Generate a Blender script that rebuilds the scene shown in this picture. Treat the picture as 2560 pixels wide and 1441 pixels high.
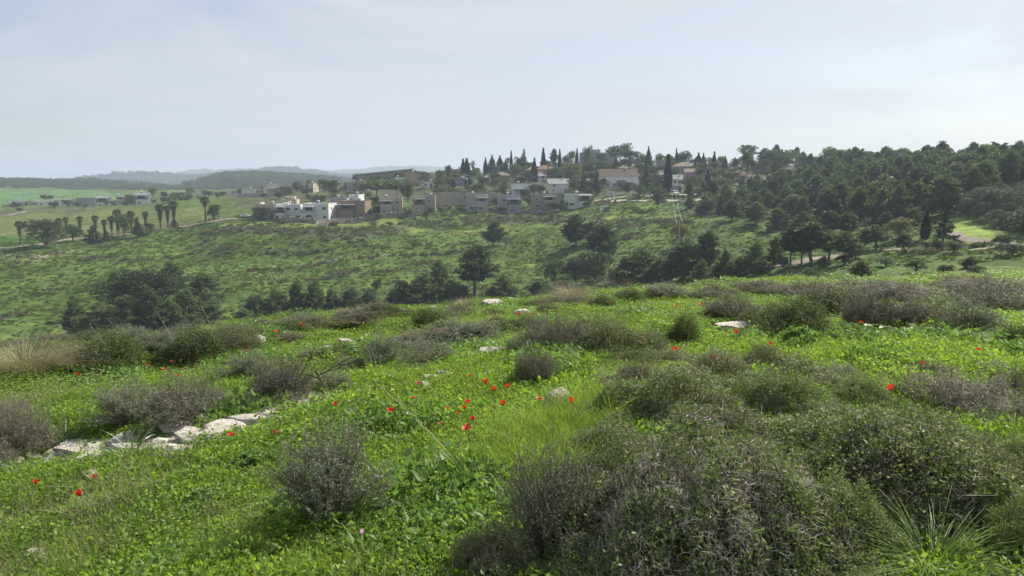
import bpy, math, random
import numpy as np
from mathutils import Vector, Matrix, Euler

for _o in list(bpy.data.objects):
    bpy.data.objects.remove(_o)
SC = bpy.context.scene
COL = SC.collection
rng = np.random.default_rng(11)
random.seed(11)

# ------------------------------------------------------------------ camera
F = 1828.0                      # focal length in pixels of the 2560 px wide photograph
PITCH = math.radians(8.42)
CAMZ = 1.6
cam = bpy.data.cameras.new('camera')
cam.sensor_width = 36.0
cam.lens = 36.0 * F / 2560.0
cam.clip_start = 0.05
cam.clip_end = 30000.0
camo = bpy.data.objects.new('camera', cam)
COL.objects.link(camo)
camo.location = (0, 0, CAMZ)
camo.rotation_euler = (math.radians(90) - PITCH, 0, 0)
SC.camera = camo

# ------------------------------------------------------------------ sky and sun
SUN_AZ = math.radians(50)       # to the right of the view, in front of the camera
SUN_EL = math.radians(42)
world = bpy.data.worlds.new('World')
SC.world = world
world.use_nodes = True
wn, wl = world.node_tree.nodes, world.node_tree.links
wn.clear()
w_out = wn.new('ShaderNodeOutputWorld')
w_bg = wn.new('ShaderNodeBackground')
w_sky = wn.new('ShaderNodeTexSky')
w_sky.sky_type = 'NISHITA'
w_sky.sun_disc = False
w_sky.sun_elevation = SUN_EL
w_sky.sun_rotation = SUN_AZ
w_sky.altitude = 200
w_sky.air_density = 1.0
w_sky.dust_density = 1.6
w_sky.ozone_density = 1.5
# thin high cloud veil: stretched noise on the sky direction
w_tc = wn.new('ShaderNodeTexCoord')
w_map = wn.new('ShaderNodeMapping')
w_map.inputs['Scale'].default_value = (0.9, 1.6, 4.0)
w_map.inputs['Rotation'].default_value = (0.1, 0.15, 0.3)
w_noise = wn.new('ShaderNodeTexNoise')
w_noise.inputs['Scale'].default_value = 1.6
w_noise.inputs['Detail'].default_value = 7.0
w_noise.inputs['Roughness'].default_value = 0.55
w_noise.inputs['Distortion'].default_value = 0.6
w_ramp = wn.new('ShaderNodeMapRange')
w_ramp.inputs['From Min'].default_value = 0.41
w_ramp.inputs['From Max'].default_value = 0.59
w_ramp.inputs['To Min'].default_value = 0.46
w_ramp.inputs['To Max'].default_value = 1.0
w_mix = wn.new('ShaderNodeMix')
w_mix.data_type = 'RGBA'
w_veil = wn.new('ShaderNodeMix')          # the veil takes its brightness from the sky behind it
w_veil.data_type = 'RGBA'
w_veil.inputs[0].default_value = 0.05
w_veil.inputs[6].default_value = (5.5, 5.72, 6.15, 1)
wl.new(w_tc.outputs['Generated'], w_map.inputs['Vector'])
wl.new(w_map.outputs['Vector'], w_noise.inputs['Vector'])
wl.new(w_noise.outputs['Fac'], w_ramp.inputs['Value'])
wl.new(w_ramp.outputs['Result'], w_mix.inputs[0])
wl.new(w_sky.outputs['Color'], w_veil.inputs[7])
wl.new(w_sky.outputs['Color'], w_mix.inputs[6])
wl.new(w_veil.outputs[2], w_mix.inputs[7])
wl.new(w_mix.outputs[2], w_bg.inputs['Color'])
w_bg.inputs['Strength'].default_value = 0.070
wl.new(w_bg.outputs['Background'], w_out.inputs['Surface'])

sun = bpy.data.lights.new('sun', 'SUN')
sun.energy = 5.0
sun.angle = math.radians(0.6)
sun.color = (1.0, 0.93, 0.80)
suno = bpy.data.objects.new('sun', sun)
COL.objects.link(suno)
SUN_DIR = Vector((math.sin(SUN_AZ) * math.cos(SUN_EL), math.cos(SUN_AZ) * math.cos(SUN_EL), math.sin(SUN_EL)))
suno.rotation_euler = SUN_DIR.to_track_quat('Z', 'Y').to_euler()
suno.location = (60, 40, 80)

SC.view_settings.view_transform = 'Standard'
SC.view_settings.look = 'None'
SC.view_settings.exposure = 0.88
SC.view_settings.gamma = 1.0
SC.view_settings.use_curve_mapping = False
SC.render.engine = 'CYCLES'
cy = SC.cycles
cy.max_bounces = 6
cy.diffuse_bounces = 3
cy.glossy_bounces = 2
cy.transmission_bounces = 4
cy.transparent_max_bounces = 8
cy.volume_bounces = 0
cy.caustics_reflective = False
cy.caustics_refractive = False
cy.use_denoising = True
cy.denoiser = 'OPENIMAGEDENOISE'
cy.denoising_prefilter = 'NONE'
cy.use_adaptive_sampling = True
cy.adaptive_threshold = 0.02

# ------------------------------------------------------------------ scene helpers
def tag(o, label=None, cat=None, group=None, kind=None):
    if label: o['label'] = label
    if cat: o['category'] = cat
    if group: o['group'] = group
    if kind: o['kind'] = kind
    return o

def link(o, parent=None):
    COL.objects.link(o)
    if parent is not None:
        o.parent = parent
    return o

def empty(name, loc=(0, 0, 0), rz=0.0, scale=None):
    o = bpy.data.objects.new(name, None)
    o.empty_display_size = 0.1
    o.location = loc
    o.rotation_euler = (0, 0, rz)
    if scale is not None:
        o.scale = scale if hasattr(scale, '__len__') else (scale,) * 3
    return link(o)

def inst(name, mesh, parent=None, loc=(0, 0, 0), rot=(0, 0, 0), scale=None):
    o = bpy.data.objects.new(name, mesh)
    o.location = loc
    o.rotation_euler = rot
    if scale is not None:
        o.scale = scale if hasattr(scale, '__len__') else (scale,) * 3
    return link(o, parent)

def mesh_np(name, chunks, mats, smooth=False):
    """chunks: list of (verts (n,3), faces (m,k), material index) -> one mesh"""
    vs, loops, starts, totals, mi = [], [], [], [], []
    off = 0; ls = 0
    for v, f, m in chunks:
        v = np.asarray(v, np.float32).reshape(-1, 3)
        f = np.asarray(f, np.int32)
        if len(f) == 0:
            continue
        k = f.shape[1]
        vs.append(v)
        loops.append((f + off).ravel())
        starts.append(ls + np.arange(len(f)) * k)
        totals.append(np.full(len(f), k))
        mi.append(np.full(len(f), m))
        off += len(v); ls += f.size
    me = bpy.data.meshes.new(name)
    V = np.concatenate(vs); L = np.concatenate(loops); S = np.concatenate(starts); T = np.concatenate(totals)
    me.vertices.add(len(V)); me.vertices.foreach_set('co', V.ravel())
    me.loops.add(len(L)); me.loops.foreach_set('vertex_index', L.astype(np.int32))
    me.polygons.add(len(S)); me.polygons.foreach_set('loop_start', S.astype(np.int32))
    me.polygons.foreach_set('loop_total', T.astype(np.int32))
    me.polygons.foreach_set('material_index', np.concatenate(mi).astype(np.int32))
    me.polygons.foreach_set('use_smooth', np.full(len(S), bool(smooth)))
    for m in (mats if isinstance(mats, (list, tuple)) else [mats]):
        me.materials.append(m)
    me.update(calc_edges=True)
    return me

def norm(a):
    return a / np.maximum(np.linalg.norm(a, axis=-1, keepdims=True), 1e-9)

def rand_dirs(n, r=None):
    r = rng if r is None else r
    return norm(r.normal(size=(n, 3)))

def leaves(P, D, L, W, r=None, fold=0.0):
    """diamond leaves: base P, direction D, length L, width W"""
    r = rng if r is None else r
    n = len(P)
    D = norm(D)
    S = norm(np.cross(D, rand_dirs(n, r)))
    N = np.cross(D, S)
    L = np.broadcast_to(np.asarray(L, float), (n,))[:, None]
    W = np.broadcast_to(np.asarray(W, float), (n,))[:, None]
    a = P
    b = P + D * L * 0.45 + S * W * 0.5 + N * W * fold
    c = P + D * L
    d = P + D * L * 0.45 - S * W * 0.5 + N * W * fold
    V = np.stack([a, b, c, d], 1).reshape(-1, 3)
    Fc = np.arange(n * 4).reshape(n, 4)
    return V, Fc

def blades(P, D, L, W, bend, r=None, seg=3, side=None):
    """tapered arching blades; bend = sideways/downward offset vector (n,3) reached at the tip"""
    r = rng if r is None else r
    n = len(P)
    D = norm(D)
    L = np.broadcast_to(np.asarray(L, float), (n,))[:, None]
    W = np.broadcast_to(np.asarray(W, float), (n,))[:, None]
    S = norm(np.cross(D, rand_dirs(n, r))) if side is None else side
    rows = []
    for k in range(seg + 1):
        t = k / seg
        c = P + D * L * t + bend * t * t
        w = W * 0.5 * (1.0 - t) ** 0.7 * (0.75 + 0.5 * t if t < 0.5 else 1.0)
        rows.append(c - S * w); rows.append(c + S * w)
    V = np.stack(rows, 1).reshape(-1, 3)
    m = 2 * (seg + 1)
    base = np.arange(n)[:, None] * m
    fs = []
    for k in range(seg):
        fs.append(base + np.array([[2 * k, 2 * k + 1, 2 * k + 3, 2 * k + 2]]))
    return V, np.concatenate(fs)

def tubes(A, B, ra, rb, sides=3):
    """straight tapered prisms from A to B"""
    A = np.asarray(A, float); B = np.asarray(B, float)
    n = len(A)
    D = norm(B - A)
    ref = np.where(np.abs(D[:, 2:3]) > 0.9, np.array([[1.0, 0, 0]]), np.array([[0, 0, 1.0]]))
    U = norm(np.cross(D, ref)); W = np.cross(D, U)
    ra = np.broadcast_to(np.asarray(ra, float), (n,))[:, None]
    rb = np.broadcast_to(np.asarray(rb, float), (n,))[:, None]
    rows = []
    for k in range(sides):
        a = 2 * math.pi * k / sides
        rows.append(A + (U * math.cos(a) + W * math.sin(a)) * ra)
    for k in range(sides):
        a = 2 * math.pi * k / sides
        rows.append(B + (U * math.cos(a) + W * math.sin(a)) * rb)
    V = np.stack(rows, 1).reshape(-1, 3)
    base = np.arange(n)[:, None] * 2 * sides
    fs = [base + np.array([[k, (k + 1) % sides, sides + (k + 1) % sides, sides + k]]) for k in range(sides)]
    return V, np.concatenate(fs)

def path_tube(pts, rad, sides=6):
    """one continuous tapered tube along a polyline (single piece)"""
    pts = np.asarray(pts, float); n = len(pts)
    rad = np.broadcast_to(np.asarray(rad, float), (n,))
    T = norm(np.gradient(pts, axis=0))
    ref = np.array([1.0, 0, 0]) if abs(T[0, 2]) > 0.7 else np.array([0, 0, 1.0])
    V = []
    for i in range(n):
        u = np.cross(T[i], ref); u /= max(np.linalg.norm(u), 1e-9); w = np.cross(T[i], u)
        for k in range(sides):
            a = 2 * math.pi * k / sides
            V.append(pts[i] + (u * math.cos(a) + w * math.sin(a)) * rad[i])
    f = []
    for i in range(n - 1):
        for k in range(sides):
            f.append((i * sides + k, i * sides + (k + 1) % sides, (i + 1) * sides + (k + 1) % sides, (i + 1) * sides + k))
    return np.array(V), np.array(f)

def boxes(lst):
    """list of (x0,x1,y0,y1,z0,z1) -> verts, quads"""
    V, Q = [], []
    for (x0, x1, y0, y1, z0, z1) in lst:
        b = len(V)
        V += [(x0, y0, z0), (x1, y0, z0), (x1, y1, z0), (x0, y1, z0), (x0, y0, z1), (x1, y0, z1), (x1, y1, z1), (x0, y1, z1)]
        Q += [(b, b + 3, b + 2, b + 1), (b + 4, b + 5, b + 6, b + 7), (b, b + 1, b + 5, b + 4), (b + 1, b + 2, b + 6, b + 5),
              (b + 2, b + 3, b + 7, b + 6), (b + 3, b, b + 4, b + 7)]
    return np.array(V, float), np.array(Q)

# ------------------------------------------------------------------ materials
def new_mat(name):
    m = bpy.data.materials.new(name)
    m.use_nodes = True
    m.node_tree.nodes.clear()
    return m, m.node_tree.nodes, m.node_tree.links

def rgba(c, a=1.0):
    return (c[0], c[1], c[2], a)

def leaf_mat(name, c1, c2, c3=None, trans=0.45, tcol=None, objvar=0.25, rough=0.55, spec=0.25):
    """leaf: per-leaf random colour between c1 and c2 (c3 now and then), part of the light passing through"""
    m, n, l = new_mat(name)
    out = n.new('ShaderNodeOutputMaterial')
    geo = n.new('ShaderNodeNewGeometry')
    ramp = n.new('ShaderNodeValToRGB')
    e = ramp.color_ramp.elements
    e[0].color = rgba(c1); e[0].position = 0.0
    e[1].color = rgba(c2); e[1].position = 0.85
    if c3 is not None:
        x = e.new(0.97); x.color = rgba(c3)
    l.new(geo.outputs['Random Per Island'], ramp.inputs['Fac'])
    oi = n.new('ShaderNodeObjectInfo')
    mr = n.new('ShaderNodeMapRange')
    mr.inputs['To Min'].default_value = 1.0 - objvar
    mr.inputs['To Max'].default_value = 1.0 + objvar
    l.new(oi.outputs['Random'], mr.inputs['Value'])
    mul = n.new('ShaderNodeVectorMath'); mul.operation = 'SCALE'
    l.new(ramp.outputs['Color'], mul.inputs[0])
    l.new(mr.outputs['Result'], mul.inputs['Scale'])
    bs = n.new('ShaderNodeBsdfPrincipled')
    bs.inputs['Roughness'].default_value = rough
    bs.inputs['Specular IOR Level'].default_value = spec
    l.new(mul.outputs[0], bs.inputs['Base Color'])
    tr = n.new('ShaderNodeBsdfTranslucent')
    tm = n.new('ShaderNodeVectorMath'); tm.operation = 'MULTIPLY'
    tm.inputs[1].default_value = tcol or (1.25, 1.35, 0.7)
    l.new(mul.outputs[0], tm.inputs[0])
    l.new(tm.outputs[0], tr.inputs['Color'])
    mx = n.new('ShaderNodeMixShader'); mx.inputs[0].default_value = trans
    l.new(bs.outputs[0], mx.inputs[1]); l.new(tr.outputs[0], mx.inputs[2])
    l.new(mx.outputs[0], out.inputs['Surface'])
    return m

def solid_mat(name, c1, c2=None, scale=4.0, rough=0.8, spec=0.25, bump=0.0, bscale=None, objvar=0.0, metallic=0.0, detail=5.0, coord='Object', lo=0.35, hi=0.65):
    m, n, l = new_mat(name)
    out = n.new('ShaderNodeOutputMaterial')
    bs = n.new('ShaderNodeBsdfPrincipled')
    bs.inputs['Roughness'].default_value = rough
    bs.inputs['Specular IOR Level'].default_value = spec
    bs.inputs['Metallic'].default_value = metallic
    l.new(bs.outputs[0], out.inputs['Surface'])
    tc = n.new('ShaderNodeTexCoord')
    nz = n.new('ShaderNodeTexNoise'); nz.inputs['Scale'].default_value = scale; nz.inputs['Detail'].default_value = detail
    l.new(tc.outputs[coord], nz.inputs['Vector'])
    mx = n.new('ShaderNodeMix'); mx.data_type = 'RGBA'
    mx.inputs[6].default_value = rgba(c1); mx.inputs[7].default_value = rgba(c2 or c1)
    mr = n.new('ShaderNodeMapRange'); mr.inputs['From Min'].default_value = lo; mr.inputs['From Max'].default_value = hi
    l.new(nz.outputs['Fac'], mr.inputs['Value']); l.new(mr.outputs['Result'], mx.inputs[0])
    src = mx.outputs[2]
    if objvar > 0:
        oi = n.new('ShaderNodeObjectInfo')
        m2 = n.new('ShaderNodeMapRange'); m2.inputs['To Min'].default_value = 1 - objvar; m2.inputs['To Max'].default_value = 1 + objvar
        l.new(oi.outputs['Random'], m2.inputs['Value'])
        sc = n.new('ShaderNodeVectorMath'); sc.operation = 'SCALE'
        l.new(src, sc.inputs[0]); l.new(m2.outputs['Result'], sc.inputs['Scale'])
        src = sc.outputs[0]
    l.new(src, bs.inputs['Base Color'])
    if bump > 0:
        nb = n.new('ShaderNodeTexNoise'); nb.inputs['Scale'].default_value = bscale or scale * 4; nb.inputs['Detail'].default_value = 6
        l.new(tc.outputs[coord], nb.inputs['Vector'])
        bp = n.new('ShaderNodeBump'); bp.inputs['Strength'].default_value = bump; bp.inputs['Distance'].default_value = 0.05
        l.new(nb.outputs['Fac'], bp.inputs['Height']); l.new(bp.outputs['Normal'], bs.inputs['Normal'])
    return m

M = {}
# ------------------------------------------------------------------ terrain
CP, SP = math.cos(PITCH), math.sin(PITCH)

def ray(px, py):
    cx = (px - 1280.0) / F; cyy = (720.5 - py) / F
    return np.array([cx, CP + cyy * SP, -SP + cyy * CP])

def zrow(px, py, r):
    """height of the point of pixel (px, py) at horizontal distance r"""
    d = ray(px, py)
    return CAMZ + d[2] / math.hypot(d[0], d[1]) * r

def azpx(px):
    return math.atan2((px - 1280.0) / F, CP + 0.09 * SP)

COLS = [-500, 0, 320, 640, 960, 1280, 1600, 1920, 2240, 2560, 3060]
NEAR = {3: [-.30, -.27, -.23, -.19, -.15, -.12, -.08, -.05, -.02, 0, .03],
        6: [-.85, -.72, -.62, -.52, -.42, -.35, -.28, -.20, -.14, -.08, -.02],
        10: [-1.35, -1.22, -1.1, -.98, -.84, -.72, -.6, -.48, -.38, -.28, -.18]}
K = {}
crest = [(12, 900), (14, 872), (15, 842), (16, 804), (17, 778), (18, 754), (20, 724), (22, 706), (25, 697), (26, 688), (28, 680)]
val = [(165, 900), (170, 872), (170, 842), (172, 808), (175, 785), (178, 765), (165, 735), (130, 712), (105, 694), (95, 684), (90, 680)]
mid = [(245, 735), (245, 712), (245, 690), (245, 655), (245, 640), (245, 630), (230, 618), (190, 625), (150, 634), (140, 634), (135, 634)]
ter = [(335, 632), (330, 612), (325, 590), (315, 557), (315, 551), (312, 545), (300, 517), (250, 545), (205, 562), (190, 562), (180, 562)]
tr2 = [(345, 630), (342, 609), (338, 586), (330, 550), (330, 543), (326, 533), (330, 500), (300, 500), (250, 510), (220, 512), (210, 512)]
up1 = [(500, 535), (500, 528), (480, 521), (420, 498), (400, 488), (385, 470), (375, 462), (350, 462), (285, 480), (255, 480), (240, 480)]
rdg = [(720, 500), (700, 500), (650, 494), (600, 476), (560, 454), (520, 424), (510, 412), (470, 414), (400, 420), (330, 424), (320, 424)]
bey = [(1000, 470), (1000, 469), (950, 478), (900, 474), (900, 472), (900, 458), (900, 455), (900, 455), (900, 455), (900, 455), (900, 455)]
azs = [azpx(p) for p in COLS]
R_, Z_ = [], []
for i, p in enumerate(COLS):
    rr, zz = [0.4, 1.2], [0.0, NEAR[3][i] * 0.3]
    for k in (3, 6, 10):
        rr.append(k); zz.append(NEAR[k][i])
    r, py = crest[i]; zc = zrow(p, py, r)
    rr.append(r); zz.append(zc)
    r5 = r * 1.7; rr.append(r5); zz.append(zrow(p, py, r5) - (1.6 if p < 1700 else 0.9))
    for lst in (val, mid, ter, tr2, up1, rdg, bey):
        r, py = lst[i]; rr.append(r); zz.append(zrow(p, py, r))
    rr += [3000, 12000]; zz += [-30, -40]
    R_.append(rr); Z_.append(zz)
R_ = np.array(R_, float); Z_ = np.array(Z_, float)
mR = (R_[0] + R_[-1]) / 2; mZ = (Z_[0] + Z_[-1]) / 2
azk = np.array([-math.pi] + azs + [math.pi])
R_ = np.vstack([mR, R_, mR]); Z_ = np.vstack([mZ, Z_, mZ])
NA, NL = 1440, 700
LR0, LR1 = math.log(0.4), math.log(12000.0)
TAZ = np.linspace(-math.pi, math.pi, NA + 1)
TLR = np.linspace(LR0, LR1, NL)
def _smooth_interp(x, xp, fp):
    # Catmull-Rom style cubic through the knots
    m = np.gradient(fp, xp)
    j = np.clip(np.searchsorted(xp, x) - 1, 0, len(xp) - 2)
    h = xp[j + 1] - xp[j]; t = (x - xp[j]) / h
    return ((2 * t**3 - 3 * t**2 + 1) * fp[j] + (t**3 - 2 * t**2 + t) * h * m[j] + (-2 * t**3 + 3 * t**2) * fp[j + 1] + (t**3 - t**2) * h * m[j + 1])
RT = np.stack([_smooth_interp(TAZ, azk, R_[:, k]) for k in range(R_.shape[1])], 1)
ZT = np.stack([_smooth_interp(TAZ, azk, Z_[:, k]) for k in range(R_.shape[1])], 1)
HT = np.stack([np.interp(TLR, np.log(RT[i]), ZT[i]) for i in range(NA + 1)])
kern = np.exp(-0.5 * (np.arange(-9, 10) / 2.6) ** 2); kern /= kern.sum()
HP = np.pad(HT, ((0, 0), (9, 9)), 'edge')
HT = np.stack([np.convolve(HP[i], kern, 'valid') for i in range(NA + 1)])

_nr = np.random.default_rng(5)
_WAVES = []
for lam, amp in ((0.9, .018), (1.7, .03), (3.3, .05), (7.5, .09), (15, .22), (34, .5), (70, .9)):
    for _ in range(5):
        a = _nr.uniform(0, 2 * math.pi); _WAVES.append((2 * math.pi / lam * math.cos(a), 2 * math.pi / lam * math.sin(a), _nr.uniform(0, 6.28), amp / 5 ** .5, lam))

def H(x, y):
    """terrain height"""
    x = np.asarray(x, float); y = np.asarray(y, float)
    r = np.maximum(np.hypot(x, y), 0.41)
    az = np.arctan2(x, y)
    fa = (az + math.pi) / (2 * math.pi) * NA
    ia = np.clip(fa.astype(int), 0, NA - 1); ta = fa - ia
    fl = (np.log(r) - LR0) / (LR1 - LR0) * (NL - 1)
    il = np.clip(fl.astype(int), 0, NL - 2); tl = np.clip(fl - il, 0, 1)
    h = (HT[ia, il] * (1 - ta) + HT[ia + 1, il] * ta) * (1 - tl) + (HT[ia, il + 1] * (1 - ta) + HT[ia + 1, il + 1] * ta) * tl
    for kx, ky, ph, amp, lam in _WAVES:
        # short waves near the viewer's hill, long ones across the valley
        w = np.clip(r / (lam * 2.5), 0, 1) * (np.clip(60 * lam / r, 0, 1) if lam < 5 else 1.0)
        if lam > 5:
            w = w * np.clip((r - 30) / 60, 0, 1) + (np.clip(r / (lam * 3), 0, .35) if lam < 10 else 0)
        h = h + amp * w * np.sin(kx * x + ky * y + ph)
    return h

def Hs(x, y):
    return float(H(np.array([x]), np.array([y]))[0])

def P(px, r, py=520):
    """ground point in pixel column px at horizontal distance r"""
    d = ray(px, py)
    for _ in range(3):
        k = r / math.hypot(d[0], d[1])
        x, y = d[0] * k, d[1] * k
        z = Hs(x, y)
        # row of that point, to correct the azimuth of the column
        dep = y * CP - (z - CAMZ) * SP
        up = y * SP + (z - CAMZ) * CP
        d = ray(px, 720.5 - F * up / dep)
    return np.array([x, y, z])

_RM = np.exp(np.linspace(math.log(1.0), math.log(9000), 2600))
def at(px, py, rmin=1.0):
    """where the line of sight of a pixel meets the ground"""
    d = ray(px, py); k = math.hypot(d[0], d[1])
    rr = _RM[_RM >= rmin]
    X, Y, Zr = d[0] / k * rr, d[1] / k * rr, CAMZ + d[2] / k * rr
    below = Zr < H(X, Y)
    if not below.any():
        i = len(rr) - 1
    else:
        i = max(int(np.argmax(below)), 0)
    return np.array([X[i], Y[i], Hs(X[i], Y[i])])

def proj(p):
    dep = p[1] * CP - (p[2] - CAMZ) * SP
    up = p[1] * SP + (p[2] - CAMZ) * CP
    return 1280 + F * p[0] / dep, 720.5 - F * up / dep, dep

def height_to(p, py_top):
    """height above ground point p at which a vertical reaches pixel row py_top"""
    d = ray(proj(p)[0], py_top)
    return CAMZ + d[2] / d[1] * p[1] - p[2]

def mpp(p):
    """metres per photograph pixel at point p"""
    return proj(p)[2] / F

# ground sheet: polar grid, fine inside the view
fine = np.radians(np.arange(-44, 44.01, 0.16))
coarse = np.radians(np.arange(46, 314.1, 2.0))
AZ = np.concatenate([fine, coarse])
RR = np.concatenate([[0.0], np.exp(np.linspace(math.log(0.5), math.log(7900), 420))])
AG, RG = np.meshgrid(AZ, RR, indexing='ij')
GX, GY = RG * np.sin(AG), RG * np.cos(AG)
GZ = H(GX, GY)
na, nr = AG.shape
GV = np.stack([GX, GY, GZ], -1).reshape(-1, 3)
ii, jj = np.meshgrid(np.arange(na), np.arange(nr - 1), indexing='ij')
i2 = (ii + 1) % na
GF = np.stack([ii * nr + jj, ii * nr + jj + 1, i2 * nr + jj + 1, i2 * nr + jj], -1).reshape(-1, 4)

# ---- ground cover colours (what grows or lies there), by place
def seg_dist(x, y, pl):
    """distance to a polyline of world points"""
    best = np.full(x.shape, 1e9)
    for a, b in zip(pl[:-1], pl[1:]):
        ax, ay, bx, by = a[0], a[1], b[0], b[1]
        t = np.clip(((x - ax) * (bx - ax) + (y - ay) * (by - ay)) / max((bx - ax) ** 2 + (by - ay) ** 2, 1e-6), 0, 1)
        best = np.minimum(best, np.hypot(x - ax - t * (bx - ax), y - ay - t * (by - ay)))
    return best

def in_poly(x, y, poly):
    ins = np.zeros(x.shape, bool)
    n = len(poly)
    for k in range(n):
        x0, y0 = poly[k][0], poly[k][1]; x1, y1 = poly[(k + 1) % n][0], poly[(k + 1) % n][1]
        c = ((y0 > y) != (y1 > y)) & (x < (x1 - x0) * (y - y0) / (y1 - y0 + 1e-12) + x0)
        ins ^= c
    return ins

def wn2(x, y, lam, seed):
    """cheap smooth noise 0..1"""
    r = np.random.default_rng(seed); s = 0
    for k in range(6):
        a = r.uniform(0, 6.28); f = 2 * math.pi / lam * r.uniform(.6, 1.7)
        s = s + np.sin(x * f * math.cos(a) + y * f * math.sin(a) + r.uniform(0, 6.28) + 1.3 * np.sin(x * f * .6 + r.uniform(0, 6)))
    return np.clip(.5 + s / 6.5, 0, 1)

gx, gy = GV[:, 0], GV[:, 1]
gr = np.hypot(gx, gy)
C = np.empty((len(gx), 3)); C[:] = (0.056, 0.095, 0.023)
nA = wn2(gx, gy, 60, 1)[:, None]; nB = wn2(gx, gy, 17, 2)[:, None]
C = C * (0.85 + 0.3 * nA) + np.array([0.020, 0.016, 0.0]) * (nB > .55) * (nB - .55) * 3
def paint(mask, col, k=1.0):
    global C
    m = np.clip(mask, 0, 1)[:, None] * k
    C = C * (1 - m) + np.array(col) * m
# foreground soil under the plants
paint(np.clip((34 - gr) / 6, 0, 1), (0.050, 0.058, 0.022))
def wpoly(pts, rmin=100):
    return [at(a, b, rmin) for a, b in pts]
def pmask(pts, rmin=100):
    return in_poly(gx, gy, wpoly(pts, rmin)).astype(float)
def lmask(pts, w, soft=1.0, rmin=100):
    return np.clip((w + soft - seg_dist(gx, gy, wpoly(pts, rmin))) / soft, 0, 1)
# pasture beyond the palm track, crop strip, far field
paint(pmask([(-300, 640), (0, 604), (200, 596), (420, 572), (590, 548), (600, 530), (520, 523), (300, 515), (100, 527), (0, 540), (-300, 560)]), (0.088, 0.110, 0.034), .9)
paint(pmask([(-300, 640), (-300, 596), (0, 592), (95, 590), (110, 600), (60, 612), (0, 622)]), (0.034, 0.100, 0.014), .9)
paint(pmask([(-400, 545), (-400, 468), (0, 471), (200, 476), (330, 482), (345, 492), (300, 505), (150, 508), (30, 514), (-100, 530)], 520), (0.072, 0.140, 0.050), .95)
paint(lmask([(-100, 545), (0, 535), (60, 528), (140, 522), (190, 524)], 9, 5), (0.070, 0.072, 0.045), .8)
# village slope and wood floor
paint(pmask([(600, 520), (900, 500), (1240, 500), (1500, 500), (1720, 480), (1960, 470), (2400, 430), (2000, 400), (1200, 412), (1080, 440), (700, 470), (560, 490)], 330), (0.064, 0.070, 0.036), .8)
paint(pmask([(1700, 500), (1720, 530), (1900, 558), (2080, 580), (2230, 560), (2370, 540), (2380, 500), (2560, 500), (2900, 500), (2900, 424), (2400, 424), (2000, 440), (1960, 470)]), (0.052, 0.058, 0.030), .8)
# brighter mown strips and clearings
paint(lmask([(560, 561), (640, 562), (760, 563), (850, 565), (930, 557), (985, 548)], 2.6, 2.0), (0.140, 0.175, 0.040))
paint(lmask([(950, 553), (985, 560), (1040, 577), (1150, 578), (1280, 574), (1400, 565), (1475, 557), (1530, 545), (1560, 525)], 1.5, 1.2), (0.150, 0.185, 0.045))
paint(pmask([(1535, 508), (1600, 508), (1700, 508), (1712, 530), (1690, 552), (1560, 548), (1520, 540)]), (0.085, 0.135, 0.028), .8)
paint(pmask([(2385, 545), (2420, 545), (2450, 570), (2490, 600), (2460, 608), (2400, 605), (2372, 585)]), (0.150, 0.215, 0.036))
paint(lmask([(1130, 534), (1180, 533), (1225, 533)], 3.5, 2.0), (0.105, 0.160, 0.028))
# dry scrub, stony ground
paint(pmask([(1215, 540), (1300, 533), (1420, 545), (1405, 560), (1290, 566), (1230, 562)]), (0.100, 0.088, 0.062), .75)
paint(lmask([(560, 575), (700, 578), (830, 585), (950, 580), (990, 570)], 5, 3), (0.064, 0.068, 0.042), .75)
paint(lmask([(690, 672), (780, 660), (880, 648), (1000, 636)], 2.0, 2), (0.095, 0.110, 0.040), .6)
paint(lmask([(80, 655), (110, 640), (150, 632), (200, 630)], 1.6, 1.5), (0.150, 0.120, 0.090), .8)
paint(lmask([(0, 642), (60, 640)], 2.5, 2), (0.11, 0.105, 0.08), .6)

m, n, l = new_mat('ground_cover')
out = n.new('ShaderNodeOutputMaterial')
bs = n.new('ShaderNodeBsdfPrincipled'); bs.inputs['Roughness'].default_value = 0.95; bs.inputs['Specular IOR Level'].default_value = 0.1
l.new(bs.outputs[0], out.inputs['Surface'])
at_ = n.new('ShaderNodeAttribute'); at_.attribute_name = 'cover'
tc = n.new('ShaderNodeTexCoord')
nz = n.new('ShaderNodeTexNoise'); nz.inputs['Scale'].default_value = 0.35; nz.inputs['Detail'].default_value = 9; nz.inputs['Roughness'].default_value = 0.62
nz2 = n.new('ShaderNodeTexNoise'); nz2.inputs['Scale'].default_value = 0.06; nz2.inputs['Detail'].default_value = 5
l.new(tc.outputs['Object'], nz.inputs['Vector']); l.new(tc.outputs['Object'], nz2.inputs['Vector'])
mr = n.new('ShaderNodeMapRange'); mr.inputs['From Min'].default_value = .3; mr.inputs['From Max'].default_value = .7; mr.inputs['To Min'].default_value = .45; mr.inputs['To Max'].default_value = 1.5
l.new(nz.outputs['Fac'], mr.inputs['Value'])
mr2 = n.new('ShaderNodeMapRange'); mr2.inputs['From Min'].default_value = .35; mr2.inputs['From Max'].default_value = .65; mr2.inputs['To Min'].default_value = .8; mr2.inputs['To Max'].default_value = 1.2
l.new(nz2.outputs['Fac'], mr2.inputs['Value'])
mm = n.new('ShaderNodeMath'); mm.operation = 'MULTIPLY'
l.new(mr.outputs[0], mm.inputs[0]); l.new(mr2.outputs[0], mm.inputs[1])
sc = n.new('ShaderNodeVectorMath'); sc.operation = 'SCALE'
l.new(at_.outputs['Color'], sc.inputs[0]); l.new(mm.outputs[0], sc.inputs['Scale'])
l.new(sc.outputs[0], bs.inputs['Base Color'])
bp = n.new('ShaderNodeBump'); bp.inputs['Strength'].default_value = 0.8; bp.inputs['Distance'].default_value = 0.5
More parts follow.
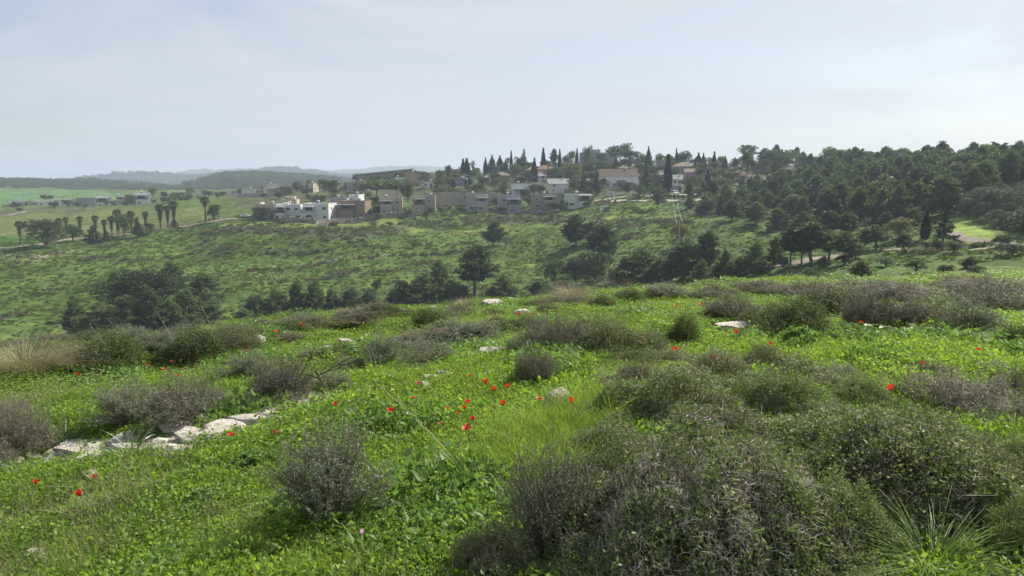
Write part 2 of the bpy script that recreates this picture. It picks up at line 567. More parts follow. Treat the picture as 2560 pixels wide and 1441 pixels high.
l.new(nz.outputs['Fac'], bp.inputs['Height']); l.new(bp.outputs['Normal'], bs.inputs['Normal'])
M['ground'] = m
gme = mesh_np('ground', [(GV, GF, 0)], M['ground'], smooth=True)
ca = gme.attributes.new('cover', 'FLOAT_COLOR', 'POINT')
ca.data.foreach_set('color', np.concatenate([C, np.ones((len(C), 1))], 1).astype(np.float32).ravel())
tag(inst('ground', gme), kind='structure')

# ------------------------------------------------------------------ distant hills
M['hill'] = solid_mat('hill_scrub', (0.040, 0.055, 0.032), (0.085, 0.095, 0.060), scale=0.012, detail=9, rough=1.0, spec=0.0, lo=.42, hi=.62)
M['hill_wood'] = solid_mat('hill_wood', (0.030, 0.045, 0.024), (0.055, 0.068, 0.036), scale=0.03, detail=8, rough=1.0, spec=0.0)
def hill(name, sky, r0, depth_near, depth_far, zbase, mat, bump=0.0, seed=0):
    """ridge whose crest runs through the given (px, py) points at distance r0; a rounded cross-section in depth"""
    pxs = np.array([s[0] for s in sky], float); pys = np.array([s[1] for s in sky], float)
    xs = np.arange(pxs[0], pxs[-1] + 1, 6.0)
    ys = _smooth_interp(xs, pxs, pys)
    hts = np.array([zrow(a, b, r0) for a, b in zip(xs, ys)])
    az = np.array([azpx(a) for a in xs])
    ts = np.linspace(-1, 1, 41)
    V = []
    for a, h in zip(az, hts):
        for t in ts:
            r = r0 + t * (depth_near if t < 0 else depth_far)
            prof = math.cos(t * math.pi / 2) ** 1.3 if t > -1 and t < 1 else 0.0
            V.append((r * math.sin(a), r * math.cos(a), zbase + (h - zbase) * prof))
    V = np.array(V)
    if bump:
        inner = (wn2(V[:, 0], V[:, 1], 420, seed) - .5) * bump + (wn2(V[:, 0], V[:, 1], 150, seed + 1) - .5) * bump * .35
        tt = np.tile(ts, len(az))
        V[:, 2] += inner * np.clip(np.abs(tt) * 3, 0, 1) * (np.abs(tt) < .98)
    na_, nt = len(az), len(ts)
    a_, b_ = np.meshgrid(np.arange(na_ - 1), np.arange(nt - 1), indexing='ij')
    f = np.stack([a_ * nt + b_, a_ * nt + b_ + 1, (a_ + 1) * nt + b_ + 1, (a_ + 1) * nt + b_], -1).reshape(-1, 4)
    o = inst(name, mesh_np(name, [(V, f, 0)], mat, smooth=True))
    tag(o, kind='structure')
    return V, hts
hill('hills', [(150, 470), (260, 456), (330, 441), (385, 437), (430, 440), (500, 428), (560, 431), (620, 423), (680, 426), (740, 421), (790, 430), (860, 424), (930, 422), (1000, 419), (1040, 415), (1100, 421), (1160, 428), (1230, 425), (1300, 432), (1400, 445)],
     5200, 1500, 1800, -45, M['hill'], 45, 31)
HB, _ = hill('hills', [(120, 478), (220, 462), (300, 449), (350, 445), (410, 452), (480, 450), (540, 447), (620, 440), (680, 432), (725, 429), (780, 436), (840, 446), (920, 445), (1000, 447), (1100, 452), (1250, 462)],
     3300, 900, 900, -42, M['hill'], 30, 41)
HC, _ = hill('hills', [(420, 492), (490, 474), (520, 462), (560, 449), (610, 442), (690, 444), (770, 450), (830, 455), (900, 464), (1000, 472)],
     1500, 420, 420, -24, M['hill_wood'], 8, 51)
HD, _ = hill('hills', [(-600, 466), (-300, 463), (-100, 461), (60, 461), (170, 463), (235, 461), (300, 466), (380, 473), (470, 480)],
     1500, 380, 420, -22, M['hill_wood'], 4, 61)

# ------------------------------------------------------------------ paths and roads
M['track'] = solid_mat('pale_track', (0.235, 0.208, 0.170), (0.175, 0.160, 0.125), scale=0.8, rough=0.95, spec=0.1, bump=0.3)
M['road'] = solid_mat('pale_road', (0.42, 0.38, 0.33), (0.34, 0.31, 0.27), scale=0.5, rough=0.9, spec=0.1)
def ribbon(name, pix, width, mat, lift=0.10, rmin=100, pts=None, wob=0.12):
    w = pts if pts is not None else wpoly(pix, rmin)
    w = np.array(w)[:, :2]
    # resample
    L = np.concatenate([[0], np.cumsum(np.hypot(*np.diff(w, axis=0).T))])
    k = max(int(L[-1] / 1.5), 4)
    s = np.linspace(0, L[-1], k)
    x = _smooth_interp(s, L, w[:, 0]); y = _smooth_interp(s, L, w[:, 1])
    T = norm(np.stack([np.gradient(x), np.gradient(y)], -1))
    Nn = np.stack([-T[:, 1], T[:, 0]], -1)
    hw = width / 2 * (1 + wob * (wn2(x, y, 9, 3) - .5) * 2)
    V = []
    off = np.linspace(-1, 1, 5)
    for o_ in off:
        xx = x + Nn[:, 0] * hw * o_; yy = y + Nn[:, 1] * hw * o_
        V.append(np.stack([xx, yy, H(xx, yy) + lift], -1))
    V = np.stack(V, 1).reshape(-1, 3)
    a_, b_ = np.meshgrid(np.arange(k - 1), np.arange(4), indexing='ij')
    f = np.stack([a_ * 5 + b_, a_ * 5 + b_ + 1, (a_ + 1) * 5 + b_ + 1, (a_ + 1) * 5 + b_], -1).reshape(-1, 4)
    o = inst(name, mesh_np(name, [(V, f, 0)], mat, smooth=True))
    tag(o, kind='structure')
    return o
ribbon('path', [(-60, 632), (0, 622), (60, 616), (110, 610), (170, 602), (230, 596), (320, 586), (405, 574), (450, 567), (500, 561), (545, 553), (590, 548)], 3.2, M['track'], .16)
ribbon('path', [(1700, 722), (1760, 702), (1830, 686), (1910, 672), (1985, 660), (2060, 648), (2120, 637), (2180, 631), (2260, 627), (2350, 626), (2440, 625), (2520, 621), (2620, 616)], 2.4, M['track'], .12, rmin=70)
ribbon('path', [(2380, 582), (2392, 590), (2415, 600), (2440, 606), (2470, 606), (2520, 614), (2600, 618)], 2.6, M['track'], .12)
ribbon('path', [(0, 541), (50, 533), (75, 529)], 2.5, M['track'], .2, rmin=330)
ribbon('road', [(1480, 506), (1510, 501), (1535, 495), (1570, 491), (1640, 490), (1720, 489), (1780, 489)], 4.5, M['road'], .15, rmin=250)
ribbon('road', [(1505, 503), (1560, 503), (1640, 503), (1712, 503), (1770, 502)], 2.6, M['road'], .14, rmin=250)
ribbon('path', [(1690, 700), (1650, 712), (1600, 722)], 2.0, M['track'], .1, rmin=70)
# ------------------------------------------------------------------ plant materials
M['blade'] = leaf_mat('grass_blade', (0.118, 0.200, 0.036), (0.200, 0.285, 0.062), (0.30, 0.30, 0.15), trans=.5, tcol=(1.4, 1.5, .6), objvar=.30)
M['forb'] = leaf_mat('forb_leaf', (0.098, 0.182, 0.034), (0.190, 0.282, 0.060), (0.22, 0.29, 0.10), trans=.5, tcol=(1.38, 1.5, .55), objvar=.30, rough=.5, spec=.3)
M['forb_dark'] = leaf_mat('broad_leaf', (0.080, 0.165, 0.038), (0.150, 0.245, 0.070), trans=.4, objvar=.15, rough=.5, spec=.3)
M['grey_leaf'] = leaf_mat('grey_green_leaf', (0.115, 0.150, 0.095), (0.215, 0.245, 0.170), (0.30, 0.32, 0.24), trans=.3, tcol=(1.1, 1.15, .8), objvar=.15)
M['burnet_leaf'] = leaf_mat('burnet_leaf', (0.070, 0.112, 0.040), (0.155, 0.205, 0.088), (0.23, 0.22, 0.12), trans=.35, objvar=.15)
M['slope_blade'] = leaf_mat('slope_grass_blade', (0.066, 0.118, 0.028), (0.108, 0.170, 0.042), (0.14, 0.17, 0.06), trans=.4, objvar=.3)
M['dark_leaf'] = leaf_mat('dark_shrub_leaf', (0.046, 0.074, 0.028), (0.100, 0.128, 0.054), (0.16, 0.17, 0.09), trans=.3, objvar=.18)
M['olive_leaf'] = leaf_mat('olive_shrub_leaf', (0.082, 0.104, 0.054), (0.150, 0.165, 0.092), trans=.3, objvar=.18)
M['dry_blade'] = leaf_mat('dry_grass', (0.20, 0.175, 0.115), (0.33, 0.29, 0.205), trans=.35, tcol=(1.1, 1.05, .9), objvar=.1)
M['tussock'] = leaf_mat('tussock_blade', (0.085, 0.160, 0.030), (0.150, 0.230, 0.055), (0.24, 0.27, 0.12), trans=.45, objvar=.12, rough=.5, spec=.25)
M['strap'] = leaf_mat('strap_leaf', (0.070, 0.115, 0.055), (0.120, 0.165, 0.085), trans=.3, objvar=.12, rough=.4, spec=.5)
M['twig_pale'] = solid_mat('pale_thorn', (0.42, 0.385, 0.325), (0.20, 0.172, 0.135), scale=30, rough=.8)
M['twig_brown'] = solid_mat('brown_twig', (0.112, 0.098, 0.074), (0.19, 0.170, 0.135), scale=22, rough=.85)
M['twig_grey'] = solid_mat('grey_twig', (0.15, 0.132, 0.098), (0.23, 0.205, 0.16), scale=22, rough=.85)
M['twig_dark'] = solid_mat('dark_twig', (0.070, 0.054, 0.042), (0.12, 0.095, 0.075), scale=22, rough=.85)

def lumpy(theta, phi, seed, amp=.18):
    r = np.random.default_rng(seed); s = 0
    for k in range(5):
        s = s + np.sin(theta * r.integers(1, 5) + r.uniform(0, 6.28)) * np.sin(phi * r.uniform(1, 5) + r.uniform(0, 6.28))
    return 1 + amp * s / 2.2

def dome_pts(n, r, seed, w=1.0, h=.6, inner=.75, lo=.05):
    """points in the outer shell of a lumpy dome of width w and height h, and outward normals"""
    th = r.uniform(0, 2 * math.pi, n); cz = r.uniform(lo, 1, n); ph = np.arccos(cz)
    sh = r.uniform(inner, 1.0, n) ** .6 * lumpy(th, ph, seed)
    d = np.stack([np.sin(ph) * np.cos(th), np.sin(ph) * np.sin(th), np.cos(ph)], -1)
    return d * np.array([w / 2, w / 2, h]) * sh[:, None], norm(d * np.array([1 / w, 1 / w, .6 / h]))

def lobes_pts(n, r, seed, w=1.0, h=.55, k=9, inner=.78, lo=.0):
    """points near the outer surface of several overlapping uneven mounds, with outward normals"""
    q = np.random.default_rng(seed)
    cen, rx, rz = [np.zeros(3)], [w * q.uniform(.30, .36)], [h * .92]
    for i in range(k):
        a = i * 2.4 + q.uniform(-.5, .5); d = w * q.uniform(.16, .36)
        cen.append(np.array([math.cos(a) * d, math.sin(a) * d, 0])); s = q.uniform(.13, .26)
        rx.append(w * s); rz.append(h * q.uniform(.38, 1.0) * (1.1 - d / w))
    cen = np.array(cen); rx = np.array(rx); rz = np.array(rz)
    wt = rx * (rx + rz); li = r.choice(len(rx), n * 2, p=wt / wt.sum())
    th = r.uniform(0, 2 * math.pi, n * 2); cz = r.uniform(lo, 1, n * 2); ph = np.arccos(cz)
    sh = (r.uniform(inner, 1.0, n * 2) ** .6) * lumpy(th, ph, seed + 3, .16)
    d = np.stack([np.sin(ph) * np.cos(th), np.sin(ph) * np.sin(th), np.cos(ph)], -1)
    sc = np.stack([rx[li], rx[li], rz[li]], -1)
    p = cen[li] + d * sc * sh[:, None]
    nn = norm(d / sc)
    ok = np.ones(len(p), bool)
    for c, a, b in zip(cen, rx, rz):
        e = (p - c) / np.array([a, a, b])
        ok &= (e ** 2).sum(1) > .50
    idx = np.where(ok)[0][:n]
    return p[idx], nn[idx]

def p_thyme(seed, leafy=1.0, mats=('grey_leaf', 'twig_brown'), nst=300, nleaf=70, w=1.0, h=.85, ll=.021):
    """many thin upright stems fanning from the base, small grey leaves on their upper part, ragged outline"""
    r = np.random.default_rng(seed)
    th = r.uniform(0, 2 * math.pi, nst); rad = np.sqrt(r.uniform(0, 1, nst))
    base = np.stack([np.cos(th) * rad * .16 * w, np.sin(th) * rad * .16 * w, np.zeros(nst)], -1)
    tipr = rad * r.uniform(.8, 1.15, nst) * lumpy(th, rad * 2, seed, .3)
    bump = .62 + .5 * wn2(np.cos(th) * rad * 2, np.sin(th) * rad * 2, 1.1, seed + 5)
    top = np.stack([np.cos(th) * tipr * w * .5, np.sin(th) * tipr * w * .5, h * (1 - .42 * rad ** 2.2) * r.uniform(.7, 1.1, nst) * bump], -1)
    mid = base * .35 + top * .5 + np.stack([0 * th, 0 * th, h * .10 * (1 - rad * .3)], -1) + r.normal(size=(nst, 3)) * .02
    rt = r.uniform(.0020, .0038, nst)
    c = [tubes(base, mid, rt, rt * .8), tubes(mid, top, rt * .8, rt * .4)]
    k = nst * 3
    idx = r.integers(0, nst, k); t = r.uniform(.2, .95, k)[:, None]
    a = mid[idx] * (1 - t) + top[idx] * t
    b = a + norm(r.normal(size=(k, 3)) * .7 + np.array([0, 0, .9])) * r.uniform(.04, .11, k)[:, None]
    c.append(tubes(a, b, .0016, .0009))
    stems = mesh_np('stems', [(v, f, 0) for v, f in c], M[mats[1]])
    nl = int(nst * nleaf * leafy)
    idx = r.integers(0, nst, nl); t = r.uniform(-.3, 1.04, nl)
    src = r.random(nl) < .45
    P1 = mid[idx] * (1 - t[:, None]) + top[idx] * t[:, None]
    j = r.integers(0, k, nl); tt = r.uniform(.3, 1.05, nl)[:, None]
    P2 = a[j] * (1 - tt) + b[j] * tt
    Pp = np.where(src[:, None], P2, P1) + r.normal(size=(nl, 3)) * .007
    keep = wn2(Pp[:, 0] * 3 + Pp[:, 2] * 2, Pp[:, 1] * 3 - Pp[:, 2], .9, seed) > .24
    Pp = Pp[keep]; nl = len(Pp)
    D = norm(r.normal(size=(nl, 3)) + np.array([0, 0, .6]))
    fol = mesh_np('foliage', [leaves(Pp, D, r.uniform(.6, 1.2, nl) * ll, r.uniform(.3, .5, nl) * ll, r) + (0,)], M[mats[0]])
    return [('stems', stems), ('foliage', fol)]

def p_burnet(seed, w=1.0, h=.55, ntw=1500, nleaf=15000, leafmat='burnet_leaf', patch=.30, twmat='twig_pale', seg=.021, k=9):
    """cushion of several mounds: forked zigzag thorns over dense twigs, small leaves in patches"""
    r = np.random.default_rng(seed)
    A, B, RA, RB = [], [], [], []
    p0, nrm = lobes_pts(ntw, r, seed, w, h, k, .82)
    ntw = len(p0)
    # thorns stand out where leaves are few
    d0 = norm(np.cross(nrm, rand_dirs(ntw, r)) + nrm * .35)
    gen = [(p0, d0, nrm)]
    for g in range(3):
        nxt = []
        for (pp, dd, nn) in gen:
            for sgn in (-1, 1) if g > 0 else (1,):
                side = norm(np.cross(nn, dd))
                ang = sgn * r.uniform(.7, 1.15, len(pp))[:, None] if g > 0 else 0
                nd = norm(dd * np.cos(ang) + side * np.sin(ang) + r.normal(size=pp.shape) * .3) if g > 0 else dd
                q = pp + nd * seg * r.uniform(.6, 1.5, (len(pp), 1))
                A.append(pp); B.append(q)
                s_ = r.uniform(.6, 1.3, len(pp))
                RA.append((.0014 - .0003 * g) * s_); RB.append((.0011 - .0003 * g) * s_)
                nxt.append((q, nd, nn))
        gen = nxt
    c = [tubes(np.concatenate(A), np.concatenate(B), np.concatenate(RA), np.concatenate(RB)) + (0,)]
    ni_ = 450
    pi, ni = lobes_pts(ni_, r, seed, w * .97, h * .97, k, .4)
    b0 = pi * np.array([.3, .3, 0]) + r.normal(size=pi.shape) * np.array([.03, .03, 0])
    c.append(tubes(b0, pi, .0032, .0016) + (1,))
    pi, ni = lobes_pts(1500, r, seed, w * .94, h * .94, k, .5)
    c.append(tubes(pi, pi + rand_dirs(len(pi), r) * .06, .0018, .001) + (1,))
    # some long dead shoots poke out
    pi, ni = lobes_pts(60, r, seed + 4, w * .95, h * .95, k, .8)
    c.append(tubes(pi, pi + norm(ni + r.normal(size=pi.shape) * .6) * r.uniform(.05, .16, (len(pi), 1)), .0015, .0007) + (0,))
    stems = mesh_np('twigs', c, [M[twmat], M['twig_dark']])
    pl, nl = lobes_pts(nleaf, r, seed, w * 1.02, h * 1.02, k, .74)
    m = (wn2(pl[:, 0] * 2.2, pl[:, 1] * 2.2 + pl[:, 2], .55, seed + 9) + r.normal(size=len(pl)) * .08) > patch
    pl, nl = pl[m], nl[m]
    ctr = r.integers(0, len(pl), len(pl))
    pl = np.where(r.random((len(pl), 1)) < .5, pl[ctr] + r.normal(size=pl.shape) * .012, pl + r.normal(size=pl.shape) * .006)
    nl = np.where(True, nl, nl)
    D = norm(nl * .8 + r.normal(size=pl.shape) * .8 + np.array([0, 0, .4]))
    fol = mesh_np('foliage', [leaves(pl, D, r.uniform(.013, .028, len(pl)), r.uniform(.007, .013, len(pl)), r) + (0,)], M[leafmat])
    return [('twigs', stems), ('foliage', fol)]

def p_dry(seed, w=1.0, h=.8, nst=420, mat='twig_brown', leafmat='grey_leaf', nleaf=6500):
    """grey-brown twiggy bush with sparse grey leaves and a ragged top"""
    r = np.random.default_rng(seed)
    th = r.uniform(0, 2 * math.pi, nst); rad = np.sqrt(r.uniform(0, 1, nst))
    base = np.stack([np.cos(th) * rad * .25 * w, np.sin(th) * rad * .25 * w, np.zeros(nst)], -1)
    tr = rad * lumpy(th, rad * 2, seed, .35) * w * .5
    bump = .5 + .65 * wn2(np.cos(th) * rad * 2, np.sin(th) * rad * 2, .9, seed + 5)
    top = np.stack([np.cos(th) * tr, np.sin(th) * tr, h * (1 - .5 * rad ** 2) * r.uniform(.55, 1.12, nst) * bump], -1)
    mid = (base + top) / 2 + np.array([0, 0, h * .06]) + r.normal(size=(nst, 3)) * .03
    c = [tubes(base, mid, .0032, .0024), tubes(mid, top, .0024, .001)]
    k = nst * 8
    i = r.integers(0, nst, k); t = r.uniform(.05, 1, k)[:, None]
    a = mid[i] * (1 - t) + top[i] * t
    b = a + norm(r.normal(size=(k, 3)) * .8 + np.array([0, 0, .7])) * r.uniform(.04, .12, k)[:, None]
    c.append(tubes(a, b, .0016, .0009))
    j = r.integers(0, k, k)
    t = r.uniform(.3, 1, k)[:, None]
    a2 = a[j] * (1 - t) + b[j] * t
    b2 = a2 + rand_dirs(k, r) * r.uniform(.02, .06, k)[:, None]
    c.append(tubes(a2, b2, .0013, .0007))
    stems = mesh_np('twigs', [(v, f, 0) for v, f in c], M[mat])
    out = [('twigs', stems)]
    if nleaf:
        j = r.integers(0, k, nleaf); tt = r.uniform(.2, 1.1, (nleaf, 1))
        pl = a[j] * (1 - tt) + b[j] * tt + r.normal(size=(nleaf, 3)) * .009
        keep = wn2(pl[:, 0] * 3, pl[:, 1] * 3 + pl[:, 2] * 2, .8, seed) > .34
        pl = pl[keep]
        out.append(('foliage', mesh_np('foliage', [leaves(pl, rand_dirs(len(pl), r) + np.array([0, 0, .5]), r.uniform(.012, .024, len(pl)), r.uniform(.006, .011, len(pl)), r) + (0,)], M[leafmat])))
    return out

def p_leafy(seed, w=1.0, h=.7, mat='dark_leaf', n=11000, ll=.026, twmat='twig_dark', k=8):
    """dense shrub of several uneven lobes"""
    r = np.random.default_rng(seed)
    P_, D_ = lobes_pts(n, r, seed, w, h, k, .66)
    P_ = P_ + r.normal(size=P_.shape) * .014
    P_[:, 2] = np.maximum(P_[:, 2], .01)
    D = norm(D_ * .7 + r.normal(size=P_.shape) * .8 + np.array([0, 0, .3]))
    c = [leaves(P_, D, r.uniform(.7, 1.3, len(P_)) * ll, r.uniform(.35, .6, len(P_)) * ll, r) + (0,)]
    # sprigs that break the outline
    s0, sn = lobes_pts(160, r, seed + 2, w, h, k, .9)
    for t in (.25, .5, .75, 1.0):
        pp = np.repeat(s0 + norm(sn + np.array([0, 0, .6])) * t * .11, 3, 0)
        c.append(leaves(pp, rand_dirs(len(pp), r) + np.array([0, 0, .5]), ll * .9, ll * .42, r) + (0,))
    fol = mesh_np('foliage', c, M[mat])
    pi, ni = lobes_pts(420, r, seed, w * .95, h * .95, k, .5)
    b0 = pi * np.array([.3, .3, 0])
    st = mesh_np('stems', [tubes(b0, pi, .005, .002) + (0,)], M[twmat])
    return [('stems', st), ('foliage', fol)]

def p_blades(seed, n, w, h, mat, wid=.006, droop=.5, spread=.8, basew=.14, flat=0.0):
    """tussock / strap-leaf clump"""
    r = np.random.default_rng(seed)
    th = r.uniform(0, 2 * math.pi, n); q = np.sqrt(r.uniform(0, 1, n))
    base = np.stack([np.cos(th) * q * basew * w, np.sin(th) * q * basew * w, np.zeros(n)], -1)
    lean = r.uniform(.15, 1, n) * spread
    D = norm(np.stack([np.cos(th) * lean, np.sin(th) * lean, np.ones(n)], -1) + r.normal(size=(n, 3)) * .16)
    L = h * r.uniform(.55, 1.2, n)
    bend = np.stack([np.cos(th) * L * droop * .5, np.sin(th) * L * droop * .5, -L * droop * r.uniform(.3, 1.1, n)], -1) + r.normal(size=(n, 3)) * .03 * h
    side = norm(np.cross(D, np.stack([np.cos(th), np.sin(th), 0 * th], -1)) + r.normal(size=(n, 3)) * .3)
    V, f = blades(base, D, L, wid * r.uniform(.6, 1.25, n), bend, r, seg=5, side=side)
    return [('blades', mesh_np('blades', [(V, f, 0)], M[mat]))]

SHRUB = {
    'thyme': [p_thyme(101), p_thyme(102, .9), p_thyme(103, 1.1, nst=260)],
    'burnet': [p_burnet(201, ntw=560, nleaf=19000, patch=.20), p_burnet(202, ntw=500, nleaf=17000, patch=.18), p_burnet(203, ntw=620, nleaf=18000, patch=.24, leafmat='olive_leaf'), p_burnet(204, ntw=320, nleaf=19000, patch=.10)],
    'thorn': [p_burnet(231, ntw=2900, nleaf=26000, patch=.37, k=13)],
    'dry': [p_dry(301), p_dry(302, mat='twig_grey'), p_dry(303, nleaf=11000)],
    'stalky': [p_thyme(351, .35, ('grey_leaf', 'twig_brown'), nst=420, nleaf=40)],
    'leafy': [p_leafy(401), p_leafy(402), p_leafy(403, n=9000)],
    'olive': [p_leafy(411, mat='olive_leaf'), p_leafy(412, mat='olive_leaf', twmat='twig_brown')],
    'greyleaf': [p_leafy(421, mat='grey_leaf', ll=.022, n=9000, twmat='twig_brown')],
    'strap': [p_blades(501, 60, 1.0, .75, 'strap', .030, .35, .9, .1), p_blades(502, 46, 1.0, .75, 'strap', .034, .6, .8, .1)],
    'tussock': [p_blades(511, 420, 1.0, .72, 'tussock', .0095, .75, .85, .16), p_blades(512, 340, 1.0, .72, 'tussock', .011, .6, .7, .2)],
    'goldtuft': [p_blades(521, 900, 1.0, .62, 'dry_blade', .0055, .5, 1.0, .2)],
    'forbclump': [p_leafy(431, mat='forb_dark', n=420, ll=.10, h=.45, k=6)],
}

# ------------------------------------------------------------------ turf patches (used for the uncountable ground cover)
def turf(seed, nb, nf, size=.5, bh=(.04, .105), bw=.0046, fl=(.018, .04), fh=(.01, .07), fmat='forb', extra=None):
    r = np.random.default_rng(seed)
    c = []
    if nb:
        base = np.stack([r.uniform(-size / 2, size / 2, nb), r.uniform(-size / 2, size / 2, nb), np.full(nb, -.01)], -1)
        D = norm(np.stack([r.normal(size=nb) * .35, r.normal(size=nb) * .35, np.ones(nb)], -1))
        L = r.uniform(*bh, nb)
        bend = r.normal(size=(nb, 3)) * np.array([.5, .5, .12]) * L[:, None] * .8 - np.array([0, 0, .12]) * L[:, None]
        c.append(blades(base, D, L, bw * r.uniform(.7, 1.3, nb), bend, r, seg=3) + (0,))
    if nf:
        base = np.stack([r.uniform(-size / 2, size / 2, nf), r.uniform(-size / 2, size / 2, nf), r.uniform(*fh, nf)], -1)
        D = norm(np.stack([r.normal(size=nf), r.normal(size=nf), r.normal(size=nf) * .55 + .45], -1))
        L = r.uniform(*fl, nf)
        c.append(leaves(base, D, L, L * r.uniform(.4, .75, nf), r, fold=.15) + (1,))
    return mesh_np('turf', c, [M['blade'], M[fmat]])
def dry_turf(seed):
    r = np.random.default_rng(seed); nb = 150
    base = np.stack([r.normal(size=nb) * .12, r.normal(size=nb) * .12, np.zeros(nb)], -1)
    D = norm(np.stack([r.normal(size=nb) * .5, r.normal(size=nb) * .5, np.ones(nb)], -1)); L = r.uniform(.08, .24, nb)
    return mesh_np('turf', [blades(base, D, L, .0035, r.normal(size=(nb, 3)) * L[:, None] * .4, r) + (0,)], [M['dry_blade']])
TURF = [turf(1, 210, 230), turf(2, 120, 360), turf(3, 330, 110, bh=(.05, .135)), turf(4, 90, 420, fl=(.016, .032)),
        turf(5, 260, 160), turf(6, 60, 190, fl=(.035, .075), fh=(.02, .12), fmat='forb_dark'), turf(7, 420, 40, bh=(.10, .22), bw=.0050), dry_turf(8)]

# ------------------------------------------------------------------ trees
M['pine_leaf'] = leaf_mat('pine_needles', (0.042, 0.066, 0.030), (0.104, 0.134, 0.062), trans=.30, tcol=(1.35, 1.4, .8), objvar=.42)
M['pine_light'] = leaf_mat('young_pine_needles', (0.062, 0.090, 0.040), (0.130, 0.160, 0.074), trans=.30, objvar=.3)
M['oak_leaf'] = leaf_mat('oak_leaf', (0.036, 0.056, 0.025), (0.082, 0.108, 0.048), trans=.25, objvar=.3)
M['green_leaf'] = leaf_mat('garden_leaf', (0.044, 0.072, 0.026), (0.098, 0.130, 0.048), trans=.28, objvar=.25)
M['yellow_leaf'] = leaf_mat('yellow_green_leaf', (0.080, 0.092, 0.026), (0.160, 0.150, 0.045), trans=.3, objvar=.2)
M['silver_leaf'] = leaf_mat('olive_tree_leaf', (0.060, 0.074, 0.050), (0.115, 0.125, 0.090), trans=.2, objvar=.15)
M['cypress_leaf'] = leaf_mat('cypress_leaf', (0.018, 0.032, 0.017), (0.040, 0.056, 0.028), trans=.12, objvar=.22)
M['bark'] = solid_mat('bark', (0.095, 0.075, 0.058), (0.16, 0.13, 0.105), scale=6, rough=.95, bump=.4)
M['bark_pale'] = solid_mat('pale_bark', (0.26, 0.23, 0.20), (0.36, 0.33, 0.29), scale=5, rough=.9)
M['bark_bare'] = solid_mat('bare_branches', (0.145, 0.115, 0.098), (0.21, 0.175, 0.15), scale=5, rough=.95, objvar=.15)
M['palm_dead'] = leaf_mat('dead_frond', (0.120, 0.088, 0.058), (0.190, 0.140, 0.095), trans=.15, objvar=.1)
M['palm_green'] = leaf_mat('palm_frond', (0.040, 0.060, 0.024), (0.080, 0.100, 0.040), trans=.25, objvar=.15)

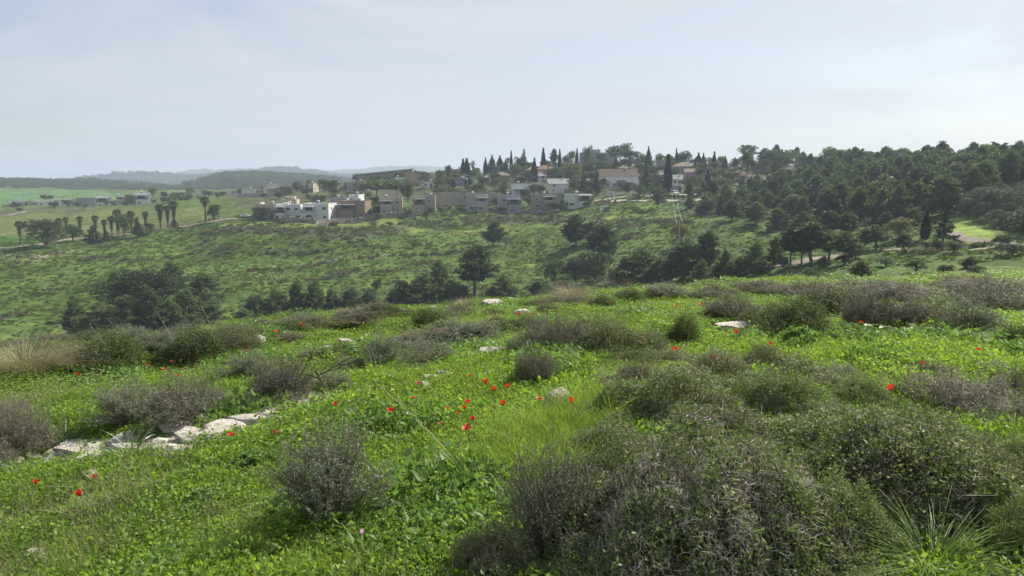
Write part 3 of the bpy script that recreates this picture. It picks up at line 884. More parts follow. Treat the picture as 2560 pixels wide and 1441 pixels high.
def limb_tree(seed, kind):
    """returns trunk mesh, crown mesh for a tree about 10 m tall standing at the origin"""
    r = np.random.default_rng(seed)
    cfg = dict(
        pine=dict(h0=.16, n=46, rise=.55, wmax=.30, prof=lambda t: (1 - t) ** .62 * min(1, .35 + t * 2.4) * 1.15, mat='pine_leaf', ncl=900, lpc=9, ls=.44, lw=.19, rc=.44),
        youngpine=dict(h0=.03, n=46, rise=.75, wmax=.34, prof=lambda t: (1 - t) ** .75 * min(1, .7 + t * 1.2) * 1.1, mat='pine_light', ncl=1000, lpc=9, ls=.48, lw=.19, rc=.46),
        umbrella=dict(h0=.52, n=40, rise=.85, wmax=.36, prof=lambda t: math.sqrt(max(0, 1 - (max(0, t - .18) / .82) ** 2)), mat='pine_leaf', ncl=520, lpc=9, ls=.40, lw=.18, rc=.38),
        conifer=dict(h0=.05, n=60, rise=.15, wmax=.28, prof=lambda t: (1 - t) ** .95 + .04, mat='cypress_leaf', ncl=560, lpc=9, ls=.42, lw=.17, rc=.30),
        tallpine=dict(h0=.34, n=42, rise=.5, wmax=.27, prof=lambda t: (1 - t) ** .5 * min(1, .5 + t * 1.8), mat='pine_leaf', ncl=720, lpc=9, ls=.40, lw=.17, rc=.38),
    )[kind]
    Ht = 10.0
    nz = 9
    zz = np.linspace(0, Ht * .94, nz)
    bx = np.cumsum(r.normal(size=nz) * .10); by = np.cumsum(r.normal(size=nz) * .10)
    bx -= bx[0]; by -= by[0]
    tv, tf = path_tube(np.stack([bx, by, zz - .3 * (zz == 0)], -1), np.linspace(.24, .03, nz), 6)
    c = [(tv, tf, 0)]
    A, B, Ra = [], [], []
    tips, dirs, wts = [], [], []
    for k in range(cfg['n']):
        t = (k + r.random()) / cfg['n']
        z = Ht * (cfg['h0'] + (1 - cfg['h0'] - .03) * t)
        L = Ht * cfg['wmax'] * cfg['prof'](t) * r.uniform(.62, 1.18)
        if L < .25: L = .25
        a = k * 2.4 + r.uniform(-.5, .5)
        p0 = np.array([np.interp(z, zz, bx), np.interp(z, zz, by), z])
        d = np.array([math.cos(a), math.sin(a), cfg['rise'] * r.uniform(.5, 1.3)]); d /= np.linalg.norm(d[:2])
        p1 = p0 + d * L * np.array([1, 1, .55]) ; pm = p0 + d * L * .5 * np.array([1, 1, .35])
        A += [p0, pm]; B += [pm, p1]; Ra += [.018 * L + .02, .010 * L + .01]
        tips.append((pm, p1)); wts.append(L)
    bv, bf = tubes(A, B, Ra, np.array(Ra) * .6, 4)
    c.append((bv, bf, 0))
    trunk = mesh_np('trunk', c, M['bark'])
    wts = np.array(wts) ** 1.2; wts /= wts.sum()
    li = r.choice(len(tips), cfg['ncl'], p=wts)
    pm = np.array([t[0] for t in tips]); p1 = np.array([t[1] for t in tips])
    s = r.uniform(-.35, 1.08, cfg['ncl'])[:, None]
    cc = pm[li] * (1 - s) + p1[li] * s + r.normal(size=(cfg['ncl'], 3)) * .16
    cc[:, 2] += .10
    n = cfg['ncl'] * cfg['lpc']
    ci = np.repeat(np.arange(cfg['ncl']), cfg['lpc'])
    off = rand_dirs(n, r) * (r.random((n, 1)) ** .5) * cfg['rc'] * np.array([1, 1, .7])
    Pp = cc[ci] + off
    Pp[:, 2] = np.clip(Pp[:, 2], .12, Ht)
    out = norm(Pp - np.array([0, 0, 4.0])) * .6
    D = norm(out + r.normal(size=(n, 3)) * .6 + np.array([0, 0, .55]))
    V, f = leaves(Pp, D, cfg['ls'] * r.uniform(.6, 1.2, n), cfg['lw'] * r.uniform(.7, 1.3, n), r)
    crown = mesh_np('crown', [(V, f, 0)], M[cfg['mat']])
    return trunk, crown

def round_tree(seed, mat, h0=.12, w=.9, lobes=11, ncl=820, lpc=10, ls=.36, lw=.24, rc=.42, gaps=.25, trunkmat='bark', bare=0):
    """broadleaf crown of uneven lobes on a forked trunk, 10 m tall, w = crown width/height"""
    r = np.random.default_rng(seed)
    Ht = 10.0; ch = Ht * (1 - h0)
    cen, rad = [], []
    for k in range(lobes):
        a = k * 2.4 + r.uniform(-.4, .4); q = r.uniform(.15, .62)
        z = Ht * h0 + ch * r.uniform(.22, .80)
        rr = Ht * w * .5 * r.uniform(.34, .55)
        cen.append([math.cos(a) * q * Ht * w * .5, math.sin(a) * q * Ht * w * .5, z]); rad.append(rr)
    cen.append([0, 0, Ht * h0 + ch * .62]); rad.append(Ht * w * .3)
    cen = np.array(cen); rad = np.array(rad)
    cen[:, 2] = np.minimum(cen[:, 2], Ht - rad * .85)
    li = r.choice(len(cen), ncl, p=rad ** 2 / (rad ** 2).sum())
    d = rand_dirs(ncl, r); d[:, 2] = np.where(d[:, 2] < -.35, -d[:, 2], d[:, 2])
    cc = cen[li] + d * (rad[li] * r.uniform(.72, 1.02, ncl))[:, None] * np.array([1, 1, .85])
    keep = wn2(cc[:, 0] * .9 + cc[:, 2], cc[:, 1] * .9 - cc[:, 2] * .6, 2.6, seed) > gaps * .8
    cc = cc[keep]; d = d[keep]
    n = len(cc) * lpc
    ci = np.repeat(np.arange(len(cc)), lpc)
    Pp = cc[ci] + rand_dirs(n, r) * (r.random((n, 1)) ** .5) * rc
    Pp[:, 2] = np.clip(Pp[:, 2], .1, Ht * 1.02)
    D = norm(d[ci] * .7 + r.normal(size=(n, 3)) * .8)
    V, f = leaves(Pp, D, ls * r.uniform(.6, 1.3, n), lw * r.uniform(.6, 1.3, n), r)
    crown = mesh_np('crown', [(V, f, 0)], M[mat])
    z0 = Ht * (h0 + .12)
    tv, tf = path_tube(np.array([[0, 0, -.3], [.05, .03, z0 * .5], [.1, -.05, z0 + .6]]), np.array([.32, .24, .18]) * (1 if h0 > .05 else .6), 6)
    A = np.tile([[.08, -.04, z0 * .8]], (len(cen), 1)); B = cen
    bv, bf = tubes(A, B, .13, .04, 4)
    trunk = mesh_np('trunk', [(tv, tf, 0), (bv, bf, 0)], M[trunkmat])
    return trunk, crown

def cypress(seed, w=.16, ragged=.15):
    r = np.random.default_rng(seed)
    Ht = 10.0
    n = 5200
    t = r.random(n) ** .85
    prof = np.sin(np.clip(t * 1.06 + .06, 0, 1) ** .62 * math.pi) ** .75 * .95 + .05 * (1 - t)
    a = r.uniform(0, 6.28, n)
    lump = 1 + ragged * np.sin(a * 3 + t * 9 + seed) + ragged * .8 * np.sin(a * 5 - t * 23)
    rr = Ht * w * .5 * prof * lump * r.uniform(.6, 1.03, n)
    Pp = np.stack([np.cos(a) * rr, np.sin(a) * rr, .25 + t * (Ht - .5)], -1)
    D = norm(np.stack([np.cos(a) * .5, np.sin(a) * .5, np.full(n, 1.1)], -1) + r.normal(size=(n, 3)) * .35)
    V, f = leaves(Pp, D, r.uniform(.3, .55, n), r.uniform(.10, .2, n), r)
    crown = mesh_np('crown', [(V, f, 0)], M['cypress_leaf'])
    tv, tf = path_tube(np.array([[0, 0, -.3], [0, 0, 3], [.05, 0, 8.5]]), np.array([.18, .14, .03]), 6)
    return mesh_np('trunk', [(tv, tf, 0)], M['bark']), crown

def bare_tree(seed, h=10.0, spread=.75, pale=False, leafy=0, dens=1):
    """leafless tree: repeatedly forking limbs"""
    r = np.random.default_rng(seed)
    A, B, RA, RB = [], [], [], []
    stack = [(np.array([0, 0, -.2]), np.array([r.normal() * .1, r.normal() * .1, 1.0]), h * .26, .20, 0)]
    tips = []
    while stack:
        p, d, L, rad, g = stack.pop()
        d = d / np.linalg.norm(d)
        q = p + d * L
        A.append(p); B.append(q); RA.append(rad); RB.append(rad * .72)
        if g >= 5:
            tips.append(q); continue
        for k in range(3 if g < 4 else 4 * dens):
            nd = d + r.normal(size=3) * spread + np.array([0, 0, .18])
            stack.append((q, nd, L * r.uniform(.55, .85), max(rad * .58, .022), g + 1))
    A = np.array(A); B = np.array(B)
    s = h / max(B[:, 2].max(), 1)
    A *= s; B *= s
    big = np.array(RA) > .09
    tv, tf = tubes(A[big], B[big], np.array(RA)[big], np.array(RB)[big], 5)
    bv, bf = tubes(A[~big], B[~big], np.array(RA)[~big], np.array(RB)[~big], 3)
    m = M['bark_pale'] if pale else M['bark_bare']
    return mesh_np('trunk', [(tv, tf, 0)], m), mesh_np('crown', [(bv, bf, 0)], m)

def palm(seed, skirt=.45):
    """fan palm about 10 m tall: trunk, hanging dead fronds, green head"""
    r = np.random.default_rng(seed)
    Ht = 10.0
    zc = Ht - 1.15
    tv, tf = path_tube(np.array([[0, 0, -.3], [.05, 0, 3], [.0, .05, 6], [0, 0, zc]]), np.array([.42, .33, .28, .26]), 8)
    trunk = mesh_np('trunk', [(tv, tf, 0)], M['bark'])
    n = 46
    cs = []
    for k in range(n):
        a = k * 2.4; el = -.55 + 1.9 * (k / n) ** .8
        d = np.array([math.cos(a) * math.cos(el), math.sin(a) * math.cos(el), math.sin(el)])
        st = np.array([0, 0, zc + .1]); L = r.uniform(1.0, 1.5)
        hub = st + d * L * .9
        u = np.cross(d, [0, 0, 1.0]); u /= max(np.linalg.norm(u), 1e-6); w = np.cross(u, d)
        m = 11
        ang = np.linspace(-1.25, 1.25, m)
        D = d[None] * np.cos(ang)[:, None] + u[None] * np.sin(ang)[:, None] - np.array([[0, 0, .25]])
        cs.append(leaves(np.tile(hub, (m, 1)), D, r.uniform(.8, 1.2, m), .22, r) + (0,))
        cs.append(tubes([st], [hub], .02, .015) + (0,))
    crown = mesh_np('crown', cs, M['palm_green'])
    q = 700
    a = r.uniform(0, 6.28, q); t = r.random(q)
    z = zc - .2 - t * Ht * skirt
    rr = (.85 - .5 * t) * r.uniform(.45, 1.05, q)
    Pp = np.stack([np.cos(a) * rr, np.sin(a) * rr, z], -1)
    D = norm(np.stack([np.cos(a) * .25, np.sin(a) * .25, -np.ones(q)], -1) + r.normal(size=(q, 3)) * .22)
    sk = mesh_np('dead_fronds', [leaves(Pp, D, r.uniform(.6, 1.1, q), r.uniform(.12, .24, q), r) + (0,)], M['palm_dead'])
    return trunk, crown, sk

TREE = {
    'pine': [limb_tree(s, 'pine') for s in (1, 2, 3, 4)],
    'youngpine': [limb_tree(s, 'youngpine') for s in (11, 12, 13, 14)],
    'umbrella': [limb_tree(s, 'umbrella') for s in (21, 22)],
    'tallpine': [limb_tree(s, 'tallpine') for s in (31, 32, 33)],
    'conifer': [limb_tree(s, 'conifer') for s in (41, 42)],
    'oak': [round_tree(51, 'oak_leaf', .03, 1.15, gaps=.2), round_tree(52, 'oak_leaf', .04, 1.0, gaps=.25)],
    'garden': [round_tree(61, 'green_leaf'), round_tree(62, 'green_leaf', .08, 1.0), round_tree(63, 'green_leaf', .15, .8)],
    'yellow': [round_tree(71, 'yellow_leaf', .06, 1.0, gaps=.3), round_tree(72, 'yellow_leaf', .1, 1.1, gaps=.3)],
    'silver': [round_tree(81, 'silver_leaf', .14, 1.1, gaps=.45), round_tree(82, 'silver_leaf', .12, 1.2, gaps=.4)],
    'cypress': [cypress(91), cypress(92, .18, .22), cypress(93, .14, .1)],
    'fatcypress': [cypress(94, .34, .25), cypress(95, .30, .3)],
    'bare': [bare_tree(96), bare_tree(97, spread=.6)],
    'palebare': [bare_tree(98, pale=True, spread=.55)],
    'poplar': [round_tree(99, 'silver_leaf', .22, .42, 9, 260, 8, gaps=.5)],
    'palm': [palm(5), palm(6, .55)],
    'thinpalm': [palm(7, .14)],
}
WREF = {'pine': .62, 'youngpine': .70, 'umbrella': .74, 'tallpine': .56, 'conifer': .56, 'oak': 1.1, 'garden': .92, 'yellow': 1.05, 'silver': 1.15,
        'cypress': .165, 'fatcypress': .33, 'bare': .9, 'palebare': .8, 'poplar': .42, 'palm': .40, 'thinpalm': .40}
TREENAME = {'pine': 'pine_tree', 'youngpine': 'young_pine_tree', 'umbrella': 'umbrella_pine', 'tallpine': 'pine_tree', 'conifer': 'conifer', 'oak': 'evergreen_oak', 'garden': 'garden_tree',
            'yellow': 'yellowing_tree', 'silver': 'olive_tree', 'cypress': 'cypress', 'fatcypress': 'cypress', 'bare': 'bare_tree', 'palebare': 'bare_tree', 'poplar': 'poplar', 'palm': 'fan_palm', 'thinpalm': 'fan_palm'}
TREECAT = {'cypress': 'cypress', 'fatcypress': 'cypress', 'palm': 'palm', 'thinpalm': 'palm', 'oak': 'tree'}
_tc = [0]
PEND = []          # things whose label is worked out at the end from what stands near them
def tree(kind, px, top, base=None, r=None, w=None, label=None, group=None, rmin=60, hmax=None, lean=0.0):
    """a tree whose foot is where pixel (px, base) meets the ground (or at distance r in that column) and whose top reaches row top"""
    p = P(px, r) if r is not None else at(px, base, rmin)
    h = height_to(p, top)
    return tree_at(kind, p, h, None if w is None else w * mpp(p), label, group, lean)

def tree_at(kind, p, h, width=None, label=None, group=None, lean=0.0):
    _tc[0] += 1
    var = TREE[kind][_tc[0] % len(TREE[kind])]
    s = max(h, .8) / 10.0
    if width is not None and kind in ('pine', 'youngpine', 'tallpine', 'umbrella', 'oak', 'silver', 'yellow', 'garden'):
        width *= 1.18
    sw = s if width is None else max(width, .3) / (10.0 * WREF[kind])
    sw = min(max(sw, s * .45), s * 2.4)
    o = empty(TREENAME[kind], (p[0], p[1], p[2] - .05), random.uniform(0, 6.28), (sw, sw * random.uniform(.92, 1.08), s))
    if lean:
        o.rotation_euler = (0, lean, 0)
    tag(o, label or 'tree', TREECAT.get(kind, 'tree'), group)
    for nm, me in zip(('trunk', 'crown', 'dead_fronds'), var):
        inst(nm, me, o)
    return o
# ------------------------------------------------------------------ scattering of uncountable cover (geometry nodes)
def scatter(name, meshes, pos, rot, scl, idx, label, cat, kind='stuff'):
    src = bpy.data.collections.new(name + '_source')
    for i, me in enumerate(meshes):
        o = bpy.data.objects.new('%s_piece_%02d' % (name, i), me)
        src.objects.link(o)
    n = len(pos)
    me = bpy.data.meshes.new(name)
    me.vertices.add(n); me.vertices.foreach_set('co', np.asarray(pos, np.float32).ravel())
    for nm, tp, dat, key in (('rot', 'FLOAT_VECTOR', rot, 'vector'), ('scl', 'FLOAT_VECTOR', scl, 'vector')):
        a = me.attributes.new(nm, tp, 'POINT'); a.data.foreach_set(key, np.asarray(dat, np.float32).ravel())
    a = me.attributes.new('idx', 'INT', 'POINT'); a.data.foreach_set('value', np.asarray(idx, np.int32))
    ob = inst(name, me)
    tag(ob, label, cat, None, kind)
    g = bpy.data.node_groups.new(name + '_nodes', 'GeometryNodeTree')
    g.interface.new_socket('Geometry', in_out='INPUT', socket_type='NodeSocketGeometry')
    g.interface.new_socket('Geometry', in_out='OUTPUT', socket_type='NodeSocketGeometry')
    nn, ll = g.nodes, g.links
    gi = nn.new('NodeGroupInput'); go = nn.new('NodeGroupOutput')
    ci = nn.new('GeometryNodeCollectionInfo'); ci.inputs['Collection'].default_value = src
    ci.inputs['Separate Children'].default_value = True; ci.inputs['Reset Children'].default_value = True
    ip = nn.new('GeometryNodeInstanceOnPoints'); ip.inputs['Pick Instance'].default_value = True
    def attr(nm, dt):
        x = nn.new('GeometryNodeInputNamedAttribute'); x.data_type = dt; x.inputs['Name'].default_value = nm
        return [s for s in x.outputs if s.name == 'Attribute' and s.enabled][0]
    er = nn.new('FunctionNodeEulerToRotation')
    ll.new(attr('rot', 'FLOAT_VECTOR'), er.inputs[0])
    ll.new(gi.outputs[0], ip.inputs['Points']); ll.new(ci.outputs[0], ip.inputs['Instance'])
    ll.new(er.outputs[0], ip.inputs['Rotation']); ll.new(attr('scl', 'FLOAT_VECTOR'), ip.inputs['Scale'])
    ll.new(attr('idx', 'INT'), ip.inputs['Instance Index'])
    ll.new(ip.outputs[0], go.inputs[0])
    md = ob.modifiers.new('scatter', 'NODES'); md.node_group = g
    return ob

def at_h(px, py, h, rmin=1.0):
    """ground point above which, at height h, the pixel's line of sight passes"""
    d = ray(px, py); k = math.hypot(d[0], d[1])
    rr = _RM[_RM >= rmin]
    X, Y, Zr = d[0] / k * rr, d[1] / k * rr, CAMZ + d[2] / k * rr
    below = Zr < H(X, Y) + h
    i = int(np.argmax(below)) if below.any() else len(rr) - 1
    return np.array([X[i], Y[i], Hs(X[i], Y[i])])

def sector_points(r0, r1, step, azlim, seed):
    r = np.random.default_rng(seed)
    xs = np.arange(-r1, r1, step); ys = np.arange(-r1 * .2, r1, step)
    X, Y = np.meshgrid(xs, ys)
    X = (X + r.uniform(-.5, .5, X.shape) * step).ravel(); Y = (Y + r.uniform(-.5, .5, Y.shape) * step).ravel()
    R = np.hypot(X, Y); A = np.abs(np.arctan2(X, Y))
    m = (R > r0) & (R < r1) & (A < azlim)
    return X[m], Y[m], R[m]

# ------------------------------------------------------------------ rocks
M['limestone'] = solid_mat('limestone', (0.55, 0.515, 0.45), (0.22, 0.205, 0.18), scale=4, rough=.9, spec=.2, bump=.7, bscale=18, lo=.42, hi=.68, objvar=.12)
M['greystone'] = solid_mat('grey_stone', (0.17, 0.165, 0.155), (0.30, 0.29, 0.27), scale=6, rough=.9, bump=.6, bscale=16)
def rock_mesh(seed, cuts=16, flat=1.0, mat='limestone', sub=14, dmin=.55, cube=0):
    r = np.random.default_rng(seed)
    g = np.linspace(-1, 1, sub)
    V, Q = [], []
    for ax in range(3):
        for s in (-1, 1):
            b = len(V)
            for u in g:
                for v in g:
                    p = [0, 0, 0]; p[ax] = s; p[(ax + 1) % 3] = u * s; p[(ax + 2) % 3] = v
                    V.append(p)
            for i in range(sub - 1):
                for j in range(sub - 1):
                    Q.append((b + i * sub + j, b + (i + 1) * sub + j, b + (i + 1) * sub + j + 1, b + i * sub + j + 1))
    V = np.array(V, float)
    V = V / (np.abs(V) ** cube).sum(1, keepdims=True) ** (1 / cube) if cube else norm(V)
    for _ in range(cuts):
        nrm = norm(r.normal(size=3) * (np.array([1, 1, .45]) if cube else 1)); d = r.uniform(dmin, .9)
        s = V @ nrm - d
        V = V - np.outer(np.maximum(s, 0), nrm) * .97
    V += .02 * np.stack([np.sin(V[:, 1] * 9 + seed) * np.sin(V[:, 2] * 7), np.sin(V[:, 2] * 8) * np.sin(V[:, 0] * 7 + seed), np.sin(V[:, 0] * 11) * np.sin(V[:, 1] * 9)], -1)
    V[:, 2] *= flat
    me = mesh_np('stone', [(V, np.array(Q), 0)], M[mat])
    # weld the cube seams
    import bmesh
    bm = bmesh.new(); bm.from_mesh(me); bmesh.ops.remove_doubles(bm, verts=bm.verts, dist=1e-4); bm.to_mesh(me); bm.free()
    return me
ROCK = [rock_mesh(s) for s in (1, 2, 3, 4)]
SLAB = [rock_mesh(s, 11, .42, dmin=.62, cube=7) for s in (11, 12, 13, 14, 15)]
GREY = rock_mesh(31, 10, .8, 'greystone', dmin=.75)
_rk = [0]
FOOT = []            # footprints that stay free of turf
def rock(px, py, w, h, label=None, mesh=None, parent=None, tilt=0.0, rz=None, name='rock', group=None, dep=None, sink=.25):
    """stone seen centred on pixel (px, py), w by h pixels; its foot sits in the ground"""
    p = at(px, py + h * .55)
    s = mpp(p); W = w * s / 2
    dd = (dep * s / 2) if dep else W * .8
    d = np.array([p[0], p[1], 0]); d /= np.linalg.norm(d)
    p = p + d * dd * .7
    p[2] = Hs(p[0], p[1])
    zt = max(height_to(p, py - h * .5), .055 if name == 'slab' else .05)
    _rk[0] += 1
    me = mesh if mesh is not None else ROCK[_rk[0] % len(ROCK)]
    fl = .36 if me in SLAB else .85
    half = (zt + .05) / 2
    o = inst(name, me, parent, (p[0], p[1], p[2] + zt - half), (tilt, random.uniform(-.06, .06), rz if rz is not None else random.uniform(-.35, .35)), (W * 1.1, dd * 1.1, max(half / fl, .02)))
    FOOT.append((p[0], p[1], W * .9, dd * .9))
    FOOT.append((p[0] - d[0] * (dd + .08), p[1] - d[1] * (dd + .08), max(W * .9, .13), dd * .7))
    if label:
        tag(o, label, 'rock', group)
    return o
oc = empty('limestone_outcrop', at(420, 1110))
tag(oc, 'pale cracked limestone ledge running up across the grass at lower left', 'outcrop')
def ocrock(*a, **k):
    o = rock(*a, name='slab', **k)
    o.parent = oc
    o.location = np.array(o.location) - np.array(oc.location)
for a in [(145, 1142, 75, 26), (228, 1130, 115, 30), (305, 1118, 80, 24), (352, 1098, 100, 30), (330, 1132, 90, 18), (408, 1116, 90, 24), (470, 1074, 100, 32), (528, 1062, 60, 18),
          (575, 1078, 80, 20), (628, 1062, 90, 24), (672, 1048, 90, 22), (715, 1030, 80, 20), (752, 1016, 90, 22), (780, 1004, 70, 18), (730, 1034, 70, 18), (610, 1090, 90, 14), (500, 1104, 90, 18), (45, 1164, 60, 12), (8, 1172, 50, 16), (90, 1158, 50, 12), (430, 1135, 80, 14), (550, 1100, 70, 14), (690, 1062, 70, 14), (260, 1150, 90, 14)]:
    ocrock(a[0], a[1], a[2] * 1.25, a[3] * .48, mesh=SLAB[_rk[0] % 5], dep=a[2] * .95, tilt=random.uniform(-.05, .12))
rock(1395, 1000, 84, 56, 'squared pale stone with slanted top standing beside a red flower', ROCK[1], rz=.35, dep=40, sink=.15)
rock(1097, 1156, 34, 34, 'small pointed pale stone beside the long dry stalk', ROCK[2])
rock(220, 1186, 54, 30, 'small white stone in the grass below the ledge', ROCK[3])
rock(1240, 885, 80, 24, 'flat white slab jutting out under the grey bush', SLAB[1], rz=.0, tilt=.05)
rock(1182, 890, 70, 10, 'thin grey rock shelf left of the flat white slab', SLAB[2], rz=0)
for k, (a, lab) in enumerate([((1108, 940, 60, 22), 'white flat stone behind the leftmost of the red flower patch'), ((1085, 950, 56, 18), 'low broken white stone in the dark soil patch'), ((1062, 966, 30, 26), 'small grey upright stone among the red flowers'),
        ((636, 849, 66, 14), 'flat pale rock among bushes on the far left of the brow'), ((868, 860, 56, 18), 'half-buried pale stone behind the bare branch'), ((820, 876, 62, 18), 'low white stone left of the half-buried one'), ((748, 885, 40, 8), 'thin white stone flush with the grass'),
        ((1312, 783, 64, 14), 'cream boulder with red flowers on its front edge'), ((1235, 758, 52, 14), 'largest pale boulder on the crest of the slope'), ((1278, 752, 28, 12), 'small pale stone right of the crest boulder'), ((1170, 788, 34, 12), 'slanting grey slab with white edge below the crest'),
        ((1150, 764, 30, 8), 'crest stone left of the largest boulder'), ((1085, 771, 44, 8), 'long low crest stone beside dry grass'), ((1010, 779, 26, 8), 'small crest stone above the dark round bush'), ((925, 787, 24, 8), 'crest stone near the green weeds'), ((838, 795, 22, 6), 'leftmost pale crest stone'),
        ((1832, 820, 86, 22), 'broad white rock behind the bright red flower pair'), ((1875, 812, 34, 22), 'tilted pale rock at the end of the broad white rock'), ((2285, 818, 34, 14), 'white stone under the dark bushes on the right'), ((2325, 828, 60, 12), 'low tan rock shelf beside the white stone'),
        ((1003, 833, 22, 10), 'pale stone in yellow-flowered grass at centre'), ((505, 908, 22, 7), 'tiny flat stone by the dark bush on the left'), ((92, 1388, 60, 30), 'grey stone in a gap of bare soil at bottom left'), ((1503, 951, 26, 8), 'thin pale stone in grass below the big bush'),
        ((858, 955, 24, 14), 'white stone near the foot of the bare branch'), ((1418, 785, 24, 8), 'flat pale stone at the foot of dry grass on the crest'), ((325, 930, 16, 9), 'little pinkish stone in the left-hand lawn'), ((128, 978, 20, 6), 'flat little stone on the left lawn edge'), ((42, 998, 22, 7), 'pale stone at the left edge of the lawn')]):
    rock(*a, label=lab, mesh=SLAB[k % 5] if a[2] > 2 * a[3] else ROCK[k % 4])
rock(2332, 872, 32, 18, 'round dark grey stone in the right-hand lawn', GREY)

# rubble and litter on the ledge
def ledge_pts(n, seed):
    r = np.random.default_rng(seed)
    L = [at(a, b) for a, b in ((-10, 1180), (120, 1160), (250, 1140), (400, 1115), (520, 1090), (640, 1070), (790, 1012))]
    L = np.array(L); t = r.uniform(0, len(L) - 1.001, n); i = t.astype(int); f = (t - i)[:, None]
    q = L[i] * (1 - f) + L[i + 1] * f
    q[:, 0] += r.normal(size=n) * .10; q[:, 1] += r.normal(size=n) * .13
    q[:, 2] = H(q[:, 0], q[:, 1])
    return q
lp = ledge_pts(1300, 7)
r_ = np.random.default_rng(8)
M['litter'] = solid_mat('brown_litter', (0.09, 0.07, 0.05), (0.20, 0.16, 0.12), scale=3, rough=1.0, objvar=.4)
litter = mesh_np('chip', [(np.array([[-1, -.6, 0], [1, -.4, .1], [.8, .7, .25], [-.7, .5, .1]]), np.array([[0, 1, 2, 3]]), 0)], M['litter'])
chip_rock = [rock_mesh(41, 6, .6, sub=4), rock_mesh(42, 6, .7, sub=4)]
scatter('gravel', chip_rock + [litter], lp + np.array([0, 0, .012]), r_.uniform(0, 6.28, (1300, 3)) * np.array([.1, .1, 1]), (r_.uniform(.3, 1, (1300, 1)) ** 2 * .028 + .006) * np.ones((1, 3)), r_.integers(0, 3, 1300), 'pale stone chips and brown litter on the limestone ledge', 'gravel')
LEDGE = np.array([at(a, b) for a, b in ((-10, 1180), (120, 1160), (250, 1140), (400, 1118), (520, 1090), (640, 1072), (760, 1022))])

# ------------------------------------------------------------------ turf
def clear_of_rocks(X, Y, pad=0.0):
    m = np.ones(len(X), bool)
    for (fx, fy, a, b) in FOOT:
        rr = max(a, b) * .75 + pad
        m &= (X - fx) ** 2 + (Y - fy) ** 2 > rr * rr
    m &= seg_dist(X, Y, LEDGE) > .22 + .12 * (wn2(X, Y, .6, 90) - .3) + pad
    return m
TX, TY, TS, TI, TZ = [], [], [], [], []
for (r0, r1, step, s0, s1) in ((1.2, 5.5, .125, .75, 1.15), (5.5, 10, .19, .95, 1.4), (10, 18, .30, 1.3, 2.0), (18, 34, .55, 1.9, 3.2)):
    X, Y, R = sector_points(r0, r1, step, math.radians(58), int(r0 * 10) + 3)
    m = clear_of_rocks(X, Y, .04)
    # bare soil gaps
    m &= (wn2(X, Y, .9, 77) + wn2(X, Y, 3.1, 78) * .5) > .36
    X, Y = X[m], Y[m]
    n1 = wn2(X, Y, 2.6, 71); n2 = wn2(X, Y, 5.5, 72); u = rng.random(len(X))
    long_ = seg_dist(X, Y, [at(1340, 1180), at(1400, 1110), at(1560, 1040)]) < .38
    left_ = X < -1.2
    idx = np.where(u < .30, 3, np.where(u < .55, 1, np.where(u < .78, 0, np.where(u < .93, 4, 2))))
    idx = np.where((n1 > .62) & (u < .6), 2, idx)
    idx = np.where(left_ & (n2 > .45) & (u < .5), 0, idx)
    idx = np.where((n1 < .24) & (u > .72), 5, idx)
    idx = np.where(long_ & (u < .75), 6, idx)
    idx = np.where((wn2(X, Y, 1.7, 79) > .74) & (u < .13), 7, idx)
    TX.append(X); TY.append(Y); TI.append(idx)
    TS.append(rng.uniform(s0, s1, len(X)))
    TZ.append(rng.uniform(.7, 1.25, len(X)) * (1 if r1 < 12 else .8))
X = np.concatenate(TX); Y = np.concatenate(TY); S = np.concatenate(TS); I = np.concatenate(TI); ZZ = np.concatenate(TZ)
pos = np.stack([X, Y, H(X, Y) - .005], -1)
rot = np.stack([rng.normal(size=len(X)) * .08, rng.normal(size=len(X)) * .08, rng.uniform(0, 6.28, len(X))], -1)
scatter('grass', TURF, pos, rot, np.stack([S, S, np.minimum(S, 1.25) * ZZ], -1), I, 'bright green grass and small leafy weeds covering the near slope', 'grass')
print('TURF', len(X))

# small yellow and white blossoms too many to count
M['yellow_petal'] = leaf_mat('yellow_petal', (0.62, 0.48, 0.03), (0.75, 0.62, 0.08), trans=.35, tcol=(1, 1, .6), objvar=.1)
M['red_petal'] = leaf_mat('red_petal', (0.40, 0.012, 0.012), (0.66, 0.040, 0.022), trans=.38, tcol=(1.3, 1.0, .8), objvar=.12, rough=.45)
M['white_petal'] = leaf_mat('white_petal', (0.74, 0.72, 0.70), (0.82, 0.80, 0.78), trans=.3, tcol=(1, 1, 1), objvar=.05)
M['pink_petal'] = leaf_mat('pink_petal', (0.70, 0.46, 0.62), (0.80, 0.60, 0.74), trans=.35, tcol=(1, .9, 1), objvar=.05)
M['stem_green'] = solid_mat('stem_green', (0.10, 0.15, 0.04), (0.16, 0.20, 0.06), scale=10, rough=.6)
M['flower_heart'] = solid_mat('flower_heart', (0.012, 0.010, 0.014), (0.03, 0.02, 0.03), scale=60, rough=.7)
def blossom(seed, npet, rad, w, up, mat, cm=None, stem=.1):
    r = np.random.default_rng(seed)
    a = np.linspace(0, 2 * math.pi, npet, endpoint=False)
    D = np.stack([np.cos(a), np.sin(a), np.full(npet, up)], -1)
    c = [leaves(np.tile([[0, 0, stem]], (npet, 1)), D, rad, w, r) + (0,), tubes([[0, 0, 0]], [[0, 0, stem]], .0012, .001) + (1,)]
    return mesh_np('blossom', c, [M[mat], M['stem_green']])
YB = [blossom(1, 6, .009, .009, .25, 'yellow_petal', stem=.10), blossom(2, 6, .011, .010, .4, 'yellow_petal', stem=.14)]
yr = np.random.default_rng(21)
YP = []
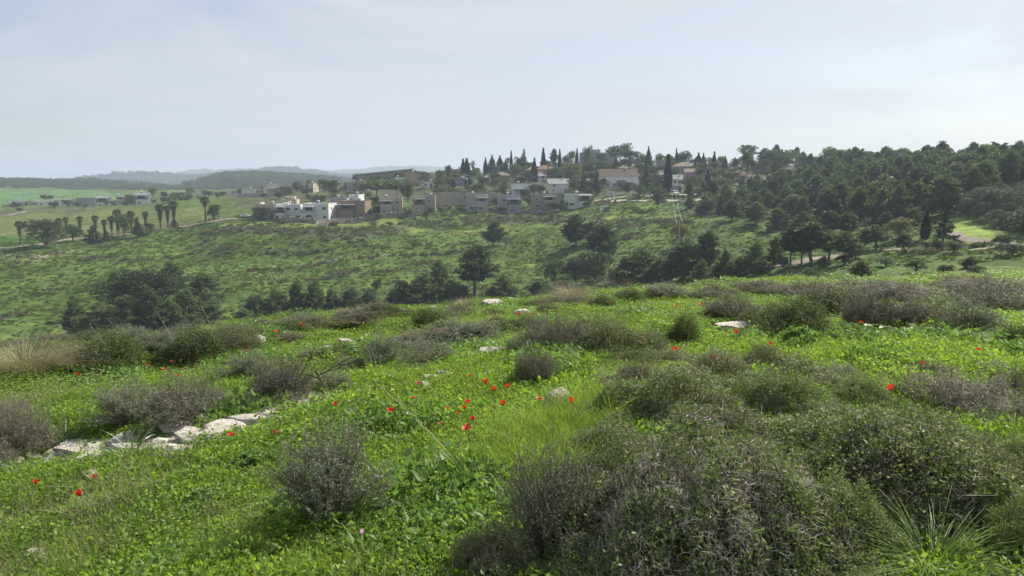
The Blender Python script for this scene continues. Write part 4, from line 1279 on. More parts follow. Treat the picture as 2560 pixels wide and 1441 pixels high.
for (px, py, sx, sy, k) in ((1080, 930, 120, 25, 90), (1200, 1000, 130, 40, 60), (920, 835, 70, 22, 110), (1660, 770, 110, 22, 170), (1750, 735, 90, 18, 120), (860, 850, 80, 20, 70), (1150, 800, 120, 20, 80), (250, 945, 90, 16, 40), (1780, 880, 90, 25, 80), (2250, 900, 200, 40, 110), (2380, 700, 120, 8, 90), (2100, 725, 150, 10, 80), (300, 1085, 80, 20, 16), (1450, 985, 120, 40, 40), (600, 1300, 400, 90, 40), (1150, 1200, 160, 110, 30), (980, 790, 120, 8, 60), (2180, 830, 120, 20, 50)):
    for _ in range(int(k * .6)):
        YP.append(at_h(px + yr.normal() * sx, py + yr.normal() * sy * .7, .1))
YP = np.array([q for q in YP if np.hypot(q[0], q[1]) < 30])
n = len(YP)
d = np.hypot(YP[:, 0], YP[:, 1])
scatter('yellow_flowers', YB, YP, np.stack([yr.normal(size=n) * .2, yr.normal(size=n) * .2, yr.uniform(0, 6.28, n)], -1), (np.clip(d / 10, .75, 1.15) * yr.uniform(.7, 1.2, n))[:, None] * np.ones((1, 3)), yr.integers(0, 2, n), 'tiny yellow wildflowers sprinkled through the near grass', 'flowers')

# ------------------------------------------------------------------ shrubs and clumps of the near slope
HREF = {'thyme': .85, 'burnet': .55, 'thorn': .55, 'dry': .8, 'stalky': .85, 'leafy': .7, 'olive': .7, 'greyleaf': .7, 'strap': .6, 'tussock': .62, 'goldtuft': .55, 'forbclump': .5}
SNAME = {'thyme': 'thyme_bush', 'burnet': 'thorny_burnet', 'thorn': 'thorny_burnet', 'dry': 'twiggy_bush', 'stalky': 'twiggy_bush', 'leafy': 'leafy_shrub', 'olive': 'leafy_shrub', 'greyleaf': 'grey_shrub', 'strap': 'squill_plant', 'tussock': 'grass_tussock', 'goldtuft': 'dry_grass_tussock', 'forbclump': 'broadleaf_plant'}
SCAT = {'strap': 'plant', 'tussock': 'grass tussock', 'goldtuft': 'grass tussock', 'forbclump': 'plant'}
_sc = [0]
SPH = {'dry': 'low brown twiggy bush', 'olive': 'low olive-green bush', 'thyme': 'low grey bush', 'leafy': 'low dark bush'}
def shrub(kind, cx, base, w, h, label, group=None, var=None, back=.35):
    p = at(cx, base)
    rad = w * mpp(p) / 2
    d = np.array([p[0], p[1], 0]); d /= np.linalg.norm(d)
    p = p + d * rad * back * 2 * .6
    p[2] = Hs(p[0], p[1])
    W = w * mpp(p); Hm = max(height_to(p, base - h), .05)
    Hm = min(Hm, W * 1.5)
    _sc[0] += 1
    v = SHRUB[kind][(_sc[0] if var is None else var) % len(SHRUB[kind])]
    o = empty(SNAME[kind], (p[0], p[1], p[2] - .01), random.uniform(0, 6.28), (W, W * random.uniform(.85, 1.05), Hm / HREF[kind]))
    tag(o, label or 'low bush', SCAT.get(kind, 'shrub'), group)
    if label is None:
        PEND.append((o, cx, base - h / 2, SPH[kind], 'near'))
    for nm, me in v:
        inst(nm, me, o)
    return o
S_ = shrub
S_('thyme', 835, 1330, 345, 285, 'grey-green thyme bush standing alone in the grass at bottom centre', var=0)
S_('stalky', 1385, 1425, 330, 350, 'bush of bare upright brown stems left of the big thorn cushion', var=0)
S_('thorn', 1740, 1440, 680, 400, 'largest thorny cushion of pale forked twigs at bottom right of centre', var=0)
S_('burnet', 1560, 1290, 420, 230, 'leafy thorn cushion behind the bare brown stems', var=1)
S_('burnet', 2230, 1330, 600, 300, 'wide olive-green thorn cushion at lower right', var=0)
S_('burnet', 2050, 1180, 420, 150, 'small-leaved thorn cushion behind the wide one', var=3)
S_('burnet', 2440, 1360, 300, 170, 'thorn cushion behind the long green tussock', var=1)
S_('burnet', 1255, 1470, 260, 190, 'low thorn cushion at the bottom edge left of the bare stems', var=2)
S_('burnet', 1960, 1500, 480, 200, 'greenest thorn cushion on the bottom edge', var=3)
S_('burnet', 1640, 1520, 300, 160, 'thorn cushion below the largest one at the bottom edge', var=2)
for k, (px, py, w, h, lab) in enumerate([
    (2060, 1420, 420, 240, 'thorn cushion between the largest and the wide olive-green one'), (1880, 1300, 360, 200, 'thorn cushion right behind the largest pale one'), (2420, 1270, 380, 200, 'olive thorn cushion above the long green tussock'), (2590, 1420, 260, 220, 'thorn cushion cut by the right edge at the bottom'), (2560, 1230, 260, 140, 'thorn cushion at the right edge below the upright tussock'),
    (1480, 1480, 320, 150, 'thorn cushion at the bottom edge below the bare stems'), (1830, 1150, 360, 140, 'thorn cushion above the largest pale one'), (1530, 1160, 260, 110, 'low leafy cushion left of the dense green one'), (2300, 1150, 360, 130, 'thorn cushion below the single red flower'),
    (1360, 1330, 200, 120, 'small thorn cushion behind the bare brown stems')]):
    S_('burnet', px, py, w, h, lab, var=(3, 0, 2, 1)[k % 4])
for k, (kd, px, py, w, h, lab) in enumerate([
    ('burnet', 1630, 1075, 260, 90, 'sage-green cushion in front of the dense green one'), ('burnet', 1800, 1070, 260, 90, 'sage-green cushion in the gap of the right-hand scrub'), ('burnet', 2070, 1090, 260, 90, 'sage-green cushion below the spreading one'), ('burnet', 1480, 1060, 160, 60, 'small sage cushion right of the fine grass tuft'), ('olive', 2200, 1085, 200, 70, 'olive cushion under the single red flower'),
    ('burnet', 1590, 985, 220, 80, 'green cushion right of the squared stone'), ('olive', 1740, 1000, 240, 80, 'olive cushion beneath the whitish drooping grass'), ('burnet', 1890, 1010, 240, 80, 'green cushion in the middle of the right-hand scrub'), ('olive', 2080, 1000, 220, 70, 'olive cushion left of the pale-leaved plant'),
    ('leafy', 1480, 860, 160, 70, 'dark green bush in the heart of the middle bushes'), ('leafy', 1600, 930, 150, 60, 'leafy bush at the right end of the middle bushes'), ('thyme', 1240, 905, 110, 40, 'little grey bush on the flat white slab'), ('thyme', 1680, 920, 140, 50, 'grey bush left of the round brownish cushion'), ('dry', 2330, 1000, 220, 70, 'brown bush behind the single red flower'), ('olive', 2120, 790, 200, 80, 'olive shrub behind the upright brown bush'), ('leafy', 2060, 800, 160, 80, 'dark shrub behind the tallest dark one'), ('leafy', 1310, 842, 170, 55, 'dark bush left of the broad brownish one'), ('thyme', 880, 940, 120, 50, 'grey bush between bare branch and squill')]):
    S_(kd, px, py, w, h, lab)
S_('tussock', 2330, 1475, 440, 225, 'long bright green grass tussock in front of the thorn cushions', var=0)
S_('burnet', 1690, 1065, 380, 160, 'dense green thorn cushion beyond the largest pale one', var=1)
S_('olive', 1800, 960, 220, 90, 'mound of low olive-green shrub beyond the thorn cushions')
S_('burnet', 1905, 945, 170, 90, 'round brownish thorn cushion on top of the green mound', var=2)
S_('burnet', 1960, 1050, 300, 130, 'spreading thorn cushion left of the pale-leaved plant', var=3)
S_('leafy', 2000, 975, 260, 80, 'low dark shrub behind the spreading thorn cushion')
S_('burnet', 2150, 1040, 220, 100, 'thorn cushion just left of the single red flower', var=3)
S_('forbclump', 2250, 1015, 100, 50, 'pale green broad-leaved plant beside the single red flower')
S_('dry', 2420, 1070, 340, 150, 'grey-brown twiggy bush at the right edge beyond the thorn cushions', var=1)
S_('dry', 2560, 1020, 160, 110, 'brown bush cut by the right edge of the view', var=0)
S_('tussock', 2530, 1120, 150, 130, 'upright green tussock at the right edge', var=1)
S_('dry', 1335, 965, 130, 110, 'small grey-brown bush right of the flat white slab', var=0)
S_('greyleaf', 1300, 890, 110, 60, 'blue-grey leafy bush over the flat white slab')
S_('dry', 1400, 890, 220, 115, 'broad brownish bush in the middle of the slope', var=2)
S_('olive', 1530, 895, 200, 105, 'olive-green bush joined to the broad brownish one')
S_('tussock', 1470, 920, 190, 75, 'arching green tussock at the foot of the middle bushes', var=0)
S_('thyme', 1075, 925, 190, 80, 'grey thyme bush left of the thin rock shelf')
S_('thyme', 955, 920, 150, 90, 'grey thyme bush behind the squill leaves')
S_('thyme', 1160, 868, 260, 70, 'long low grey bush above the thin rock shelf')
S_('dry', 1040, 880, 170, 60, 'brown twiggy bush among the grey thyme bushes', var=1)
S_('strap', 945, 940, 120, 75, 'squill with pale arching leaves right of the bare branch', var=0)
S_('dry', 710, 1015, 200, 135, 'dense brown twiggy bush left of the bare branch', var=0)
S_('thyme', 830, 985, 130, 60, 'grey bush at the foot of the bare branch')
S_('thyme', 620, 950, 150, 75, 'grey-green bush beyond the dense brown one')
S_('dry', 470, 1075, 250, 150, 'brown twiggy bush above the limestone ledge', var=2)
S_('thyme', 330, 1080, 220, 130, 'grey leafy bush above the left part of the ledge')
S_('dry', 55, 1155, 200, 165, 'brown bush at the left edge above the ledge', var=0)
S_('dry', 0, 1090, 160, 110, 'pale grey bush cut by the left edge', var=1)
S_('strap', 165, 1125, 120, 80, 'dark green squill beside the brown bush at left', var=0)
S_('strap', 330, 1145, 140, 85, 'squill with tall bent leaves growing from the ledge', var=1)
S_('strap', 835, 1012, 90, 50, 'small squill at the base of the bare branch', var=1)
S_('goldtuft', 70, 945, 270, 120, 'big straw-coloured tussock at left', var=0)
S_('goldtuft', 170, 930, 120, 80, 'smaller straw-coloured tussock beside the big one', var=0)
S_('leafy', 275, 930, 210, 95, 'dark green shrub right of the straw-coloured tussocks')
S_('leafy', 490, 915, 200, 105, 'dark green shrub above the left lawn')
S_('thyme', 390, 890, 130, 70, 'grey bush between the two dark green shrubs')
S_('strap', 415, 880, 120, 60, 'squill with white-edged leaves between the dark shrubs', var=1)
S_('olive', 590, 885, 140, 60, 'olive-green bush left of the flat pale rock')
S_('leafy', 240, 872, 170, 55, 'dark low shrub on the brow at left')
S_('leafy', 1075, 820, 120, 52, 'dark rounded shrub in the yellow-flowered grass')
S_('olive', 1240, 830, 100, 44, 'small leafy bush below the crest boulder')
S_('goldtuft', 1165, 772, 60, 40, 'reddish dry tuft beside the largest crest boulder')
S_('leafy', 1705, 872, 110, 95, 'dark brown-green bush left of the broad white rock')
S_('dry', 1615, 890, 110, 80, 'thin grey bush beside the dark brown-green one', var=1)
S_('tussock', 1725, 850, 60, 90, 'narrow upright green tussock against the dark bush', var=1)
S_('dry', 1830, 800, 170, 75, 'grey twiggy bush above the broad white rock', var=2)
S_('leafy', 1990, 855, 210, 125, 'tallest dark shrub on the right half of the slope')
S_('olive', 1930, 830, 160, 80, 'olive shrub leaning on the tallest dark one')
S_('dry', 2170, 828, 170, 115, 'upright brown twiggy bush right of the tallest dark shrub', var=0)
S_('greyleaf', 2420, 835, 200, 100, 'silvery leafed bush near the right-hand lawn')
S_('dry', 2300, 815, 150, 85, 'grey bush between the silvery bush and the brown one', var=1)
S_('leafy', 2540, 880, 90, 70, 'dark leafy shrub at the right edge by the lawn')
S_('forbclump', 2000, 880, 150, 60, 'cluster of fresh green broad leaves on the right-hand lawn')
S_('dry', 2480, 790, 220, 90, 'wide brown bush behind the silvery one', var=2)
S_('dry', 2240, 760, 260, 60, 'long brown bush near the right-hand crest', var=2)
S_('dry', 2480, 745, 240, 60, 'brown bush under the bright grass strip at right', var=2)
S_('dry', 2030, 755, 220, 60, 'grey-brown bush near the crest right of centre', var=2)
S_('olive', 2130, 735, 150, 40, 'flat green bush near the right-hand crest')
S_('thyme', 1660, 752, 150, 45, 'grey bush on the crest right of centre')
S_('leafy', 1505, 772, 80, 40, 'small dark broad shrub below the dry grass on the crest')
S_('dry', 1420, 775, 150, 50, 'dry brown bush on the crest at centre', var=1)
S_('olive', 1790, 745, 130, 40, 'low green bush on the crest right of the grey one')
S_('dry', 1900, 735, 150, 40, 'low brown bush on the crest above the trees')
S_('goldtuft', 1430, 748, 120, 50, 'pale feathery dry grass on the crest', var=0)
S_('goldtuft', 1570, 728, 140, 50, 'reddish feathery dry grass in front of the dark trees', var=0)
S_('forbclump', 800, 795, 90, 25, 'fresh green weeds on the crest at left of centre')
S_('forbclump', 640, 1185, 130, 55, 'large-leaved plant left of the thyme bush', var=0)
S_('forbclump', 520, 1280, 170, 55, 'broad-leaved weed in the lower left grass', var=0)
S_('forbclump', 690, 1285, 110, 45, 'broad-leaved weed at the foot of the thyme bush', var=0)
S_('goldtuft', 800, 830, 70, 34, 'small olive dry tuft on the left brow', var=0)
S_('goldtuft', 895, 810, 70, 34, 'small dry tuft beside the brown brow bush', var=0)
S_('tussock', 1340, 1110, 120, 55, 'fine grass tuft below the squared stone', var=0)
S_('tussock', 1560, 1075, 160, 65, 'fine grass tuft between squared stone and thorn cushion', var=1)
S_('tussock', 2060, 905, 130, 40, 'pale arching grass in front of the fresh green leaves', var=0)
S_('tussock', 1700, 975, 160, 45, 'whitish drooping grass on the thorn cushion', var=0)
# low bushes along the brow that cannot be told apart
brow = np.random.default_rng(33)
for (x0, x1, y0, y1, k, kinds) in ((-60, 620, 890, 846, 26, ('dry', 'olive', 'thyme', 'olive', 'leafy')), (560, 1000, 846, 792, 20, ('olive', 'thyme', 'olive', 'dry')), (1000, 1650, 800, 748, 14, ('olive', 'olive', 'dry', 'leafy')), (1700, 2560, 752, 716, 15, ('thyme', 'olive', 'olive', 'thyme', 'dry')), (1750, 2560, 800, 750, 10, ('leafy', 'olive'))):
    for _ in range(k):
        t = brow.random(); px = x0 + (x1 - x0) * t
        py = y0 + (y1 - y0) * t + brow.uniform(-6, 14)
        w = brow.uniform(60, 130)
        S_(kinds[brow.integers(len(kinds))], px, py, w, w * brow.uniform(.28, .42), None, 'scrub bushes along the brow')
for (px, py, w, h) in ((540, 1010, 90, 40), (850, 900, 110, 45), (780, 905, 90, 40), (1230, 860, 90, 36), (1110, 845, 120, 40), (1750, 930, 120, 45), (2100, 960, 140, 50), (2250, 880, 100, 34), (2330, 950, 140, 50), (2480, 950, 130, 50), (650, 830, 100, 34), (720, 860, 90, 34)):
    S_(('thyme', 'olive', 'dry')[_sc[0] % 3], px, py, w, h, None, 'low bushes dotted on the near slope')

# ------------------------------------------------------------------ anemones, daisies, cyclamens
def petal_mesh(L, W, cup):
    g = []
    for i, t in enumerate((0, .35, .75, 1.0)):
        w = W * (.30, .92, 1.0, .35)[i] / 2
        z = cup * L * t ** 1.6; x = L * t * (1 - .18 * cup * t)
        for s in (-1, 0, 1):
            g.append((x, s * w, z + abs(s) * .08 * W))
    f = [(i * 3 + j, (i + 1) * 3 + j, (i + 1) * 3 + j + 1, i * 3 + j + 1) for i in range(3) for j in range(2)]
    return np.array(g, float), np.array(f)
PET = [mesh_np('petal', [petal_mesh(.034, .024, c) + (0,)], M['red_petal'], True) for c in (.35, .8, 1.6)]
hv, hf = path_tube(np.array([[0, 0, 0], [0, 0, .004], [0, 0, .009], [0, 0, .011]]), np.array([.004, .0075, .006, .001]), 8)
HEART = mesh_np('flower_heart', [(hv, hf, 0)], M['flower_heart'], True)
def stem_mesh(h, seed, mat='stem_green', rad=.0016):
    r = np.random.default_rng(seed)
    t = np.linspace(0, 1, 5)
    a, b = r.normal(size=2) * .02
    pts = np.stack([a * np.sin(t * 3) * (1 - t), b * np.sin(t * 3) * (1 - t), t * h], -1)
    v, f = path_tube(pts, rad, 5)
    return mesh_np('stem', [(v, f, 0)], M[mat])
STEM = {h: stem_mesh(h, int(h * 100)) for h in (.10, .14, .18, .22)}
def leafring():
    r = np.random.default_rng(3); n = 9
    a = np.linspace(0, 6.28, n)
    D = np.stack([np.cos(a), np.sin(a), np.full(n, .5)], -1)
    return mesh_np('leaf', [leaves(np.zeros((n, 3)), D, .035, .010, r) + (0,)], M['forb'])
RING = leafring()
_an = [0]
def anemone(px, py, label, size=1.0, openness=None, group=None):
    _an[0] += 1
    r = np.random.default_rng(900 + _an[0])
    hs = (.10, .14, .18, .22)[r.integers(4)]
    p = at_h(px, py, hs + .015)
    o = empty('red_anemone', p, r.uniform(0, 6.28)); o.rotation_euler = (r.normal() * .10 + .10, r.normal() * .16, r.uniform(0, 6.28))
    tag(o, label, 'flower', group)
    inst('stem', STEM[hs], o)
    inst('leaf_collar', RING, o, (0, 0, hs * .6))
    k = r.integers(3) if openness is None else openness
    npet = int(r.integers(6, 9))
    for i in range(npet):
        inst('petal', PET[k], o, (0, 0, hs), (0, 0, i * 6.283 / npet + r.normal() * .08), size * r.uniform(.9, 1.1))
    inst('flower_heart', HEART, o, (0, 0, hs + .001), scale=size * 1.3)
    return o
for px, py, lab, sz in [
    (993, 1030, 'largest red anemone, wide open, left of the long dry stalk', 1.25), (1034, 955, 'red anemone in front of the dark soil patch with white stones', 1.1), (1030, 992, 'tilted red anemone above the largest one', 1.0),
    (1183, 938, 'red anemone highest in the central flower patch', 1.05), (1211, 958, 'full red anemone below the highest one', 1.1), (1242, 969, 'wide flat red anemone right of the full one', 1.05), (1269, 967, 'red anemone at the right end of the upper flower row', 1.05),
    (1150, 1003, 'bright red anemone in the middle of the flower patch', 1.1), (1162, 1019, 'dark red anemone tucked under the bright middle one', .9), (1115, 1021, 'pale orange-red anemone left of the middle pair', .9), (1148, 1032, 'small faded red anemone below the middle pair', .75),
    (1255, 1008, 'red anemone with pale backs of petals right of the middle', 1.0), (1226, 1016, 'small orange-red bud between middle and right anemones', .7), (1203, 1040, 'faded red anemone low in the patch', .8), (1163, 1061, 'deep red anemone lowest in the flower patch', 1.1),
    (1183, 1057, 'open red anemone right beside the lowest one', .9), (1112, 1057, 'small faded anemone left of the lowest one', .75), (1334, 993, 'red anemone seen side-on left of the squared stone', 1.1), (1419, 1004, 'red anemone against the right side of the squared stone', 1.0),
    (851, 1009, 'red anemone at the base of the bare branch', 1.1), (692, 1074, 'red anemone at the right end of the ledge', 1.15), (590, 1086, 'red anemone in front of the middle of the ledge', 1.1), (237, 1229, 'red anemone below the small white stone', 1.0), (82, 1211, 'half-hidden red anemone near the lower left edge', .85),
    (2225, 976, 'single wide red anemone beside the pale-leaved plant at right', 1.25), (2437, 871, 'red anemone right of the round grey stone', 1.1), (1838, 833, 'bright red anemone in front of the broad white rock', 1.35), (1861, 842, 'smaller red anemone right beside the bright one', 1.1), (1703, 870, 'red anemone at the foot of the dark brown-green bush', 1.25),
    (1997, 832, 'red anemone in front of the tallest dark shrub', 1.1), (2153, 806, 'red anemone against the brown twiggy bush', 1.2), (2508, 768, 'red anemone on the wide brown bush at far right', 1.3), (1605, 858, 'red anemone in front of the thin grey bush', 1.2),
    (367, 910, 'left one of three red anemones before the dark left shrub', 1.3), (405, 917, 'middle one of three red anemones before the dark left shrub', 1.1), (425, 901, 'right one of three red anemones before the dark left shrub', 1.0), (450, 940, 'red anemone alone on the left lawn', 1.0), (197, 937, 'red anemone at the edge of the straw tussock', 1.2),
    (564, 920, 'red anemone below the olive-green bush', 1.1), (613, 875, 'red anemone on the left brow', 1.0), (1085, 828, 'orange-red anemone under the dark rounded shrub', 1.3), (1110, 828, 'red anemone right of the one under the rounded shrub', 1.4), (1300, 788, 'red anemone on the front of the cream boulder', 1.3), (1332, 784, 'red anemone at the right end of the cream boulder', 1.3),
    (1776, 890, 'faded red anemone above the whitish drooping grass', 1.0), (1823, 893, 'tiny red anemone beside the faded one', .9), (2305, 906, 'orange-red anemone in the middle of the right lawn', 1.0), (1915, 856, 'red anemone beside the fresh green leaves', 1.0), (2058, 718, 'orange-red anemone on the crest at right', 1.5), (2113, 728, 'red anemone near the crest beside the flat bush', 1.4),
    (2403, 696, 'red anemone in the bright strip at far right', 1.6), (2432, 684, 'topmost red anemone behind the bright strip', 1.6), (236, 1182, 'wilted dark red anemone on the small white stone', .8)]:
    anemone(px, py, lab, min(sz, 1.25) * .80)
for px, py in ((1665, 868), (1420, 800), (1390, 812), (690, 830), (755, 812), (860, 806), (590, 822), (1240, 800), (2215, 712), (2260, 726), (2330, 706), (1980, 722), (1760, 760), (1690, 768)):
    PEND.append((anemone(px, py, 'tiny red anemone', 1.3, group='small anemones near the brow'), px, py, 'tiny red anemone', 'near'))

def blossom_thing(name, px, py, label, cat, npet, L, W, up, mat, heart, hs, group=None):
    p = at_h(px, py, hs)
    o = empty(name, p, random.uniform(0, 6.28)); o.rotation_euler = (random.gauss(0, .2), random.gauss(0, .2), random.uniform(0, 6.28))
    tag(o, label, cat, group)
    inst('stem', stem_mesh(hs, npet), o)
    key = 'pet_' + mat
    if key not in bpy.data.meshes:
        mm_ = mesh_np(key, [petal_mesh(L, W, up) + (0,)], M[mat], True)
    for i in range(npet):
        inst('petal', bpy.data.meshes[key], o, (0, 0, hs), (0, 0, i * 6.283 / npet))
    if heart:
        inst('flower_heart', HEART, o, (0, 0, hs), scale=.6)
    return o
for k, (px, py) in enumerate(((853, 966), (886, 962), (925, 967), (966, 968), (980, 976), (897, 977), (1228, 930), (870, 1005), (1222, 912))):
    PEND.append((blossom_thing('white_anemone', px, py, 'small white flower', 'flower', 8, .018, .009, .25, 'white_petal', True, .09, 'white flowers in the near grass'), px, py, 'small white flower', 'near'))
for px, py, lab in ((892, 1311, 'pink cyclamen at the foot of the thyme bush'), (905, 1334, 'white cyclamen just below the pink one'), (2432, 843, 'left pink cyclamen of the pair on the right lawn'), (2445, 840, 'right pink cyclamen of the pair on the right lawn')):
    blossom_thing('cyclamen', px, py, lab, 'flower', 5, .014, .009, 2.2, 'pink_petal' if 'pink' in lab else 'white_petal', False, .10)

# ------------------------------------------------------------------ bare branch, long stalks
def pix3(px, py, y):
    d = ray(px, py)
    return np.array([0, 0, CAMZ]) + d * (y / d[1])
bp0 = at(822, 1000)
br = empty('bare_branch', bp0)
tag(br, 'leafless dark forked branch rising from the brown bush left of centre', 'branch')
def limb(name, pix, dep, r0, r1, parent, mat='twig_dark'):
    pts = np.array([pix3(a, b, bp0[1] + dd) for (a, b), dd in zip(pix, dep)])
    s = np.linspace(0, 1, len(pts)); q = np.linspace(0, 1, len(pts) * 3)
    pts = np.stack([_smooth_interp(q, s, pts[:, k]) for k in range(3)], -1) + np.random.default_rng(int(pix[0][0])).normal(size=(len(q), 3)) * .004
    v, f = path_tube(pts - np.array(br.location), np.linspace(r0, r1, len(q)) * .72, 6)
    return inst(name, mesh_np(name, [(v, f, 0)], M[mat]), parent)
t0 = limb('trunk', [(824, 1004), (815, 975), (800, 950), (790, 925)], [0, .02, .04, .05], .017, .012, br)
limb('limb', [(800, 948), (778, 938), (755, 936)], [.04, .02, 0], .011, .008, br)
limb('limb', [(755, 936), (772, 900), (793, 859)], [0, -.05, -.1], .008, .003, br)
limb('limb', [(798, 938), (840, 915), (880, 893), (905, 884)], [.04, .1, .15, .2], .010, .004, br)
limb('limb', [(806, 935), (850, 918), (890, 900), (912, 880)], [.04, 0, -.06, -.1], .009, .003, br)
limb('limb', [(798, 945), (785, 925), (778, 918)], [.04, .1, .1], .008, .003, br)
rb = np.random.default_rng(4)
for k in range(16):
    bx, by = ((770, 905), (785, 875), (840, 916), (870, 900), (850, 918), (885, 895), (775, 938), (800, 935))[k % 8]
    ex, ey = bx + rb.normal() * 26, by - rb.uniform(8, 44)
    limb('twig', [(bx, by), ((bx + ex) / 2 + rb.normal() * 5, (by + ey) / 2), (ex, ey)], [.02, .02 + rb.normal() * .03, rb.normal() * .06], .0035, .0014, br)
def stalk(label, pix, hs, rad, mat, heads=0, group=None, name='dry_stalk'):
    """a dry stem through pixels, at heights hs above the ground of its own foot"""
    p0 = at(*pix[0])
    pts = np.array([pix3(a, b, p0[1] + h) for (a, b), h in zip(pix, hs)])
    pts[0] = p0
    s = np.linspace(0, 1, len(pts)); q = np.linspace(0, 1, 12)
    pts = np.stack([_smooth_interp(q, s, pts[:, k]) for k in range(3)], -1) + np.random.default_rng(len(label)).normal(size=(12, 3)) * .003
    o = empty(name, p0); tag(o, label, 'stalk', group)
    v, f = path_tube(pts - p0, np.linspace(rad, rad * .45, 12) * .72, 5)
    inst('stem', mesh_np('stem', [(v, f, 0)], M[mat]), o)
    r = np.random.default_rng(len(label) + 1)
    for k in range(heads):
        t = pts[-1 - (k % 7)] - p0
        e = t + r.normal(size=3) * np.array([.04, .04, .02]) + np.array([0, 0, .015])
        v, f = tubes([t], [e], rad * .4, rad * .3)
        v2, f2 = leaves(np.tile(e, (3, 1)), rand_dirs(3, r), .02, .01, r)
        inst('seed_head', mesh_np('seed_head', [(v, f, 0), (v2, f2, 0)], M[mat]), o)
M['straw'] = solid_mat('straw', (0.42, 0.36, 0.26), (0.30, 0.25, 0.17), scale=12, rough=.7)
# the long stalk lies arching over the grass
q0 = at(1170, 1190)
pl = [np.array(at_h(a, b, hh)) + np.array([0, 0, hh]) for (a, b), hh in zip(((1170, 1190), (1135, 1150), (1085, 1092), (1045, 1055), (1000, 1010), (960, 975), (932, 950)), (.04, .10, .16, .18, .2, .22, .24))]
s = np.linspace(0, 1, 7); q = np.linspace(0, 1, 22)
pl = np.array(pl); pl = np.stack([_smooth_interp(q, s, pl[:, k]) for k in range(3)], -1)
o = empty('dry_stalk', q0); tag(o, 'long thin straw-coloured stalk arching across the red flowers', 'stalk')
v, f = path_tube(pl - q0, np.linspace(.0042, .0018, 22), 5)
inst('stem', mesh_np('stem', [(v, f, 0)], M['straw']), o)
stalk('tall pale leaning stalk with seed heads above the left lawn', [(548, 900), (530, 830), (515, 790), (500, 756)], [0, 0, 0, 0], .004, 'straw', 7)
stalk('pale forked stalk leaning left over the dark shrubs', [(465, 905), (440, 860), (412, 815), (395, 782)], [0, 0, .05, .05], .005, 'straw', 5)
stalk('thin pale stalk in front of the dark left shrub', [(300, 925), (275, 880), (245, 840), (225, 812)], [0, 0, 0, 0], .0032, 'straw', 2)
stalk('thin bent stalk right of the thin pale one', [(315, 930), (300, 895), (275, 865), (232, 842)], [0, 0, 0, 0], .003, 'straw', 2)
stalk('slender dark stalk above the grey thyme bushes', [(1040, 862), (1025, 830), (1005, 795), (988, 770)], [0, 0, 0, 0], .0035, 'twig_brown', 2)
stalk('tallest dark upright stem on the crest at centre', [(1578, 818), (1572, 770), (1567, 730), (1565, 690)], [0, 0, 0, 0], .008, 'twig_brown', 4)
stalk('second dark upright stem beside the tallest on the crest', [(1590, 822), (1578, 780), (1575, 740)], [0, 0, 0], .007, 'twig_brown', 3)
stalk('dark stem left of the upright crest stems', [(1548, 815), (1545, 780), (1538, 755)], [0, 0, 0], .006, 'twig_brown', 2)
stalk('pale bent grass stem above the feathery dry grass', [(1500, 745), (1490, 725), (1510, 710), (1535, 703)], [0, 0, .1, .2], .006, 'straw', 4)
stalk('dark leafless stem at the right edge above the brown bush', [(2540, 1040), (2538, 960), (2545, 880)], [0, 0, 0], .004, 'twig_dark', 2)
stalk('thin dark stem in front of the bright red flower', [(1832, 880), (1834, 840), (1836, 800), (1840, 765)], [0, 0, 0, 0], .004, 'twig_dark', 2)
stalk('dead stem with brown head near the left brow', [(640, 805), (635, 790), (640, 775)], [0, 0, 0], .004, 'twig_brown', 3)
# ------------------------------------------------------------------ trees of the valley and the far slope
T = tree
# left thicket below the brow
for a in [
    ('oak', 300, 700, 780, 150, 'dark evergreen thicket at the left end of the left-hand grove'), ('oak', 365, 672, 772, 160, 'tallest dark evergreen mound of the left-hand grove'), ('youngpine', 432, 652, 728, 74, 'grey-green pine standing behind the left-hand grove'),
    ('youngpine', 505, 682, 744, 80, 'pine at the upper right of the left-hand grove'), ('oak', 415, 690, 745, 80, 'dark bush at the foot of the grey-green pine'),
    ('youngpine', 190, 742, 842, 60, 'slim dark pine at the left edge of the left-hand grove'), ('yellow', 216, 782, 846, 84, 'yellow-green rounded bush in front of the slim dark pine'), ('youngpine', 262, 755, 846, 100, 'pale green young pine behind the yellow-green bush'),
    ('youngpine', 322, 738, 842, 100, 'young pine in the middle of the left-hand grove'), ('youngpine', 375, 712, 836, 90, 'feathery pale pine in front of the tallest dark mound'), ('oak', 285, 785, 848, 80, 'dark low bush at the front of the left-hand grove'),
    ('youngpine', 430, 745, 830, 80, 'young pine right of the feathery pale one'), ('youngpine', 470, 722, 818, 80, 'young pine near the right end of the left-hand grove'), ('youngpine', 520, 722, 808, 74, 'rightmost young pine of the left-hand grove'), ('pine', 400, 770, 838, 70, 'small dark pine at the front edge of the left-hand grove')]:
    T(a[0], a[1], a[2], a[3], w=a[4], label=a[5], group='left-hand grove in the valley')
